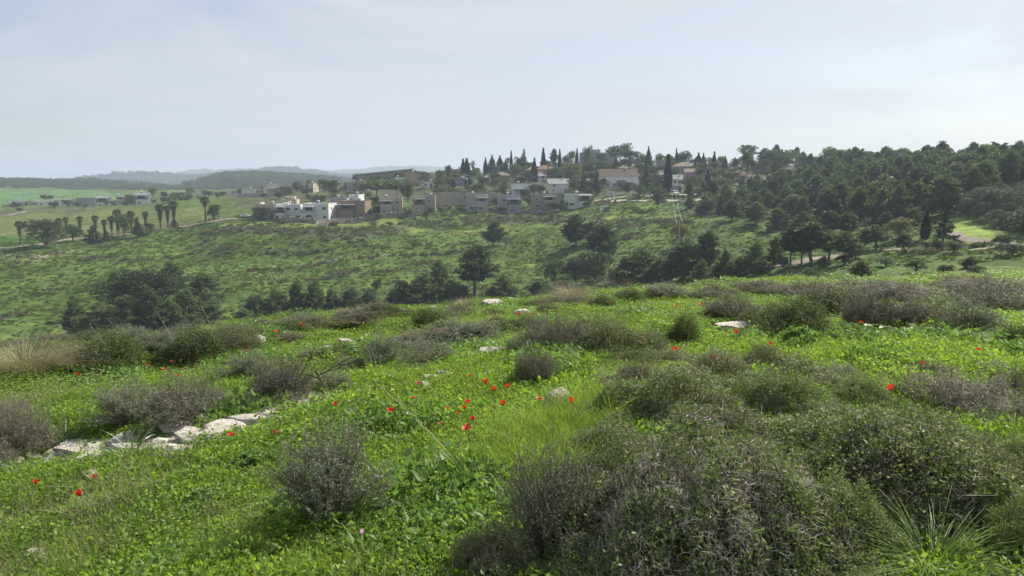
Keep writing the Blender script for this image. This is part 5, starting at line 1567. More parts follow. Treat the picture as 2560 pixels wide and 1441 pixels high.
# row along the valley floor, left of centre
for a in [
    ('youngpine', 605, 770, 815, 60, 'grey scrubby pine at the left end of the valley-floor row'), ('oak', 640, 738, 808, 66, 'dark round bush near the left end of the valley-floor row'), ('youngpine', 690, 722, 804, 74, 'light green pine third from the left of the valley-floor row'), ('youngpine', 745, 702, 800, 56, 'tall narrow pine in the left half of the valley-floor row'),
    ('youngpine', 785, 696, 800, 66, 'tall feathery pine right beside the narrow one'), ('youngpine', 828, 722, 796, 58, 'low pine between the tall feathery one and the dark one'), ('pine', 872, 718, 790, 56, 'dark conical pine in the middle of the valley-floor row'), ('youngpine', 930, 726, 786, 66, 'pale round pine below the lone dark bush'),
    ('youngpine', 985, 722, 780, 60, 'pale pine right of the pale round one'), ('oak', 1012, 700, 772, 56, 'dark dense bush in the right half of the valley-floor row'), ('youngpine', 1062, 684, 770, 96, 'widest pine of the valley-floor row'), ('pine', 1096, 652, 735, 52, 'pine rising behind the widest one'),
    ('youngpine', 1128, 700, 768, 66, 'green pine left of the big tree of the valley floor'), ('youngpine', 1158, 712, 764, 50, 'low pine at the foot of the big tree'), ('tallpine', 1190, 616, 756, 108, 'big tall dark pine of the valley floor at centre'), ('youngpine', 1252, 686, 754, 76, 'round pine right of the big tall pine'), ('youngpine', 1228, 715, 756, 50, 'low bush between the big pine and the round pine'),
    ('oak', 942, 699, 730, 32, 'lone small dark bush on the green slope')]:
    T(a[0], a[1], a[2], a[3], w=a[4], label=a[5], group='trees along the valley floor')
# centre and right of the valley
for a in [
    ('pine', 1233, 552, 616, 58, 'single pine on the open slope below the houses'), ('pine', 1440, 536, 618, 70, 'upper pine of the pair casting a long shadow on the slope'), ('tallpine', 1502, 560, 676, 92, 'leaning pine with bare trunk right of the upper pine'), ('pine', 1478, 553, 606, 44, 'small pine behind the leaning one'),
    ('oak', 1385, 650, 712, 70, 'left dark round shrub at the bottom of the pine group'), ('oak', 1440, 642, 716, 88, 'middle dark round shrub at the bottom of the pine group'), ('oak', 1492, 632, 718, 90, 'right dark round shrub under the leaning pine'), ('youngpine', 1345, 702, 738, 44, 'small bush left of the dark round shrubs'), ('yellow', 1405, 698, 735, 40, 'yellow-green bush in front of the dark round shrubs'),
    ('youngpine', 1592, 618, 712, 124, 'wide pale pine right of the dark round shrubs'), ('youngpine', 1538, 676, 712, 46, 'low pine at the foot of the wide pale one'), ('youngpine', 1652, 642, 706, 66, 'pine right of the wide pale one'), ('pine', 1706, 598, 706, 96, 'tall dark pine below the brown tree'), ('yellow', 1700, 556, 618, 52, 'brownish tree where the power line comes down'),
    ('pine', 1766, 578, 684, 70, 'dark pine right of the tall one'), ('youngpine', 1812, 625, 700, 56, 'light pine just left of the sandy path'), ('youngpine', 1755, 650, 704, 50, 'low pine at the edge of the sandy path'), ('youngpine', 1892, 602, 684, 66, 'round pine beside the sandy path'), ('youngpine', 1936, 590, 660, 44, 'thin pine behind the round one'),
    ('tallpine', 1977, 568, 664, 56, 'slender pine with a visible trunk at the path'), ('tallpine', 2030, 556, 660, 104, 'broad-topped pine at the path bend'), ('oak', 1958, 642, 676, 36, 'dark round bush at the foot of the slender pine'), ('tallpine', 2112, 578, 660, 70, 'pine with a dark base right of the broad-topped one'), ('oak', 2112, 634, 664, 56, 'dark bush under the pine with a dark base'), ('tallpine', 2160, 570, 632, 50, 'pine on the upper side of the path'),
    ('tallpine', 2190, 562, 628, 70, 'leaning pine on the grass above the path'), ('yellow', 2248, 542, 600, 76, 'pale yellow-green tree at the wood edge'), ('tallpine', 2258, 584, 634, 60, 'small umbrella-shaped pine beside the path'), ('cypress', 2312, 524, 600, 22, 'narrow dark cypress in front of the wood'), ('conifer', 2357, 516, 604, 56, 'wide dark conifer right of the narrow cypress'), ('oak', 2312, 604, 628, 24, 'small round bush under the narrow cypress'), ('oak', 2345, 602, 630, 30, 'small round bush under the wide conifer'),
    ('oak', 2385, 604, 632, 46, 'low bush at the edge of the bright clearing'), ('oak', 2290, 648, 682, 60, 'dark rounded bush in the meadow below the path'), ('youngpine', 2155, 650, 692, 110, 'broad green bush below the path'), ('youngpine', 2020, 668, 700, 80, 'low green bush left of the broad one'), ('yellow', 2330, 500, 545, 44, 'yellow-green tree beside the bright clearing'),
    ('conifer', 2182, 524, 580, 36, 'dark pointed conifer at the wood edge'), ('oak', 2530, 608, 640, 90, 'dark bush at the right edge by the path'), ('oak', 2505, 585, 622, 60, 'dark round bush above the fork of the path'), ('oak', 1645, 466, 520, 52, 'round pine standing on the road above the meadow'), ('oak', 2360, 660, 690, 50, 'low dark bush near the brow at right'), ('oak', 2440, 664, 690, 44, 'low dark bush further right near the brow')]:
    T(a[0], a[1], a[2], a[3], w=a[4], label=a[5], group='trees of the middle valley', rmin=45)
for k, (kd, px, t, b, w, lab) in enumerate([
    ('youngpine', 1560, 640, 716, 60, 'bushy pine left of the wide pale one'), ('youngpine', 1625, 660, 712, 60, 'bushy pine between the wide pale one and its neighbour'), ('pine', 1680, 640, 708, 60, 'dark pine left of the tall dark one'), ('youngpine', 1735, 620, 698, 70, 'rounded pine between the two dark ones'), ('youngpine', 1790, 660, 704, 46, 'low bushy pine right of the dark pine'),
    ('youngpine', 1850, 640, 690, 50, 'rounded young pine left of the path-side one'), ('tallpine', 2005, 580, 662, 60, 'pine with dark trunk between slender and broad-topped ones'), ('tallpine', 2070, 575, 655, 70, 'rounded pine right of the broad-topped one'), ('youngpine', 2060, 640, 668, 60, 'low bushes at the foot of the broad-topped pine'), ('pine', 2140, 600, 648, 50, 'small pine left of the upper path pine'),
    ('pine', 2010, 530, 590, 60, 'pine at the lower left corner of the wood'), ('pine', 2070, 525, 592, 64, 'rounded pine in the lowest rank of the wood'), ('pine', 2120, 530, 590, 60, 'pine right of the rounded one in the lowest rank'), ('pine', 1950, 520, 572, 56, 'pine left in the lowest rank of the wood'), ('pine', 1890, 505, 562, 56, 'pine above the open meadow in the lowest rank'), ('pine', 1830, 500, 552, 56, 'pine at the upper rim of the open meadow'), ('pine', 2215, 530, 585, 50, 'pine behind the pale yellow-green tree'), ('pine', 2275, 520, 580, 50, 'pine left of the narrow dark cypress'), ('youngpine', 1470, 690, 735, 60, 'low pine in front of the dark round shrubs'), ('youngpine', 2420, 640, 672, 70, 'low bush in the meadow at far right'), ('oak', 2215, 645, 668, 46, 'small dark bush below the sandy path')]):
    T(kd, px, t, b, w=w, label=lab, group='trees of the middle valley', rmin=45)
# palms and shrubs of the track on the left
PALM = [(52, 557, 611, 'leftmost fan palm, alone by the crop field'), (150, 548, 590, 'fan palm behind the big dark bush'), (167, 546, 585, 'fan palm right behind the big dark bush'), (202, 544, 588, 'fan palm between the big bush and the conifers'), (241, 542, 590, 'fan palm above the pale bare bushes'), (263, 552, 596, 'short fan palm among the conifers'), (281, 544, 592, 'fan palm left of the tall round tree'),
        (296, 528, 588, 'fan palm rising behind the tall round tree'), (330, 531, 584, 'fan palm right of the tall round tree'), (366, 532, 580, 'fan palm left of the group of three'), (402, 515, 573, 'left fan palm of the group of three'), (421, 517, 570, 'middle fan palm of the group of three'), (437, 507, 566, 'right fan palm of the group of three')]
for px, t, b, lab in PALM:
    T('palm', px, t, b, label=lab, group='fan palms along the track', rmin=200)
T('thinpalm', 515, 496, 557, label='fan palm with a bare trunk leaning beside the dark bush', group='fan palms along the track', rmin=200)
for a in [('oak', 115, 548, 622, 96, 'big dark bush beside the left end of the track'), ('garden', 182, 560, 606, 54, 'lighter round tree right of the big dark bush'), ('conifer', 236, 562, 612, 48, 'dark spiky conifer on the track'), ('bare', 252, 576, 606, 36, 'left pale leafless bush by the track'), ('conifer', 266, 566, 604, 20, 'small conifer between the leafless bushes'), ('bare', 289, 578, 606, 26, 'middle pale leafless bush by the track'),
          ('garden', 311, 531, 594, 46, 'tall round tree among the palms'), ('bare', 318, 577, 604, 32, 'right pale leafless bush by the track'), ('conifer', 347, 543, 592, 36, 'dark conical conifer right of the tall round tree'), ('garden', 376, 555, 588, 22, 'small tree beside the conical conifer'), ('bare', 387, 564, 592, 30, 'leafless round bush near the group of three palms'), ('conifer', 437, 543, 570, 22, 'spiky shrub below the right palm of the three'), ('bare', 470, 546, 572, 34, 'small leafless tree on the track'), ('oak', 536, 511, 558, 40, 'dark leaning bush beside the bare-trunk palm')]:
    T(a[0], a[1], a[2], a[3], w=a[4], label=a[5], group='shrubs and trees along the track', rmin=200)

# trees among the houses
for a in [
    ('oak', 655, 516, 552, 52, 330, 'dark round tree in front of the beige flat-roofed house'), ('bare', 748, 545, 566, 30, 318, 'leafless tree on the strip below the white houses'), ('garden', 746, 524, 548, 22, 332, 'olive tree between the two white houses'), ('bare', 724, 524, 548, 26, 330, 'leafless tree in front of the left white house'), ('palebare', 1031, 504, 545, 20, 318, 'white-stemmed leafless tree right of the beige houses'), ('bare', 838, 512, 545, 26, 330, 'bare tree between white house and brown house'),
    ('oak', 940, 515, 545, 24, 330, 'dark bush between brown house and grey-beige house'), ('oak', 1020, 525, 545, 24, 325, 'dark bush left of the white-stemmed tree'), ('oak', 1066, 529, 552, 20, 316, 'small dark bush on the slope below the beige houses'), ('bare', 1110, 508, 540, 46, 330, 'brown leafless tree between the beige house and the grey one'), ('bare', 1140, 505, 535, 36, 332, 'second leafless tree left of the grey house'), ('garden', 1320, 492, 518, 24, 340, 'dark green tree right of the blue-grey house'),
    ('garden', 1384, 500, 530, 40, 318, 'bright green tree in front of the pinkish house'), ('garden', 1405, 505, 532, 30, 316, 'green tree beside the pale green house'), ('bare', 1350, 500, 530, 30, 320, 'leafless tree hiding the pinkish house'), ('garden', 1262, 458, 480, 20, 380, 'bright green bush above the blue-grey house'), ('garden', 1335, 458, 490, 24, 362, 'green tree in front of the low white house'), ('oak', 1260, 477, 490, 18, 372, 'clipped dark bush above the blue-grey house'),
    ('umbrella', 942, 450, 500, 70, 372, 'left dark umbrella pine above the beige houses'), ('umbrella', 985, 450, 500, 72, 376, 'middle dark umbrella pine above the beige houses'), ('garden', 1020, 460, 500, 40, 374, 'green tree right of the dark umbrella pines'), ('oak', 795, 486, 508, 50, 360, 'dark low tree behind the white houses'), ('garden', 812, 446, 475, 30, 450, 'round tree on the green bank'), ('garden', 835, 448, 478, 30, 448, 'brownish round tree on the green bank'),
    ('garden', 742, 452, 478, 22, 470, 'green tree left of the green bank'), ('yellow', 776, 448, 470, 26, 480, 'pale tree behind the green bank'), ('yellow', 382, 467, 500, 26, 560, 'left round yellow-green tree in the far row of houses'), ('yellow', 476, 467, 496, 26, 560, 'right round yellow-green tree in the far row of houses'), ('garden', 440, 480, 498, 32, 520, 'brown-green tree between the round yellow-green ones'), ('oak', 328, 486, 508, 26, 510, 'dark tree left of the small white villa'),
    ('oak', 135, 503, 515, 16, 560, 'dark round bush in the far left row of houses'), ('oak', 112, 487, 504, 18, 650, 'left dark tree behind the far left houses'), ('oak', 127, 489, 504, 16, 650, 'right dark tree behind the far left houses'), ('oak', 523, 478, 500, 26, 530, 'dark tree in the middle of the far row of houses'), ('oak', 505, 492, 508, 40, 500, 'dark hedge-like tree below the far row of houses'), ('oak', 465, 495, 512, 60, 500, 'broad dark bush below the far row of houses'), ('bare', 575, 492, 512, 40, 470, 'reddish leafless tree left of the field path'), ('bare', 605, 492, 512, 36, 465, 'second reddish leafless tree by the field path'), ('bare', 545, 494, 513, 36, 475, 'third reddish leafless tree by the field path'),
    ('oak', 700, 480, 500, 60, 430, 'dark bushes below the low dark house'), ('oak', 760, 478, 495, 50, 440, 'dark bush left of the green bank'), ('oak', 660, 484, 505, 60, 430, 'dark scrub bush above the pasture'), ('garden', 880, 478, 500, 40, 400, 'bush right of the green bank'), ('silver', 900, 452, 475, 40, 430, 'grey bush in front of the sheds'), ('silver', 925, 445, 470, 36, 440, 'grey tree below the solar sheds'),
    ('garden', 945, 435, 458, 26, 470, 'round dark tree below the solar sheds'), ('oak', 995, 428, 450, 28, 480, 'dark tree in front of the solar sheds'), ('oak', 1060, 428, 445, 22, 490, 'dark tree right of the solar sheds'), ('yellow', 1100, 422, 462, 28, 440, 'yellowish palm-like tree left of the blue house'), ('yellow', 1116, 440, 465, 20, 430, 'yellow shrub left of the blue house'), ('garden', 1122, 412, 445, 22, 480, 'round green tree on the skyline left of the cypress pair'),
    ('cypress', 1158, 397, 460, 14, 460, 'left cypress of the skyline pair behind the blue house'), ('cypress', 1167, 396, 460, 18, 455, 'right cypress of the skyline pair behind the blue house'), ('fatcypress', 1160, 418, 462, 26, 452, 'dark bulky conifer under the cypress pair'), ('poplar', 1182, 397, 445, 16, 490, 'thin pale poplar on the skyline'), ('cypress', 1165, 444, 478, 6, 400, 'thin cypress in front of the blue house'), ('cypress', 1174, 440, 478, 7, 400, 'second thin cypress in front of the blue house'), ('cypress', 1134, 448, 482, 14, 402, 'dark cypress at the left wall of the blue house'),
    ('cypress', 1214, 394, 445, 10, 470, 'narrow left cypress of the dark skyline clump'), ('fatcypress', 1230, 388, 445, 24, 468, 'widest cypress of the dark skyline clump'), ('fatcypress', 1250, 389, 440, 22, 466, 'flat-topped cypress of the dark skyline clump'), ('fatcypress', 1264, 397, 435, 14, 464, 'rightmost cypress of the dark skyline clump'), ('thinpalm', 1270, 397, 440, 10, 475, 'thin palm right of the dark skyline clump'), ('cypress', 1278, 377, 440, 9, 460, 'tall thin cypress right of the dark skyline clump'),
    ('yellow', 1290, 408, 445, 42, 440, 'wide olive-coloured tree below the tall thin cypress'), ('conifer', 1311, 372, 432, 28, 470, 'tall tiered conifer on the skyline'), ('garden', 1298, 392, 420, 20, 475, 'round tree beside the tiered conifer'), ('cypress', 1336, 395, 465, 13, 395, 'tall cypress standing in front of the orange-roofed house'), ('cypress', 1358, 370, 428, 13, 450, 'leaning cypress on the skyline above the orange roof'), ('cypress', 1369, 417, 450, 4, 410, 'very thin cypress beside the orange-roofed house'),
    ('tallpine', 1384, 373, 420, 24, 465, 'open-crowned pine on the skyline'), ('cypress', 1399, 373, 425, 10, 455, 'cypress right of the open-crowned pine'), ('garden', 1415, 388, 420, 26, 470, 'round tree left of the large building'), ('garden', 1428, 374, 405, 14, 500, 'small tree left of the skyline cypress'), ('cypress', 1442, 372, 425, 10, 452, 'dark cypress left of the large building'), ('garden', 1469, 364, 402, 18, 500, 'dark round tree at the large building'), ('garden', 1503, 380, 405, 26, 495, 'tree right of the roof mast'),
    ('yellow', 1430, 406, 445, 62, 425, 'broad yellow-green tree in the middle of the village'), ('oak', 1390, 420, 455, 44, 400, 'dark bush below the broad yellow-green tree'), ('oak', 1425, 425, 455, 50, 398, 'dark wide bush beside the broad yellow-green tree'), ('garden', 1470, 405, 435, 30, 440, 'green tree right of the broad yellow-green one'), ('garden', 1500, 400, 435, 34, 440, 'green tree above the long brown roof'), ('silver', 1480, 430, 460, 30, 395, 'grey tree left of the long brown roof'),
    ('conifer', 1458, 420, 482, 26, 358, 'dark conifer in front of the beige tiled houses'), ('conifer', 1490, 430, 490, 28, 352, 'dark conifer left of the long brown-roofed house'), ('umbrella', 1540, 366, 425, 44, 470, 'umbrella pine on the skyline above the long brown roof'), ('cypress', 1540, 395, 428, 14, 440, 'dark cypress under the skyline umbrella pine'), ('umbrella', 1566, 360, 415, 26, 470, 'tall narrow-topped pine right of the skyline umbrella pine'), ('garden', 1575, 372, 425, 50, 455, 'big dense tree right of the skyline umbrella pine'),
    ('fatcypress', 1620, 366, 432, 20, 440, 'pointed cypress tallest on the skyline right of the big tree'), ('garden', 1605, 385, 425, 26, 450, 'tree left of the pointed cypress'), ('conifer', 1612, 412, 492, 30, 345, 'dark tall conifer at the right end of the long brown roof'), ('silver', 1640, 436, 492, 50, 340, 'wide grey-green tree behind the road'), ('oak', 1600, 462, 500, 46, 325, 'dark tree above the road'), ('oak', 1570, 455, 485, 30, 345, 'dark bush in front of the long brown-roofed house'), ('cypress', 1668, 386, 490, 22, 340, 'tall black cypress standing right above the road'), ('garden', 1650, 384, 425, 30, 450, 'round skyline tree right of the pointed cypress'),
    ('garden', 1672, 385, 420, 26, 460, 'skyline tree behind the tall black cypress'), ('cypress', 1690, 372, 425, 9, 455, 'thin skyline cypress right of the tall black one'), ('garden', 1712, 378, 425, 40, 460, 'wide skyline tree above the grey roofs'), ('fatcypress', 1745, 382, 432, 26, 425, 'flat-topped dark cypress above the tiled roofs'), ('fatcypress', 1757, 383, 430, 18, 428, 'lower half of the paired flat-topped cypresses'), ('cypress', 1784, 379, 428, 12, 415, 'slim cypress right of the flat-topped pair'), ('fatcypress', 1812, 390, 430, 16, 410, 'left stout cypress near the red-roofed house'), ('fatcypress', 1836, 393, 428, 16, 412, 'right stout cypress near the red-roofed house'), ('oak', 1868, 380, 456, 46, 380, 'huge dark tree right of the red-roofed house'), ('umbrella', 1868, 364, 410, 40, 440, 'flat-topped pine above the huge dark tree'),
    ('tallpine', 1910, 370, 425, 40, 440, 'spreading pine on the skyline right of the huge tree'), ('tallpine', 1940, 362, 425, 24, 440, 'tall airy pine on the skyline'), ('cypress', 1953, 372, 425, 8, 438, 'thin cypress beside the tall airy pine'), ('fatcypress', 1937, 404, 440, 18, 395, 'square dark cypress below the airy pine'), ('umbrella', 1972, 376, 425, 36, 435, 'rounded umbrella pine right of the thin cypress'), ('oak', 2135, 380, 420, 40, 420, 'smooth dome-shaped tree on the right skyline'), ('thinpalm', 2207, 379, 420, 8, 400, 'left one of two skyline palms'), ('thinpalm', 2213, 378, 420, 8, 402, 'right one of two skyline palms'), ('cypress', 2237, 384, 430, 10, 380, 'skyline cypress right of the two palms'), ('fatcypress', 2240, 410, 455, 22, 345, 'dark pointed cypress in the upper wood'), ('palm', 2311, 464, 500, 16, 300, 'left fan palm inside the wood'), ('palm', 2337, 464, 500, 16, 298, 'right fan palm inside the wood'),
    ('oak', 2075, 378, 415, 34, 420, 'dark tree on the right skyline'), ('garden', 2000, 385, 420, 22, 430, 'small tree on the skyline by the white roof'), ('garden', 1728, 440, 480, 30, 350, 'dark tree above the parked car'), ('bare', 1712, 455, 490, 30, 335, 'leafless tree behind the white van'), ('cypress', 1768, 425, 478, 18, 340, 'dark tapered cypress behind the parked cars'), ('oak', 1745, 470, 500, 30, 315, 'dark round tree right of the white van'), ('yellow', 1808, 420, 448, 22, 385, 'orange-tinted tree beside the red-roofed house'), ('garden', 1785, 425, 455, 30, 380, 'green tree left of the red-roofed house'), ('bare', 1700, 418, 450, 50, 400, 'leafless tree before the grey roofs')]:
    T(a[0], a[1], a[2], r=a[5], w=a[4], label=a[6], group='trees of the village')
for k, px in enumerate(range(888, 1060, 15)):
    p_ = P(px, 505 + (k % 3) * 8)
    PEND.append((tree_at(('garden', 'silver', 'oak', 'bare')[k % 4], p_, max(height_to(p_, 437 + (k * 7) % 8), 2.5), None, 'tree', 'trees before the solar sheds'), px, 442, ('green garden tree', 'grey-green tree', 'dark evergreen tree', 'leafless tree')[k % 4], 'far'))
# ------------------------------------------------------------------ wood on the right-hand hillside
wr = np.random.default_rng(61)
clear1 = wpoly([(2376, 538), (2440, 538), (2470, 565), (2520, 605), (2400, 612), (2366, 590)])
pathw = [at(a, b, 70) for a, b in ((1700, 722), (1830, 686), (1985, 660), (2120, 637), (2260, 627), (2440, 625), (2620, 616))]
road_ = [at(a, b, 250) for a, b in ((1480, 506), (1570, 491), (1780, 489))]
placed = []
TPH = {'pine': 'pine', 'tallpine': 'open-crowned pine', 'youngpine': 'bushy young pine', 'conifer': 'dark tiered conifer', 'fatcypress': 'stout dark cypress', 'oak': 'dark evergreen tree', 'garden': 'green garden tree', 'silver': 'grey-green tree', 'bare': 'leafless tree', 'yellow': 'yellowish tree'}
TPL = {'oak': 'dark low bush', 'garden': 'green low bush', 'silver': 'grey-green low bush', 'bare': 'leafless low bush', 'yellow': 'yellowish low bush', 'pine': 'low pine', 'tallpine': 'low pine', 'youngpine': 'low pine', 'conifer': 'low conifer', 'fatcypress': 'low cypress'}
WL = ['pine in the dense wood on the right-hand hillside, among many alike', 'dark conifer in the dense wood on the right-hand hillside', 'grey olive tree in the grove at the right edge of the valley', 'tree of the wooded skyline on the right']
def wood(n, box, kinds, hr, wfac, lab, group, mind, cond=None):
    k = 0; tries = 0
    while k < n and tries < n * 40:
        tries += 1
        px = wr.uniform(box[0], box[1]); rr = wr.uniform(box[2] ** 2, box[3] ** 2) ** .5
        p = P(px, rr)
        if cond is not None and not cond(px, rr, p): continue
        if any((p[0] - q[0]) ** 2 + (p[1] - q[1]) ** 2 < mind * mind for q in placed): continue
        if in_poly(np.array([p[0]]), np.array([p[1]]), clear1)[0]: continue
        placed.append(p)
        h = wr.uniform(*hr)
        if 'right-hand wood' in group:
            h *= float(np.interp(px, [1715, 1950, 2150, 2600], [.62, .70, .90, .95]))
        kd = kinds[wr.integers(len(kinds))]
        o_ = tree_at(kd, p, h, h * WREF[kd] * wr.uniform(*wfac), lab, group)
        u_, v_, _ = proj(p + np.array([0, 0, h * .5]))
        PEND.append((o_, u_, v_, (TPH[kd] if h > 2.4 else TPL[kd]), 'far'))
        k += 1
    print('WOOD', lab[:20], k)
def cond_main(px, rr, p):
    lo = np.interp(px, [1700, 1760, 1900, 2080, 2230, 2380, 2560, 2800], [300, 268, 240, 208, 192, 212, 235, 235])
    hi = np.interp(px, [1700, 1850, 1960, 2080, 2200, 2560, 2800], [318, 318, 345, 385, 400, 330, 330])
    return lo < rr < hi
wood(290, (1715, 2640, 195, 400), ('pine', 'tallpine', 'pine', 'youngpine', 'pine'), (7.5, 12.5), (.95, 1.3), WL[0], 'pines of the right-hand wood', 4.0, cond_main)
wood(28, (1760, 2620, 200, 390), ('conifer', 'fatcypress', 'oak'), (7, 12), (.85, 1.1), WL[1], 'dark conifers of the right-hand wood', 3.6, cond_main)
wood(64, (2330, 2640, 150, 236), ('silver',), (3.6, 5.4), (.9, 1.15), WL[2], 'olive grove', 3.4, lambda px, rr, p: rr > np.interp(px, [2330, 2400, 2480, 2560, 2700], [222, 212, 178, 168, 160]) )
wood(46, (1900, 2480, 380, 460), ('garden', 'pine', 'oak', 'tallpine', 'garden'), (7.0, 10.5), (.8, 1.2), WL[3], 'trees of the right-hand skyline', 4.5, lambda px, rr, p: abs(rr - np.interp(px, [1900, 2250, 2480], [450, 420, 385])) < 28)
wood(12, (2470, 2630, 236, 270), ('pine', 'tallpine'), (10.5, 13.5), (.85, 1.05), 'tall pine of the high clump at the right edge', 'tall pines at the right edge', 4.0)
# filler greenery between the houses
wood(290, (1090, 1960, 340, 490), ('garden', 'silver', 'bare', 'yellow', 'oak', 'garden', 'oak'), (3.0, 6.4), (.9, 1.3), 'garden tree or bush between the village houses', 'garden greenery of the village', 3.4)
wood(90, (690, 1100, 345, 500), ('garden', 'silver', 'bare', 'oak', 'bare'), (2.6, 4.6), (.9, 1.4), 'garden bush between the houses left of centre', 'garden greenery left of centre', 4.2)
wood(34, (640, 1500, 322, 336), ('garden', 'bare', 'oak', 'bare'), (1.6, 3.4), (1.0, 1.5), 'hedge bush beside the front row of houses', 'hedge bushes of the front row', 3.0)
wood(44, (640, 1560, 300, 318), ('oak', 'silver', 'bare'), (1.0, 2.2), (1.2, 1.9), 'low scrub bush below the front row of houses', 'scrub below the front row', 3.0)
wood(70, (0, 640, 465, 570), ('oak', 'garden', 'bare'), (1.8, 4.2), (1.0, 1.6), 'bush or tree between the far left houses', 'greenery of the far left houses', 5.0)
# woods too far to count: left ridge, hill behind
def bunch(name, V, n, hr, seed, label, rlim):
    r = np.random.default_rng(seed)
    m = (np.hypot(V[:, 0], V[:, 1]) < rlim)
    idx = r.choice(np.where(m)[0], n)
    p = V[idx] + r.normal(size=(n, 3)) * np.array([9, 12, 0])
    # keep on the hill surface: use the nearest sample's height
    h = r.uniform(*hr, n) / 10
    crowns = [TREE[k][i][1] for k, i in (('garden', 0), ('pine', 0), ('pine', 2), ('oak', 0), ('umbrella', 0))]
    scatter(name, crowns, p - np.array([0, 0, 1.0]), np.stack([0 * h, 0 * h, r.uniform(0, 6.28, n)], -1), np.stack([h * 1.3, h * 1.3, h], -1), r.integers(0, 5, n), label, 'forest')
bunch('forest', HC, 3800, (8, 13), 1, 'distant pine forest on the low hill left of centre', 1560)
bunch('forest', HD, 4200, (8, 13), 2, 'distant dark forest along the ridge behind the green field', 1560)
bunch('forest', HB, 3000, (14, 26), 3, 'hazy wooded cover of the far hills', 3400)

# tussocks and low scrub of the open slope: a texture of small clumps
def clump_mesh(seed, mat, n=70, ll=.30, h=.42):
    r = np.random.default_rng(seed)
    pp, nn = dome_pts(n, r, seed, 1.0, h, .5)
    D = norm(nn + r.normal(size=(n, 3)) * .6 + np.array([0, 0, .5]))
    return mesh_np('clump', [leaves(pp * .8, D, r.uniform(.6, 1.2, n) * ll, r.uniform(.3, .6, n) * ll, r) + (0,)], M[mat])
CL = [clump_mesh(1, 'dark_leaf'), clump_mesh(2, 'green_leaf'), clump_mesh(3, 'green_leaf'), clump_mesh(4, 'olive_leaf'), clump_mesh(5, 'twig_grey'), clump_mesh(6, 'slope_blade', 60, .42, .4), clump_mesh(7, 'slope_blade', 60, .36, .35)]
sr = np.random.default_rng(77)
n = 46000
A_ = sr.uniform(-.70, .70, n); R2 = np.sqrt(sr.uniform(120 ** 2, 345 ** 2, n))
X, Y = R2 * np.sin(A_), R2 * np.cos(A_)
nz1 = wn2(X, Y, 30, 5); nz2 = wn2(X, Y, 9, 6); u = sr.random(n)
keep = u < .30 + .8 * nz2
keep &= seg_dist(X, Y, pathw) > 2.0
keep &= ~in_poly(X, Y, clear1)
for pl_ in ([(560, 561), (760, 563), (850, 565), (930, 557), (985, 548)], [(950, 553), (1040, 577), (1150, 578), (1280, 574), (1400, 565), (1475, 557)], [(0, 622), (110, 610), (230, 596), (405, 574), (500, 561), (590, 548)]):
    keep &= seg_dist(X, Y, [at(a, b, 100) for a, b in pl_]) > 2.6
X, Y, nz1, nz2, R2 = X[keep], Y[keep], nz1[keep], nz2[keep], R2[keep]
n = len(X); u = sr.random(n)
terr = (seg_dist(X, Y, [at(a, b, 100) for a, b in ((560, 690), (690, 676), (790, 664), (880, 652), (1000, 640), (1150, 632))]) < 1.5) | (seg_dist(X, Y, [at(a, b, 100) for a, b in ((640, 640), (800, 628), (960, 622), (1180, 612))]) < 1.3) | (seg_dist(X, Y, [at(a, b, 100) for a, b in ((300, 655), (500, 628), (700, 610), (900, 602))]) < 1.2) | (seg_dist(X, Y, [at(a, b, 100) for a, b in ((560, 730), (800, 700), (1000, 680))]) < 1.5)
scrubby = terr | (seg_dist(X, Y, [at(a, b, 100) for a, b in ((560, 575), (700, 578), (830, 585), (950, 580))]) < 7) | (seg_dist(X, Y, [at(a, b, 100) for a, b in ((1000, 566), (1100, 562), (1220, 552), (1400, 552))]) < 8) | (seg_dist(X, Y, [at(a, b, 100) for a, b in ((1560, 560), (1680, 558))]) < 7) | (nz1 > .86)
I = np.where(scrubby, np.where(u < .4, 3, np.where(u < .7, 4, 0)), np.where(u < .05, 0, np.where(u < .34, 1, np.where(u < .38, 3, np.where(u < .70, 5, 6)))))
Sx = sr.uniform(.45, 1.25, n) * np.where(scrubby, 1.5, 1.0); Sz = Sx * np.where(scrubby, sr.uniform(.8, 1.4, n), sr.uniform(.4, .85, n))
scatter('slope_grass', CL, np.stack([X, Y, H(X, Y) - .04], -1), np.stack([0 * X, 0 * X, sr.uniform(0, 6.28, n)], -1), np.stack([Sx * 1.25, Sx, Sz], -1), I, 'green tussocks and low scrub covering the slope across the valley', 'grass')
print('SLOPE', n)
# stony lines and loose stones on the slope
st = []
for (pl_, k, wd) in (([(690, 672), (780, 660), (880, 648), (1000, 636)], 80, 1.4), ([(660, 690), (700, 686)], 60, 2.5), ([(85, 652), (110, 640), (150, 632), (190, 630)], 120, 1.2), ([(0, 640), (60, 640)], 50, 1.6), ([(1225, 548), (1300, 540), (1400, 552)], 220, 4.0), ([(1640, 520), (1700, 560)], 40, 3)):
    L = np.array([at(a, b, 100) for a, b in pl_])
    t = sr.uniform(0, len(L) - 1.001, k); i = t.astype(int); f_ = (t - i)[:, None]
    q = L[i] * (1 - f_) + L[i + 1] * f_ + sr.normal(size=(k, 3)) * wd * np.array([1, 1, 0])
    st.append(q)
kk = 90
a_ = sr.uniform(-.62, .62, kk); r2 = np.sqrt(sr.uniform(150 ** 2, 320 ** 2, kk))
st.append(np.stack([r2 * np.sin(a_), r2 * np.cos(a_), 0 * r2], -1))
st = np.concatenate(st); st[:, 2] = H(st[:, 0], st[:, 1])
n = len(st)
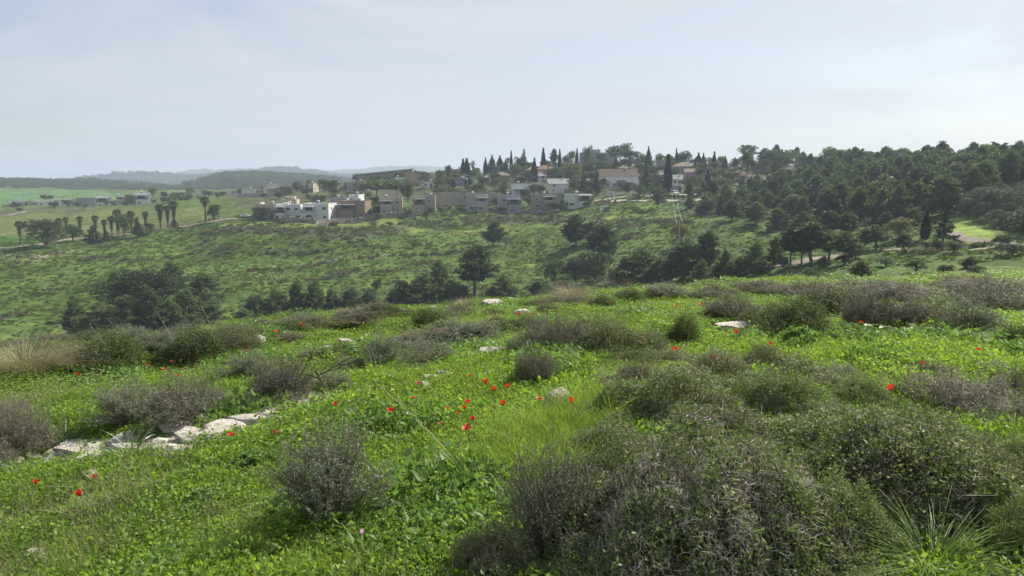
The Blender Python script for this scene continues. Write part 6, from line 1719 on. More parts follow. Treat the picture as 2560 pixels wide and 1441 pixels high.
scatter('loose_stones', chip_rock, st, np.stack([0 * st[:, 0], 0 * st[:, 0], sr.uniform(0, 6.28, n)], -1), (sr.uniform(.10, .30, n))[:, None] * np.ones((1, 3)), sr.integers(0, 2, n), 'loose pale stones and tumbled terrace lines on the far slope', 'stones')
# ------------------------------------------------------------------ houses
def wallm(name, c, v=.82):
    M[name] = solid_mat(name, c, tuple(x * v for x in c), scale=.9, rough=.9, spec=.15, bump=.15, bscale=6, lo=.4, hi=.7)
wallm('w_white', (0.60, 0.60, 0.59)); wallm('w_cream', (0.44, 0.395, 0.31)); wallm('w_beige', (0.33, 0.295, 0.245)); wallm('w_brown', (0.22, 0.168, 0.12))
wallm('w_grey', (0.33, 0.32, 0.30)); wallm('w_blue_grey', (0.28, 0.29, 0.33)); wallm('w_pale', (0.55, 0.57, 0.52)); wallm('w_pink', (0.28, 0.235, 0.205)); wallm('w_blue', (0.17, 0.29, 0.40))
wallm('w_concrete', (0.30, 0.29, 0.27)); wallm('w_dark', (0.16, 0.13, 0.11)); wallm('w_ochre', (0.36, 0.275, 0.15))
M['r_red'] = solid_mat('red_tiles', (0.215, 0.118, 0.082), (0.165, 0.095, 0.07), scale=2, rough=.9, bump=.4, bscale=9)
M['r_brown'] = solid_mat('brown_tiles', (0.098, 0.066, 0.053), (0.072, 0.05, 0.042), scale=2, rough=.9, bump=.4, bscale=9)
M['r_tan'] = solid_mat('tan_tiles', (0.20, 0.165, 0.13), (0.16, 0.13, 0.105), scale=2, rough=.9, bump=.4, bscale=9)
M['r_grey'] = solid_mat('grey_roof', (0.25, 0.25, 0.25), (0.19, 0.19, 0.19), scale=2, rough=.8)
M['r_flat'] = solid_mat('flat_roof', (0.58, 0.57, 0.54), (0.45, 0.44, 0.42), scale=1, rough=.9)
M['trim'] = solid_mat('white_trim', (0.70, 0.70, 0.68), (0.6, 0.6, 0.58), scale=2, rough=.6)
M['metal'] = solid_mat('grey_metal', (0.34, 0.35, 0.36), (0.26, 0.27, 0.28), scale=3, rough=.45, spec=.5)
M['solar'] = solid_mat('solar_panel', (0.035, 0.045, 0.075), (0.05, 0.06, 0.09), scale=3, rough=.25, spec=.6)
M['timber'] = solid_mat('dark_timber', (0.085, 0.065, 0.05), (0.13, 0.10, 0.08), scale=4, rough=.8)
m, n, l = new_mat('window_glass')
out = n.new('ShaderNodeOutputMaterial'); bs = n.new('ShaderNodeBsdfPrincipled')
bs.inputs['Base Color'].default_value = (0.03, 0.036, 0.042, 1); bs.inputs['Roughness'].default_value = .12; bs.inputs['Specular IOR Level'].default_value = .6
l.new(bs.outputs[0], out.inputs['Surface']); M['glass'] = m

def bx(name, lst, mat, parent):
    v, f = boxes(lst)
    return inst(name, mesh_np(name, [(v, f, 0)], M[mat]), parent)

_winmesh = {}
def win(parent, x, z, w, h, y, side=0):
    """window: frame with a glass pane; side 0 front (-y), 1 right (+x)"""
    key = (round(w, 1), round(h, 1))
    if key not in _winmesh:
        w_, h_ = key; t = .09
        v, f = boxes([(-w_ / 2, w_ / 2, -.08, .06, -t, 0), (-w_ / 2, w_ / 2, -.06, .06, h_, h_ + t), (-w_ / 2 - t, -w_ / 2, -.06, .06, -t, h_ + t), (w_ / 2, w_ / 2 + t, -.06, .06, -t, h_ + t), (-.03, .03, -.045, .05, 0, h_)])
        fr = mesh_np('window', [(v, f, 0)], M['trim'])
        v, f = boxes([(-w_ / 2, w_ / 2, -.02, .05, 0, h_)])
        _winmesh[key] = (fr, mesh_np('pane', [(v, f, 0)], M['glass']))
    fr, pn = _winmesh[key]
    o = inst('window', fr, parent, (x, y, z), (0, 0, math.pi / 2 if side else 0))
    inst('pane', pn, o)

def gable(x0, x1, y0, y1, z, rise, over=.5, along='x', hip=False):
    """solid roof prism"""
    x0 -= over; x1 += over; y0 -= over; y1 += over
    if along == 'x':
        ym = (y0 + y1) / 2; k = (y1 - y0) / 2 if hip else 0
        V = [(x0, y0, z), (x1, y0, z), (x1, y1, z), (x0, y1, z), (x0 + k, ym, z + rise), (x1 - k, ym, z + rise)]
        return np.array(V), np.array([(0, 1, 5, 4), (2, 3, 4, 5), (3, 2, 1, 0)]), np.array([(3, 0, 4), (1, 2, 5)])
    xm = (x0 + x1) / 2; k = (x1 - x0) / 2 if hip else 0
    V = [(x0, y0, z), (x1, y0, z), (x1, y1, z), (x0, y1, z), (xm, y0 + k, z + rise), (xm, y1 - k, z + rise)]
    return np.array(V), np.array([(3, 0, 4, 5), (1, 2, 5, 4), (3, 2, 1, 0)]), np.array([(0, 1, 4), (2, 3, 5)])

_hc = [0]
def house(label, px0, px1, top, base=None, wall='w_white', r=None, depth=None, roof='flat', roofm='r_red', floors=2, yaw=0.0, balcony=None, wing=None, heater=True, awning=None, wins=None, rise=None, group='houses of the village', along='x', door=True, name='house', side=True, tower=None, cat='house'):
    pc = (px0 + px1) / 2
    p = P(pc, r) if r is not None else at(pc, base, 150)
    s = mpp(p)
    W = (px1 - px0) * s; Ht = max(height_to(p, top), 2.2)
    D = depth or min(max(W * .8, 7), 11)
    az = math.atan2(p[0], p[1])
    _hc[0] += 1
    q = np.random.default_rng(500 + _hc[0])
    o = empty(name, p, -az + yaw)
    tag(o, label, cat, group)
    if roof == 'flat':
        he = Ht - .35
    else:
        rise = rise or min(W if along == 'y' else D, 9) * .28
        he = max(Ht - rise, 2.0)
    bx('wall', [(-W / 2, W / 2, 0, D, -2.0, he)], wall, o)
    if roof == 'flat':
        rf = bx('roof', [(-W / 2 + .2, W / 2 - .2, .2, D - .2, he + .004, he + .10)], 'r_flat', o)
        bx('parapet', [(-W / 2 - .03, W / 2 + .03, -.03, .22, he - .05, he + .38), (-W / 2 - .03, W / 2 + .03, D - .22, D + .03, he - .05, he + .38), (-W / 2 - .03, -W / 2 + .22, .22, D - .22, he - .05, he + .36), (W / 2 - .22, W / 2 + .03, .22, D - .22, he - .05, he + .36)], wall, rf)
    else:
        V, qd, tr = gable(-W / 2, W / 2, 0, D, he + .003, rise, .5, along, roof == 'hip')
        rf = inst('roof', mesh_np('roof', [(V, qd, 0), (V, tr, 0)], M[roofm]), o)
        if along == 'y' or roof != 'hip':
            pass
        bx('chimney', [(W * .2, W * .2 + .7, D * .4, D * .4 + .7, he + rise * .3, he + rise + .7)], wall, rf)
    fh = he / floors
    yfront = np.full(floors, 0.0)
    if wing:
        f0, f1, fhh, dy = wing
        x0, x1 = -W / 2 + W * f0, -W / 2 + W * f1
        bx('wing', [(x0, x1, -dy, .05, -2.0, he * fhh)], wall, o)
        bx('wing_roof', [(x0 + .0, x1 - .0, -dy - .04, .0, he * fhh + .003, he * fhh + .16)], 'trim', o)
        for k in range(max(1, int((x1 - x0) / 3))):
            xx = x0 + (k + .5) * (x1 - x0) / max(1, int((x1 - x0) / 3))
            for fl in range(max(1, int(round(he * fhh / fh)))):
                win(o, xx, fl * fh + fh * .32, 1.3, 1.1, -dy)
    bal = None
    if balcony:
        b0, b1 = -W / 2 + W * balcony[0], -W / 2 + W * balcony[1]
        bz = fh * (floors - 1)
        dy = balcony[2] if len(balcony) > 2 else 1.8
        b = bx('balcony', [(b0, b1, -dy, -.003, bz - .22, bz)], wall, o)
        bx('railing', [(b0, b1, -dy - .02, -dy + .04, bz, bz + 1.0), (b0 - .02, b0 + .04, -dy + .04, -.01, bz, bz + 1.0), (b1 - .04, b1 + .02, -dy + .04, -.01, bz, bz + 1.0)], 'metal' if _hc[0] % 2 else 'timber', b)
        if bz > 2.5:
            bx('lower_wall', [(b0 + .02, b1 - .02, -dy + .05, -.004, -2.0, bz - .225)], wall, o)
        a = bx('pergola', [(b0 - .3, b1 + .3, -dy - .4, -.006, bz + 2.45, bz + 2.62)], 'trim', o)
        bx('post', [(b0, b0 + .14, -dy, -dy + .14, bz, bz + 2.44)], 'timber', a)
        bx('post', [(b1 - .14, b1, -dy, -dy + .14, bz, bz + 2.44)], 'timber', a)
        g = bx('glass_door', [((b0 + b1) / 2 - (b1 - b0) * .28, (b0 + b1) / 2 + (b1 - b0) * .28, -.03, .02, bz + .02, bz + 2.15)], 'glass', o)
        bal = (b0, b1, dy)
        if bz > 2.5:
            win(o, b0 + (b1 - b0) * .3, .9, 1.3, 1.1, -dy + .05)
    if awning:
        a0, a1 = -W / 2 + W * awning[0], -W / 2 + W * awning[1]
        a = bx('awning', [(a0, a1, -2.6, -.005, 2.45, 2.58)], 'trim', o)
        for xx in (a0 + .1, a1 - .25):
            bx('post', [(xx, xx + .13, -2.5, -2.37, -1.0, 2.44)], 'timber', a)
    # windows
    if wins is None:
        n = max(2, int(W / 3.4))
        for fl in range(floors):
            for k in range(n):
                x = -W / 2 + (k + .5) * W / n + q.uniform(-.3, .3)
                if bal and bal[0] - .8 < x < bal[1] + .8: continue
                if wing and -W / 2 + W * wing[0] - .6 < x < -W / 2 + W * wing[1] + .6: continue
                if door and fl == 0 and k == n // 2:
                    d = bx('door', [(x - .5, x + .5, -.05, .02, .02, 2.1)], 'timber', o)
                    bx('handle', [(x + .34, x + .42, -.09, -.051, 1.0, 1.06)], 'metal', d)
                    continue
                if q.random() < .18: continue
                win(o, x, fl * fh + fh * .33, (1.0, 1.4, 1.7)[q.integers(3)], (1.0, 1.2)[q.integers(2)], 0)
    else:
        for fx, z, w, h in wins:
            win(o, -W / 2 + W * fx, z, w, h, 0)
    if side:
        for fl in range(floors):
            win(o, W / 2, fl * fh + fh * .33, 1.0, 1.1, 0, 1).__class__ if False else None
            oo = fl * fh + fh * .33
            key = None
            win_side(o, W / 2, D * .35, oo)
    if tower:
        t0, t1, tz = tower
        bx('stair_tower', [(-W / 2 + W * t0, -W / 2 + W * t1, D * .25, D * .75, he + .105, he + tz)], wall, o)
    if heater and roof == 'flat':
        x = W * q.uniform(-.3, .3); y = D * .55
        v, f = path_tube(np.array([[x - .65, y, he + 1.35], [x - .6, y, he + 1.35], [x + .6, y, he + 1.35], [x + .65, y, he + 1.35]]), np.array([.05, .29, .29, .05]), 10)
        hh = inst('water_heater', mesh_np('water_heater', [(v, f, 0)], M['trim'], True), o)
        bx('stand', [(x - .55, x - .48, y - .25, y + .25, he + .1, he + 1.1), (x + .48, x + .55, y - .25, y + .25, he + .1, he + 1.1)], 'metal', hh)
        V = np.array([(x - .6, y - 1.7, he + .25), (x + .6, y - 1.7, he + .25), (x + .6, y - .35, he + 1.05), (x - .6, y - .35, he + 1.05)])
        V2 = V + np.array([0, .03, -.06])
        inst('collector', mesh_np('collector', [(np.vstack([V, V2]), np.array([(0, 1, 2, 3), (7, 6, 5, 4), (0, 4, 5, 1), (1, 5, 6, 2), (2, 6, 7, 3), (3, 7, 4, 0)]), 0)], M['solar']), hh)
    return o
def win_side(parent, x, y, z):
    key = (1.0, 1.1)
    if key not in _winmesh:
        tmp = empty('tmp'); win(tmp, 0, 0, 1.0, 1.1, 0)
        for c in list(tmp.children_recursive): bpy.data.objects.remove(c)
        bpy.data.objects.remove(tmp)
    fr, pn = _winmesh[key]
    o = inst('window', fr, parent, (x, y, z), (0, 0, math.pi / 2))
    inst('pane', pn, o)

FR = 'front row of houses below the village'
house('beige flat-roofed house behind the dark round tree', 640, 692, 511, 545, 'w_cream', 336, yaw=-.45, group=FR, awning=(.0, .3), tower=(.0, .16, 1.1))
house('left white house of the front row with a small porch', 690, 752, 512, 547, 'w_white', 331, yaw=-.30, group=FR, balcony=(.0, .36), tower=(.22, .45, 1.0))
house('right white house of the front row with a dark balcony', 756, 824, 509, 547, 'w_white', 325, yaw=-.42, group=FR, balcony=(.0, .46, 2.2))
house('brown stone house with a long dark balcony', 848, 914, 503, 544, 'w_brown', 328, yaw=-.32, group=FR, balcony=(.0, .58, 2.0))
house('grey-beige house left of the white-stemmed tree', 951, 1006, 495, 538, 'w_beige', 330, yaw=-.05, group=FR, balcony=(.02, .56, 1.6))
house('beige house right of the white-stemmed tree', 1033, 1088, 491, 534, 'w_beige', 332, yaw=-.05, group=FR, balcony=(.06, .50, 1.6))
house('grey house with a pergola and white corner post', 1166, 1221, 487, 530, 'w_grey', 326, yaw=.05, group=FR, balcony=(.48, .98, 2.0), awning=(.25, .72))
house('blue-grey house with a wide covered balcony', 1247, 1301, 488, 527, 'w_blue_grey', 326, yaw=.08, group=FR, balcony=(.40, 1.0, 2.0))
house('pinkish house half hidden by green trees', 1332, 1402, 487, 527, 'w_pink', 326, yaw=.08, group=FR, balcony=(.40, .78, 1.8))
house('pale green-white house at the right end of the front row', 1419, 1480, 486, 530, 'w_pale', 318, yaw=.22, group=FR, balcony=(.44, 1.0, 2.4))
SR = 'second row of houses'
house('white cube house behind the brown house', 871, 898, 487, None, 'w_white', 350, group=SR, yaw=-.4, floors=1)
house('grey flat house behind the right white house', 826, 868, 496, None, 'w_blue_grey', 346, group=SR, yaw=-.35, floors=1)
house('ochre gate house behind the left white house', 704, 742, 499, None, 'w_cream', 352, group=SR, yaw=-.2, floors=1, tower=(.5, .85, 1.6))
house('long white house with a yellowish wing above the blue-grey house', 1279, 1338, 460, None, 'w_white', 366, group=SR, yaw=.05, floors=1, awning=(.1, .5))
house('yellowish wing house right of the long white one', 1336, 1360, 456, None, 'w_cream', 372, group=SR, yaw=.0, floors=1, heater=False)
house('grey-roofed house with a white porch', 1372, 1424, 447, None, 'w_white', 362, roof='gable', roofm='r_grey', group=SR, yaw=.15, floors=2, wing=(.55, .95, .55, 2.2), depth=9)
house('left beige house with tan tiles', 1424, 1462, 449, None, 'w_cream', 368, roof='hip', roofm='r_tan', group=SR, yaw=.1, floors=1)
house('right beige house with tan tiles', 1462, 1504, 448, None, 'w_cream', 370, roof='gable', roofm='r_tan', group=SR, yaw=.1, floors=1)
house('long house with a brown tiled roof and white gable', 1500, 1596, 423, None, 'w_white', 372, roof='gable', roofm='r_brown', group=SR, yaw=.20, floors=2, wing=(.08, .95, .42, 3.0), depth=11, rise=3.4)
house('light blue house with a gable behind two thin cypresses', 1137, 1168, 441, None, 'w_blue', 412, roof='gable', roofm='r_grey', along='y', group=SR, yaw=-.1, floors=2, depth=10, wing=(.1, .9, .45, 1.5))
house('white annex right of the light blue house', 1168, 1184, 447, None, 'w_blue', 416, group=SR, floors=2, heater=False)
house('house with a pyramid tiled roof left of the yellow-green tree', 1236, 1276, 430, None, 'w_pink', 412, roof='hip', roofm='r_tan', group=SR, floors=1)
house('white house behind the tall cypress', 1318, 1366, 430, None, 'w_white', 408, roof='hip', roofm='r_grey', group=SR, floors=2, awning=(.0, .3))
house('house with an orange tiled roof on the upper slope', 1340, 1386, 413, None, 'w_ochre', 432, roof='hip', roofm='r_red', group=SR, floors=2)
house('grey-tiled house left of the orange-roofed one', 1312, 1344, 418, None, 'w_pink', 438, roof='hip', roofm='r_tan', group=SR, floors=1)
lb = house('large concrete building on the hilltop', 1448, 1542, 382, None, 'w_concrete', 505, group=SR, floors=2, depth=16, tower=(.30, .56, 2.6), heater=False, name='building', cat='building')
bx('mast', [(-.1, .1, 4, 4.2, 0, 15)], 'metal', lb)
house('small tan-roofed house above the long brown roof', 1545, 1572, 412, None, 'w_cream', 420, roof='hip', roofm='r_tan', group=SR, floors=1)
house('pale house between the skyline trees', 1640, 1664, 402, None, 'w_pink', 440, group=SR, floors=1)
house('wide house with a hipped grey-tan roof', 1680, 1738, 405, None, 'w_pink', 425, roof='hip', roofm='r_tan', group=SR, floors=1)
house('house with a rusty roof behind leafless trees', 1712, 1752, 428, None, 'w_pink', 392, roof='gable', roofm='r_tan', group=SR, floors=1)
house('small white house behind the white van', 1682, 1704, 438, None, 'w_white', 352, group=SR, roof='gable', roofm='r_grey', floors=2, awning=(.1, .9))
house('house with an orange roof right of the stout cypress', 1758, 1786, 414, None, 'w_cream', 405, roof='hip', roofm='r_red', group=SR, floors=1)
house('house with a pale roof behind the red-roofed one', 1812, 1848, 420, None, 'w_cream', 398, roof='hip', roofm='r_tan', group=SR, floors=1)
house('white house with a red tiled roof near the wood', 1818, 1870, 434, None, 'w_white', 378, roof='gable', roofm='r_red', group=SR, floors=1, awning=(.4, .9), yaw=.15)
house('grey house with balconies left of the square cypress', 1896, 1932, 408, None, 'w_grey', 425, group=SR, floors=2)
house('pale house right of the square cypress', 1946, 1976, 420, None, 'w_cream', 410, group=SR, floors=1, roof='hip', roofm='r_tan')
house('white flat roof on the right skyline', 2000, 2018, 396, None, 'w_white', 440, group=SR, floors=1, heater=False)
house('pinkish roof among the right skyline trees', 2030, 2062, 402, None, 'w_pink', 425, group=SR, floors=1, roof='hip', roofm='r_red')
for lab, a, b, t, r, wm, rf, rm in [('small white house under the broad yellow-green tree', 1404, 1424, 436, 404, 'w_white', 'flat', 'r_tan'), ('pale house left of the broad yellow-green tree', 1384, 1402, 428, 425, 'w_cream', 'hip', 'r_tan'), ('white cottage below the dark skyline clump', 1204, 1226, 440, 425, 'w_white', 'hip', 'r_grey'), ('beige cottage right of the pyramid-roofed house', 1284, 1306, 444, 405, 'w_beige', 'hip', 'r_tan'), ('low white house right of the blue one', 1190, 1210, 456, 395, 'w_white', 'flat', 'r_tan'),
        ('pale cottage above the long garden wall', 1096, 1118, 462, 400, 'w_cream', 'flat', 'r_tan'), ('white house left of the yellow shrub', 1060, 1082, 455, 415, 'w_white', 'flat', 'r_tan'), ('tan-roofed cottage below the large building', 1472, 1494, 410, 450, 'w_cream', 'hip', 'r_tan'), ('pale cottage beside the pointed cypress', 1590, 1610, 410, 440, 'w_pink', 'hip', 'r_tan'), ('white cottage behind the tall black cypress', 1640, 1660, 428, 395, 'w_white', 'hip', 'r_grey'), ('cream cottage between the stout cypresses', 1820, 1834, 408, 420, 'w_cream', 'flat', 'r_tan'), ('small pink cottage above the grey balcony house', 1876, 1896, 406, 440, 'w_pink', 'hip', 'r_tan')]:
    house(lab, a, b, t, None, wm, r, group=SR, floors=1, roof=rf, roofm=rm, heater=(rf == 'flat'))
UL = 'houses above the green bank'
house('low dark-roofed house above the pasture', 700, 728, 468, None, 'w_dark', 462, group=UL, floors=1, heater=False)
house('cream house with narrow windows above the pasture', 641, 660, 462, None, 'w_cream', 500, group=UL, floors=2, heater=False)
house('white modern house right of the narrow-windowed one', 670, 697, 462, None, 'w_white', 495, group=UL, floors=1)
house('white flat house below the narrow-windowed one', 606, 640, 475, None, 'w_white', 470, group=UL, floors=1)
house('low beige house right of the white flat one', 668, 698, 473, None, 'w_beige', 466, group=UL, floors=1)
house('sunlit cream house beside the green bank', 770, 784, 459, None, 'w_cream', 468, group=UL, floors=1, yaw=-.5)
house('beige house left of the umbrella pines', 866, 892, 456, None, 'w_beige', 440, group=UL, floors=1, yaw=-.4)
house('grey house left of the umbrella pines', 889, 912, 454, None, 'w_grey', 436, group=UL, floors=1, yaw=-.4)
house('white long building below the solar sheds', 856, 880, 444, None, 'w_white', 500, group=UL, floors=1, heater=False)
house('white boxy house below the right solar shed', 988, 1012, 444, None, 'w_white', 455, group=UL, floors=1)
house('ochre house below the right solar shed', 1014, 1042, 432, None, 'w_ochre', 480, group=UL, floors=1)
house('cream house left of the yellowish tree', 1076, 1094, 433, None, 'w_cream', 468, group=UL, floors=1)
house('house with an orange roof left of the cypress pair', 1132, 1152, 424, None, 'w_white', 490, roof='hip', roofm='r_red', group=UL, floors=1)
house('house with purple bougainvillea under the umbrella pines', 948, 990, 476, None, 'w_cream', 358, group=UL, floors=1, heater=False)
FL = 'far left row of houses'
for lab, a, b, t, wm, r in [('white stepped house at the left end of the far row', 32, 52, 497, 'w_white', 545), ('low grey house second from the left in the far row', 44, 90, 506, 'w_grey', 535), ('long white-roofed house third from the left in the far row', 96, 132, 503, 'w_white', 545), ('low pale house in the middle of the far left row', 128, 150, 499, 'w_pale', 560), ('white house right of the dark round bush', 150, 178, 499, 'w_white', 550), ('beige house in the far left row', 177, 196, 497, 'w_cream', 560), ('blue-grey house in the far left row', 195, 236, 495, 'w_blue_grey', 545),
        ('two-storey grey-white house with a dark veranda', 240, 278, 491, 'w_pale', 525), ('flat house left of the small white villa', 292, 316, 491, 'w_cream', 545), ('small white villa with a dark upper veranda', 338, 376, 483, 'w_white', 510), ('low white house left of the brown-green tree', 402, 420, 482, 'w_white', 560), ('white-roofed house between the round trees', 440, 464, 480, 'w_white', 575), ('pale house right of the right round tree', 490, 520, 482, 'w_pale', 560), ('yellowish house in the far row', 535, 562, 480, 'w_cream', 545), ('long white-roofed house at the right end of the far row', 560, 606, 476, 'w_white', 530)]:
    house(lab, a, b, t, None, wm, r, group=FL, floors=2 if 'storey' in lab or 'villa' in lab else 1, heater=('villa' in lab or 'storey' in lab), balcony=(.1, .8, 1.5) if ('villa' in lab or 'storey' in lab) else None, depth=8)

# ------------------------------------------------------------------ walls, sheds, poles
def block_wall(label, pix, courses, bl, bh, mat, name='retaining_wall', rmin=200, dist=None):
    L = np.array([at(a, b, rmin) for a, b in pix]) if dist is None else np.array([P(a, dist) for a, b in pix])
    o = empty(name, L[0]); tag(o, label, 'wall')
    v, f = boxes([(-bl / 2 * .96, bl / 2 * .96, -.4, .4, 0, bh * .92)])
    r = np.random.default_rng(len(label))
    v = v + r.normal(size=v.shape) * .05
    ms = [mesh_np('block', [(v + np.random.default_rng(k).normal(size=v.shape) * .05, f, 0)], M[mat]) for k in range(4)]
    seg = np.diff(L[:, :2], axis=0); ln = np.hypot(*seg.T); tot = ln.sum()
    k = int(tot / bl)
    for c in range(courses):
        for i in range(k):
            d = (i + .5 + (.5 if c % 2 else 0)) * bl
            if d > tot: continue
            j = int(np.searchsorted(np.cumsum(ln), d)); j = min(j, len(ln) - 1)
            t = (d - (np.cumsum(ln)[j] - ln[j])) / ln[j]
            x, y = L[j, :2] + seg[j] * t
            n_ = np.array([-seg[j][1], seg[j][0]]) / ln[j]
            x, y = x + n_[0] * c * .45, y + n_[1] * c * .45
            z = Hs(x - n_[0] * c * .45, y - n_[1] * c * .45) + c * bh - .15
            inst('block', ms[r.integers(4)], o, np.array([x, y, z]) - L[0], (0, 0, math.atan2(seg[j][1], seg[j][0]) + r.normal() * .03))
M['wallstone'] = solid_mat('wall_stone', (0.16, 0.145, 0.12), (0.30, 0.275, 0.235), scale=2, rough=.95, bump=.5, objvar=.3)
block_wall('dark stepped wall of big stones below the white and brown houses', [(700, 559), (790, 561), (850, 560), (930, 551), (1000, 543), (1060, 539)], 3, 1.9, .8, 'wallstone')
block_wall('rough stone wall below the grey and blue-grey houses', [(1180, 528), (1240, 530), (1320, 532), (1400, 534)], 2, 1.6, .7, 'wallstone')
def plain_wall(label, px0, px1, top, r, mat, name='garden_wall'):
    a, b = P(px0, r), P(px1, r)
    o = empty(name, a); tag(o, label, 'wall')
    L = math.hypot(b[0] - a[0], b[1] - a[1]); rz = math.atan2(b[1] - a[1], b[0] - a[0]); o.rotation_euler = (0, 0, rz)
    h = height_to((a + b) / 2, top) ; z0 = (b[2] - a[2]) / 2
    k = max(int(L / 6), 2)
    for i in range(k):
        bx('panel', [(i * L / k + .03, (i + 1) * L / k - .03, -.15, .15, -2 + z0, h + z0 + (.25 if i % 2 else 0))], mat, o)
    bx('coping', [(0, L, -.22, .22, h + z0 + .253, h + z0 + .40)], 'r_flat', o)
plain_wall('long beige garden wall above the front row', 1066, 1240, 484, 348, 'w_beige')
plain_wall('low pale wall beside the small white house', 596, 690, 484, 452, 'w_grey')

def shed(label, px0, px1, ytl, ytr, r, depth):
    """open shed: sloping roof covered with solar panels on posts"""
    a, b = P(px0, r), P(px1, r)
    c = (a + b) / 2
    o = empty('solar_shed', c, -math.atan2(c[0], c[1])); tag(o, label, 'shed')
    W = (px1 - px0) * mpp(c)
    zl, zr = height_to(c, ytl), height_to(c, ytr)
    def slab(x0, x1, y0, y1, lift, th):
        f = lambda x: zl + (zr - zl) * (x + W / 2) / W + lift
        V = np.array([(x0, y0, f(x0) - th), (x1, y0, f(x1) - th), (x1, y1, f(x1) - th), (x0, y1, f(x0) - th), (x0, y0, f(x0)), (x1, y0, f(x1)), (x1, y1, f(x1)), (x0, y1, f(x0))])
        return V, np.array([(0, 3, 2, 1), (4, 5, 6, 7), (0, 1, 5, 4), (1, 2, 6, 5), (2, 3, 7, 6), (3, 0, 4, 7)])
    v, f = slab(-W / 2, W / 2, -depth / 2, depth / 2, -.15, .35)
    rf = inst('roof', mesh_np('roof', [(v, f, 0)], M['metal']), o)
    k = max(int(W / 4), 3)
    for i in range(k):
        x0 = -W / 2 + (i + .04) * W / k; x1 = -W / 2 + (i + .96) * W / k
        v, f = slab(x0, x1, -depth / 2 + .2, depth / 2 - .2, .05, .1)
        inst('solar_panel', mesh_np('solar_panel', [(v, f, 0)], M['solar']), rf)
    for i in range(k + 1):
        x = -W / 2 + .3 + (W - .6) * i / k
        zt = zl + (zr - zl) * (x + W / 2) / W - .51
        bx('post', [(x - .15, x + .15, -depth / 2 + .3, -depth / 2 + .6, -3, zt)], 'metal', o)
        bx('post', [(x - .15, x + .15, depth / 2 - .6, depth / 2 - .3, -3, zt)], 'metal', o)
    x0, x1 = -W / 2 + .4, W / 2 - .4
    f0, f1 = zl + (zr - zl) * .4 / W - .6, zr - (zr - zl) * .4 / W - .6
    V = np.array([(x0, 0, -3), (x1, 0, -3), (x1, 0, f1), (x0, 0, f0), (x0, .2, -3), (x1, .2, -3), (x1, .2, f1), (x0, .2, f0)])
    inst('wall', mesh_np('wall', [(V, np.array([(0, 1, 2, 3), (5, 4, 7, 6), (1, 5, 6, 2), (4, 0, 3, 7), (3, 2, 6, 7)]), 0)], M['r_flat']), o)
shed('long solar-panelled shed roof rising to the right on the hilltop', 884, 1032, 437, 422, 560, 18)
shed('short solar-panelled roof falling to the right beside the long one', 1033, 1092, 426, 435, 555, 16)
shed('lower solar-panelled shed in front of the long one', 930, 1040, 440, 430, 535, 12)
shed('low dark shed left of the cypress pair', 1092, 1132, 428, 428, 540, 10)

def hut(label, px0, px1, top, base, mat, rmin=200):
    p = at((px0 + px1) / 2, base, rmin)
    s = mpp(p); W = (px1 - px0) * s; h = height_to(p, top)
    o = empty('hut', p, -math.atan2(p[0], p[1])); tag(o, label, 'hut')
    bx('wall', [(-W / 2, W / 2, 0, W * .6, -.5, h - .15)], mat, o)
    bx('roof', [(-W / 2 - .2, W / 2 + .2, -.25, W * .6 + .2, h - .147, h)], 'r_flat', o)
    d = bx('door', [(-.45, .45, -.04, .01, .0, min(1.9, h * .75))], 'metal', o)
hut('white storage container beside the road', 1518, 1536, 480, 490, 'w_white')
hut('small white hut below the pale green house', 1505, 1518, 516, 527, 'w_white')
hut('tiny white pump hut on the edge of the green field', 19, 27, 466, 472, 'w_white', 700)

# ------------------------------------------------------------------ vehicles
def carpaint(name, c):
    M[name] = solid_mat(name, c, tuple(x * .95 for x in c), scale=1, rough=.25, spec=.6)
carpaint('paint_white', (.74, .74, .73)); carpaint('paint_silver', (.45, .46, .47)); carpaint('paint_dark', (.05, .055, .065))
M['tyre'] = solid_mat('tyre', (.02, .02, .02), (.03, .03, .03), rough=.9)
def loft(prof, w0, w1):
    """car-like body: side profile (x,z) list lofted over the width, narrower at the top"""
    prof = np.array(prof); n = len(prof); zmax = prof[:, 1].max(); zmin = prof[:, 1].min()
    wz = w0 + (w1 - w0) * ((prof[:, 1] - zmin) / (zmax - zmin)) ** 2
    V = np.concatenate([np.stack([prof[:, 0], -wz / 2, prof[:, 1]], -1), np.stack([prof[:, 0], wz / 2, prof[:, 1]], -1)])
    q = np.array([(i, (i + 1) % n, n + (i + 1) % n, n + i) for i in range(n)])
    return V, q, [list(range(n))[::-1], list(range(n, 2 * n))]
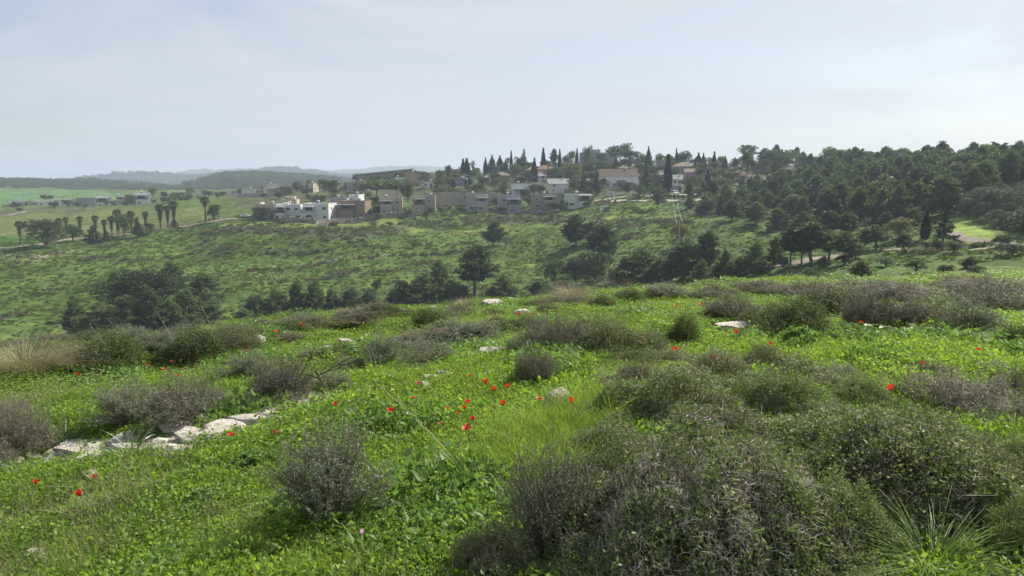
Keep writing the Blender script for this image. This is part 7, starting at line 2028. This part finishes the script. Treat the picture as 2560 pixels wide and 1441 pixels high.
def car(label, px, py, paint, yaw, van=False, r=None):
    p = P(px, r) if r else at(px, py, 200)
    o = empty('van' if van else 'car', p + np.array([0, 0, .16]), yaw); tag(o, label, 'van' if van else 'car')
    if van:
        prof = [(-2.4, .35), (-2.4, 1.0), (-2.35, 1.95), (-2.1, 2.05), (1.1, 2.05), (1.75, 1.25), (2.35, 1.05), (2.45, .7), (2.4, .35)]
        gl = [(-2.0, 1.25), (-1.9, 1.85), (1.0, 1.85), (1.5, 1.25)]
    else:
        prof = [(-2.1, .35), (-2.15, .8), (-1.95, 1.0), (-1.45, 1.40), (-.4, 1.48), (.35, 1.40), (1.05, .98), (1.95, .85), (2.1, .6), (2.05, .35)]
        gl = [(-1.45, 1.0), (-1.2, 1.34), (-.4, 1.41), (.25, 1.34), (.8, 1.0)]
    V, q, caps = loft(prof, 1.75, 1.35 if not van else 1.6)
    me = bpy.data.meshes.new('body'); me.from_pydata([tuple(v) for v in V], [], [tuple(f) for f in q] + caps); me.materials.append(M[paint]); me.update()
    inst('body', me, o)
    V, q, caps = loft(gl, 1.70, 1.48 if not van else 1.70)
    me = bpy.data.meshes.new('side_windows'); me.from_pydata([tuple(v) for v in V], [], [tuple(f) for f in q] + caps); me.materials.append(M['glass']); me.update()
    inst('side_windows', me, o)
    wx, wz = ((1.42, 1.64) if van else (.70, 1.19))
    tl = .75 if van else 1.0
    inst('windscreen', mesh_np('windscreen', [boxes([(-.02, .02, -.62, .62, -.28, .28)]) + (0,)], M['glass']), o, (wx + .02, 0, wz), (0, -tl, 0))
    for x in (-1.3, 1.35):
        for y in (-.8, .8):
            v, f = path_tube(np.array([[0, -.11, 0], [0, -.105, 0], [0, .105, 0], [0, .11, 0]]), np.array([.02, .32, .32, .02]), 14)
            w = inst('wheel', mesh_np('wheel', [(v, f, 0)], M['tyre']), o, (x, y, .16))
            v, f = path_tube(np.array([[0, -.12, 0], [0, -.115, 0], [0, .115, 0], [0, .12, 0]]), np.array([.01, .19, .19, .01]), 10)
            inst('rim', mesh_np('rim', [(v, f, 0)], M['metal']), w)
    fx = prof[-2][0] - .02
    for y in (-.6, .6):
        bx('headlight', [(fx - .1, fx + .03, y - .18, y + .18, .62, .78)], 'trim', o)
car('white van on the road under the tall black cypress', 1686, 490, 'paint_white', -1.4, True)
car('silver car parked right of the white van', 1757, 488, 'paint_silver', .2)
car('white car parked left of the beige flat-roofed house', 614, 545, 'paint_white', .1)
car('white car below the red-roofed house', 1852, 467, 'paint_white', .15, r=352)
car('white car parked among trees right of the red-roofed house', 1906, 458, 'paint_white', -.9, True, r=360)
car('white car in the gap of the wood', 2004, 448, 'paint_white', .2, r=350)

# ------------------------------------------------------------------ power line
def pole(label, px, top, r, arms=True):
    p = P(px, r); h = height_to(p, top)
    o = empty('utility_pole', p, -math.atan2(p[0], p[1])); tag(o, label, 'pole')
    v, f = path_tube(np.array([[0, 0, -.5], [0, 0, h * .5], [0, 0, h]]), np.array([.17, .14, .10]), 8)
    inst('post', mesh_np('post', [(v, f, 0)], M['metal']), o)
    bx('crossarm', [(-.9, .9, -.06, .06, h - .5, h - .36)], 'metal', o)
    for x in (-.8, .8):
        v, f = path_tube(np.array([[x, 0, h - .36], [x, 0, h - .16]]), .05, 6)
        inst('insulator', mesh_np('insulator', [(v, f, 0)], M['trim']), o)
    return p, h
pA, hA = pole('utility pole standing in the brownish tree', 1696, 556, 205)
pB, hB = pole('utility pole behind the white van', 1682, 468, 342)
pC, hC = pole('tall grey pole behind the leafless tree near the white van', 1712, 432, 338)
M['cable'] = solid_mat('aluminium_cable', (.62, .62, .60), (.55, .55, .53), rough=.3, metallic=.6)
for k, s in enumerate((-.8, .8)):
    a = pA + np.array([s, 0, hA - .16]); b = pB + np.array([s, 0, hB - .16])
    t = np.linspace(0, 1, 24)[:, None]
    pts = a * (1 - t) + b * t - np.array([0, 0, 3.2]) * (4 * t * (1 - t)) * .35
    v, f = path_tube(pts - a, .045, 5)
    o = inst('power_cable', mesh_np('power_cable', [(v, f, 0)], M['cable']), None, a)
    tag(o, ('left' if s < 0 else 'right') + ' bright power cable running up the slope to the road', 'cable')
print('TRIS', sum(len(m_.loops) - 2 * len(m_.polygons) for m_ in bpy.data.meshes))
# ------------------------------------------------------------------ haze
m, n, l = new_mat('haze_air')
out = n.new('ShaderNodeOutputMaterial')
pv = n.new('ShaderNodeVolumePrincipled')
pv.inputs['Color'].default_value = (0.62, 0.75, 0.92, 1)
pv.inputs['Density'].default_value = 0.00025
pv.inputs['Anisotropy'].default_value = 0.12
l.new(pv.outputs[0], out.inputs['Volume'])
hz = inst('haze', mesh_np('haze', [boxes([(-8300, 8300, -8300, 8300, -62.0, 135.0)]) + (0,)], m))
tag(hz, 'thin pale haze filling the valley air', 'haze', kind='stuff')
# ------------------------------------------------------------------ labels of look-alikes, from the landmark each stands next to
LM_FAR = [(655, 535, 'beige flat-roofed house'), (720, 530, 'left white house'), (790, 528, 'right white house'), (881, 522, 'brown stone house'), (978, 516, 'grey-beige house'), (1060, 512, 'front beige house'), (1193, 508, 'grey house with a pergola'), (1274, 506, 'blue-grey house'), (1366, 505, 'pinkish house'), (1450, 505, 'pale green-white house'),
    (965, 468, 'dark umbrella pines'), (1155, 458, 'light blue house'), (1150, 488, 'long beige garden wall'), (1308, 470, 'long white house'), (1398, 460, 'grey-roofed house with porch'), (1462, 462, 'tan-tiled houses'), (1548, 440, 'long brown-tiled house'), (1255, 440, 'pyramid-roofed house'), (1240, 412, 'dark skyline cypress clump'), (1342, 440, 'white house behind a cypress'), (1363, 425, 'orange-tiled house'), (1495, 388, 'large hilltop building'), (1430, 422, 'broad yellow-green tree'),
    (1708, 417, 'wide hipped grey-tan roof'), (1730, 437, 'rusty-roofed house'), (1668, 440, 'tall black cypress'), (1686, 484, 'white van'), (1645, 495, 'round pine on the road'), (1844, 445, 'red-tiled house'), (1868, 418, 'huge dark tree'), (1914, 418, 'grey house with balconies'), (1940, 390, 'tall airy skyline pine'), (1540, 395, 'skyline umbrella pine'),
    (812, 462, 'round tree on the green bank'), (714, 473, 'low dark-roofed house'), (684, 467, 'white modern house'), (650, 470, 'narrow-windowed cream house'), (878, 463, 'upper beige house'), (960, 428, 'long solar-panelled shed'), (1062, 430, 'short solar-panelled roof'), (1027, 440, 'ochre house'), (885, 494, 'white cube house'),
    (42, 506, 'white stepped house'), (110, 508, 'long white-roofed far house'), (165, 505, 'white house by a round bush'), (215, 501, 'blue-grey far house'), (258, 499, 'two-storey veranda house'), (357, 492, 'small white villa'), (382, 483, 'left round yellow-green tree'), (476, 480, 'right round yellow-green tree'), (548, 486, 'yellowish far house'), (583, 482, 'long house ending the far row'), (615, 540, 'parked white car'),
    (2135, 395, 'dome-shaped skyline tree'), (2210, 395, 'two skyline palms'), (2240, 432, 'pointed cypress of the upper wood'), (2323, 482, 'two fan palms inside the wood'), (2330, 522, 'yellow-green tree by the clearing'), (2420, 575, 'bright clearing'), (2312, 560, 'narrow dark cypress'), (2357, 560, 'wide dark conifer'), (2182, 552, 'pointed conifer at the wood edge'), (2248, 570, 'pale yellow-green tree'), (2030, 605, 'broad-topped pine at the path'), (2004, 446, 'white car in the wood'), (1906, 455, 'parked white van among trees'), (1757, 485, 'silver car'), (2480, 600, 'fork of the sandy path'), (2520, 420, 'high clump at the right edge'), (1800, 540, 'top edge of the open meadow'), (1900, 560, 'lower edge of the wood'), (2080, 500, 'middle of the wood'), (2160, 470, 'densest part of the wood'), (2420, 470, 'right-hand part of the wood'), (2480, 520, 'middle of the olive grove'), (2540, 560, 'lower end of the olive grove'), (2440, 500, 'upper left of the olive grove'), (2545, 500, 'upper right of the olive grove'), (2250, 500, 'wood behind the narrow cypress'), (2010, 500, 'wood above the broad-topped pine'), (1850, 500, 'wood below the red-tiled house'), (2080, 440, 'wood below the domed skyline tree'), (2320, 430, 'wood right of the upper cypress'), (2480, 450, 'wood under the high clump'), (1750, 540, 'left end of the wood'), (1980, 450, 'upper left part of the wood')]
LM_NEAR = [(80, 890, 'big straw-coloured tussock'), (275, 885, 'dark shrub by the straw tussocks'), (490, 865, 'dark shrub above the left lawn'), (636, 849, 'flat pale brow rock'), (800, 900, 'leafless dark branch'), (945, 905, 'squill beside the bare branch'), (1075, 795, 'dark rounded shrub'), (1235, 757, 'largest crest boulder'), (1312, 784, 'cream boulder'), (1240, 887, 'flat white slab'), (1160, 850, 'long low grey bush'), (1430, 850, 'broad brownish bush'), (1430, 730, 'feathery crest grass'), (1570, 710, 'reddish feathery grass'), (1700, 830, 'dark brown-green bush'), (1832, 820, 'broad white rock'), (1990, 800, 'tallest dark shrub'), (2170, 775, 'upright brown bush'), (2420, 790, 'silvery-leafed bush'), (2332, 872, 'round grey stone'), (2225, 976, 'single wide red anemone'), (1905, 905, 'round brownish cushion'), (1150, 1003, 'central red flower patch'), (1034, 955, 'dark soil patch with stones'), (720, 950, 'dense brown bush'), (2400, 700, 'bright strip at far right'), (2058, 718, 'orange-red crest anemone'), (925, 787, 'crest stone by the weeds'), (800, 790, 'fresh green weeds of the crest'), (395, 800, 'pale forked stalk'), (510, 780, 'tall pale stalk'), (1660, 735, 'grey crest bush'), (2240, 730, 'long brown crest bush'), (2480, 720, 'brown bush under the bright strip')]
ORD = ['first', 'second', 'third', 'fourth', 'fifth', 'sixth', 'seventh', 'eighth', 'ninth', 'tenth', 'eleventh', 'twelfth', 'thirteenth', 'fourteenth', 'fifteenth', 'sixteenth', 'seventeenth', 'eighteenth', 'nineteenth', 'twentieth']
bucket = {}
for (o, u, v, ph, zone) in PEND:
    lms = LM_FAR if zone == 'far' else LM_NEAR
    k = min(lms, key=lambda q: (q[0] - u) ** 2 + ((q[1] - v) * 1.6) ** 2)
    dx, dy = u - k[0], (v - k[1]) * 1.6
    rel = ('right of' if dx > 0 else 'left of') if abs(dx) > abs(dy) else ('above' if dy < 0 else 'below')
    bucket.setdefault((ph, rel, k[2]), []).append((u, o))
for (ph, rel, nm), lst in bucket.items():
    lst.sort(key=lambda t: t[0])
    for i, (u, o) in enumerate(lst):
        if len(lst) == 1:
            o['label'] = '%s just %s the %s' % (ph, rel, nm)
        else:
            o['label'] = '%s %s from left just %s the %s' % (ORD[min(i, len(ORD) - 1)], ph, rel, nm)
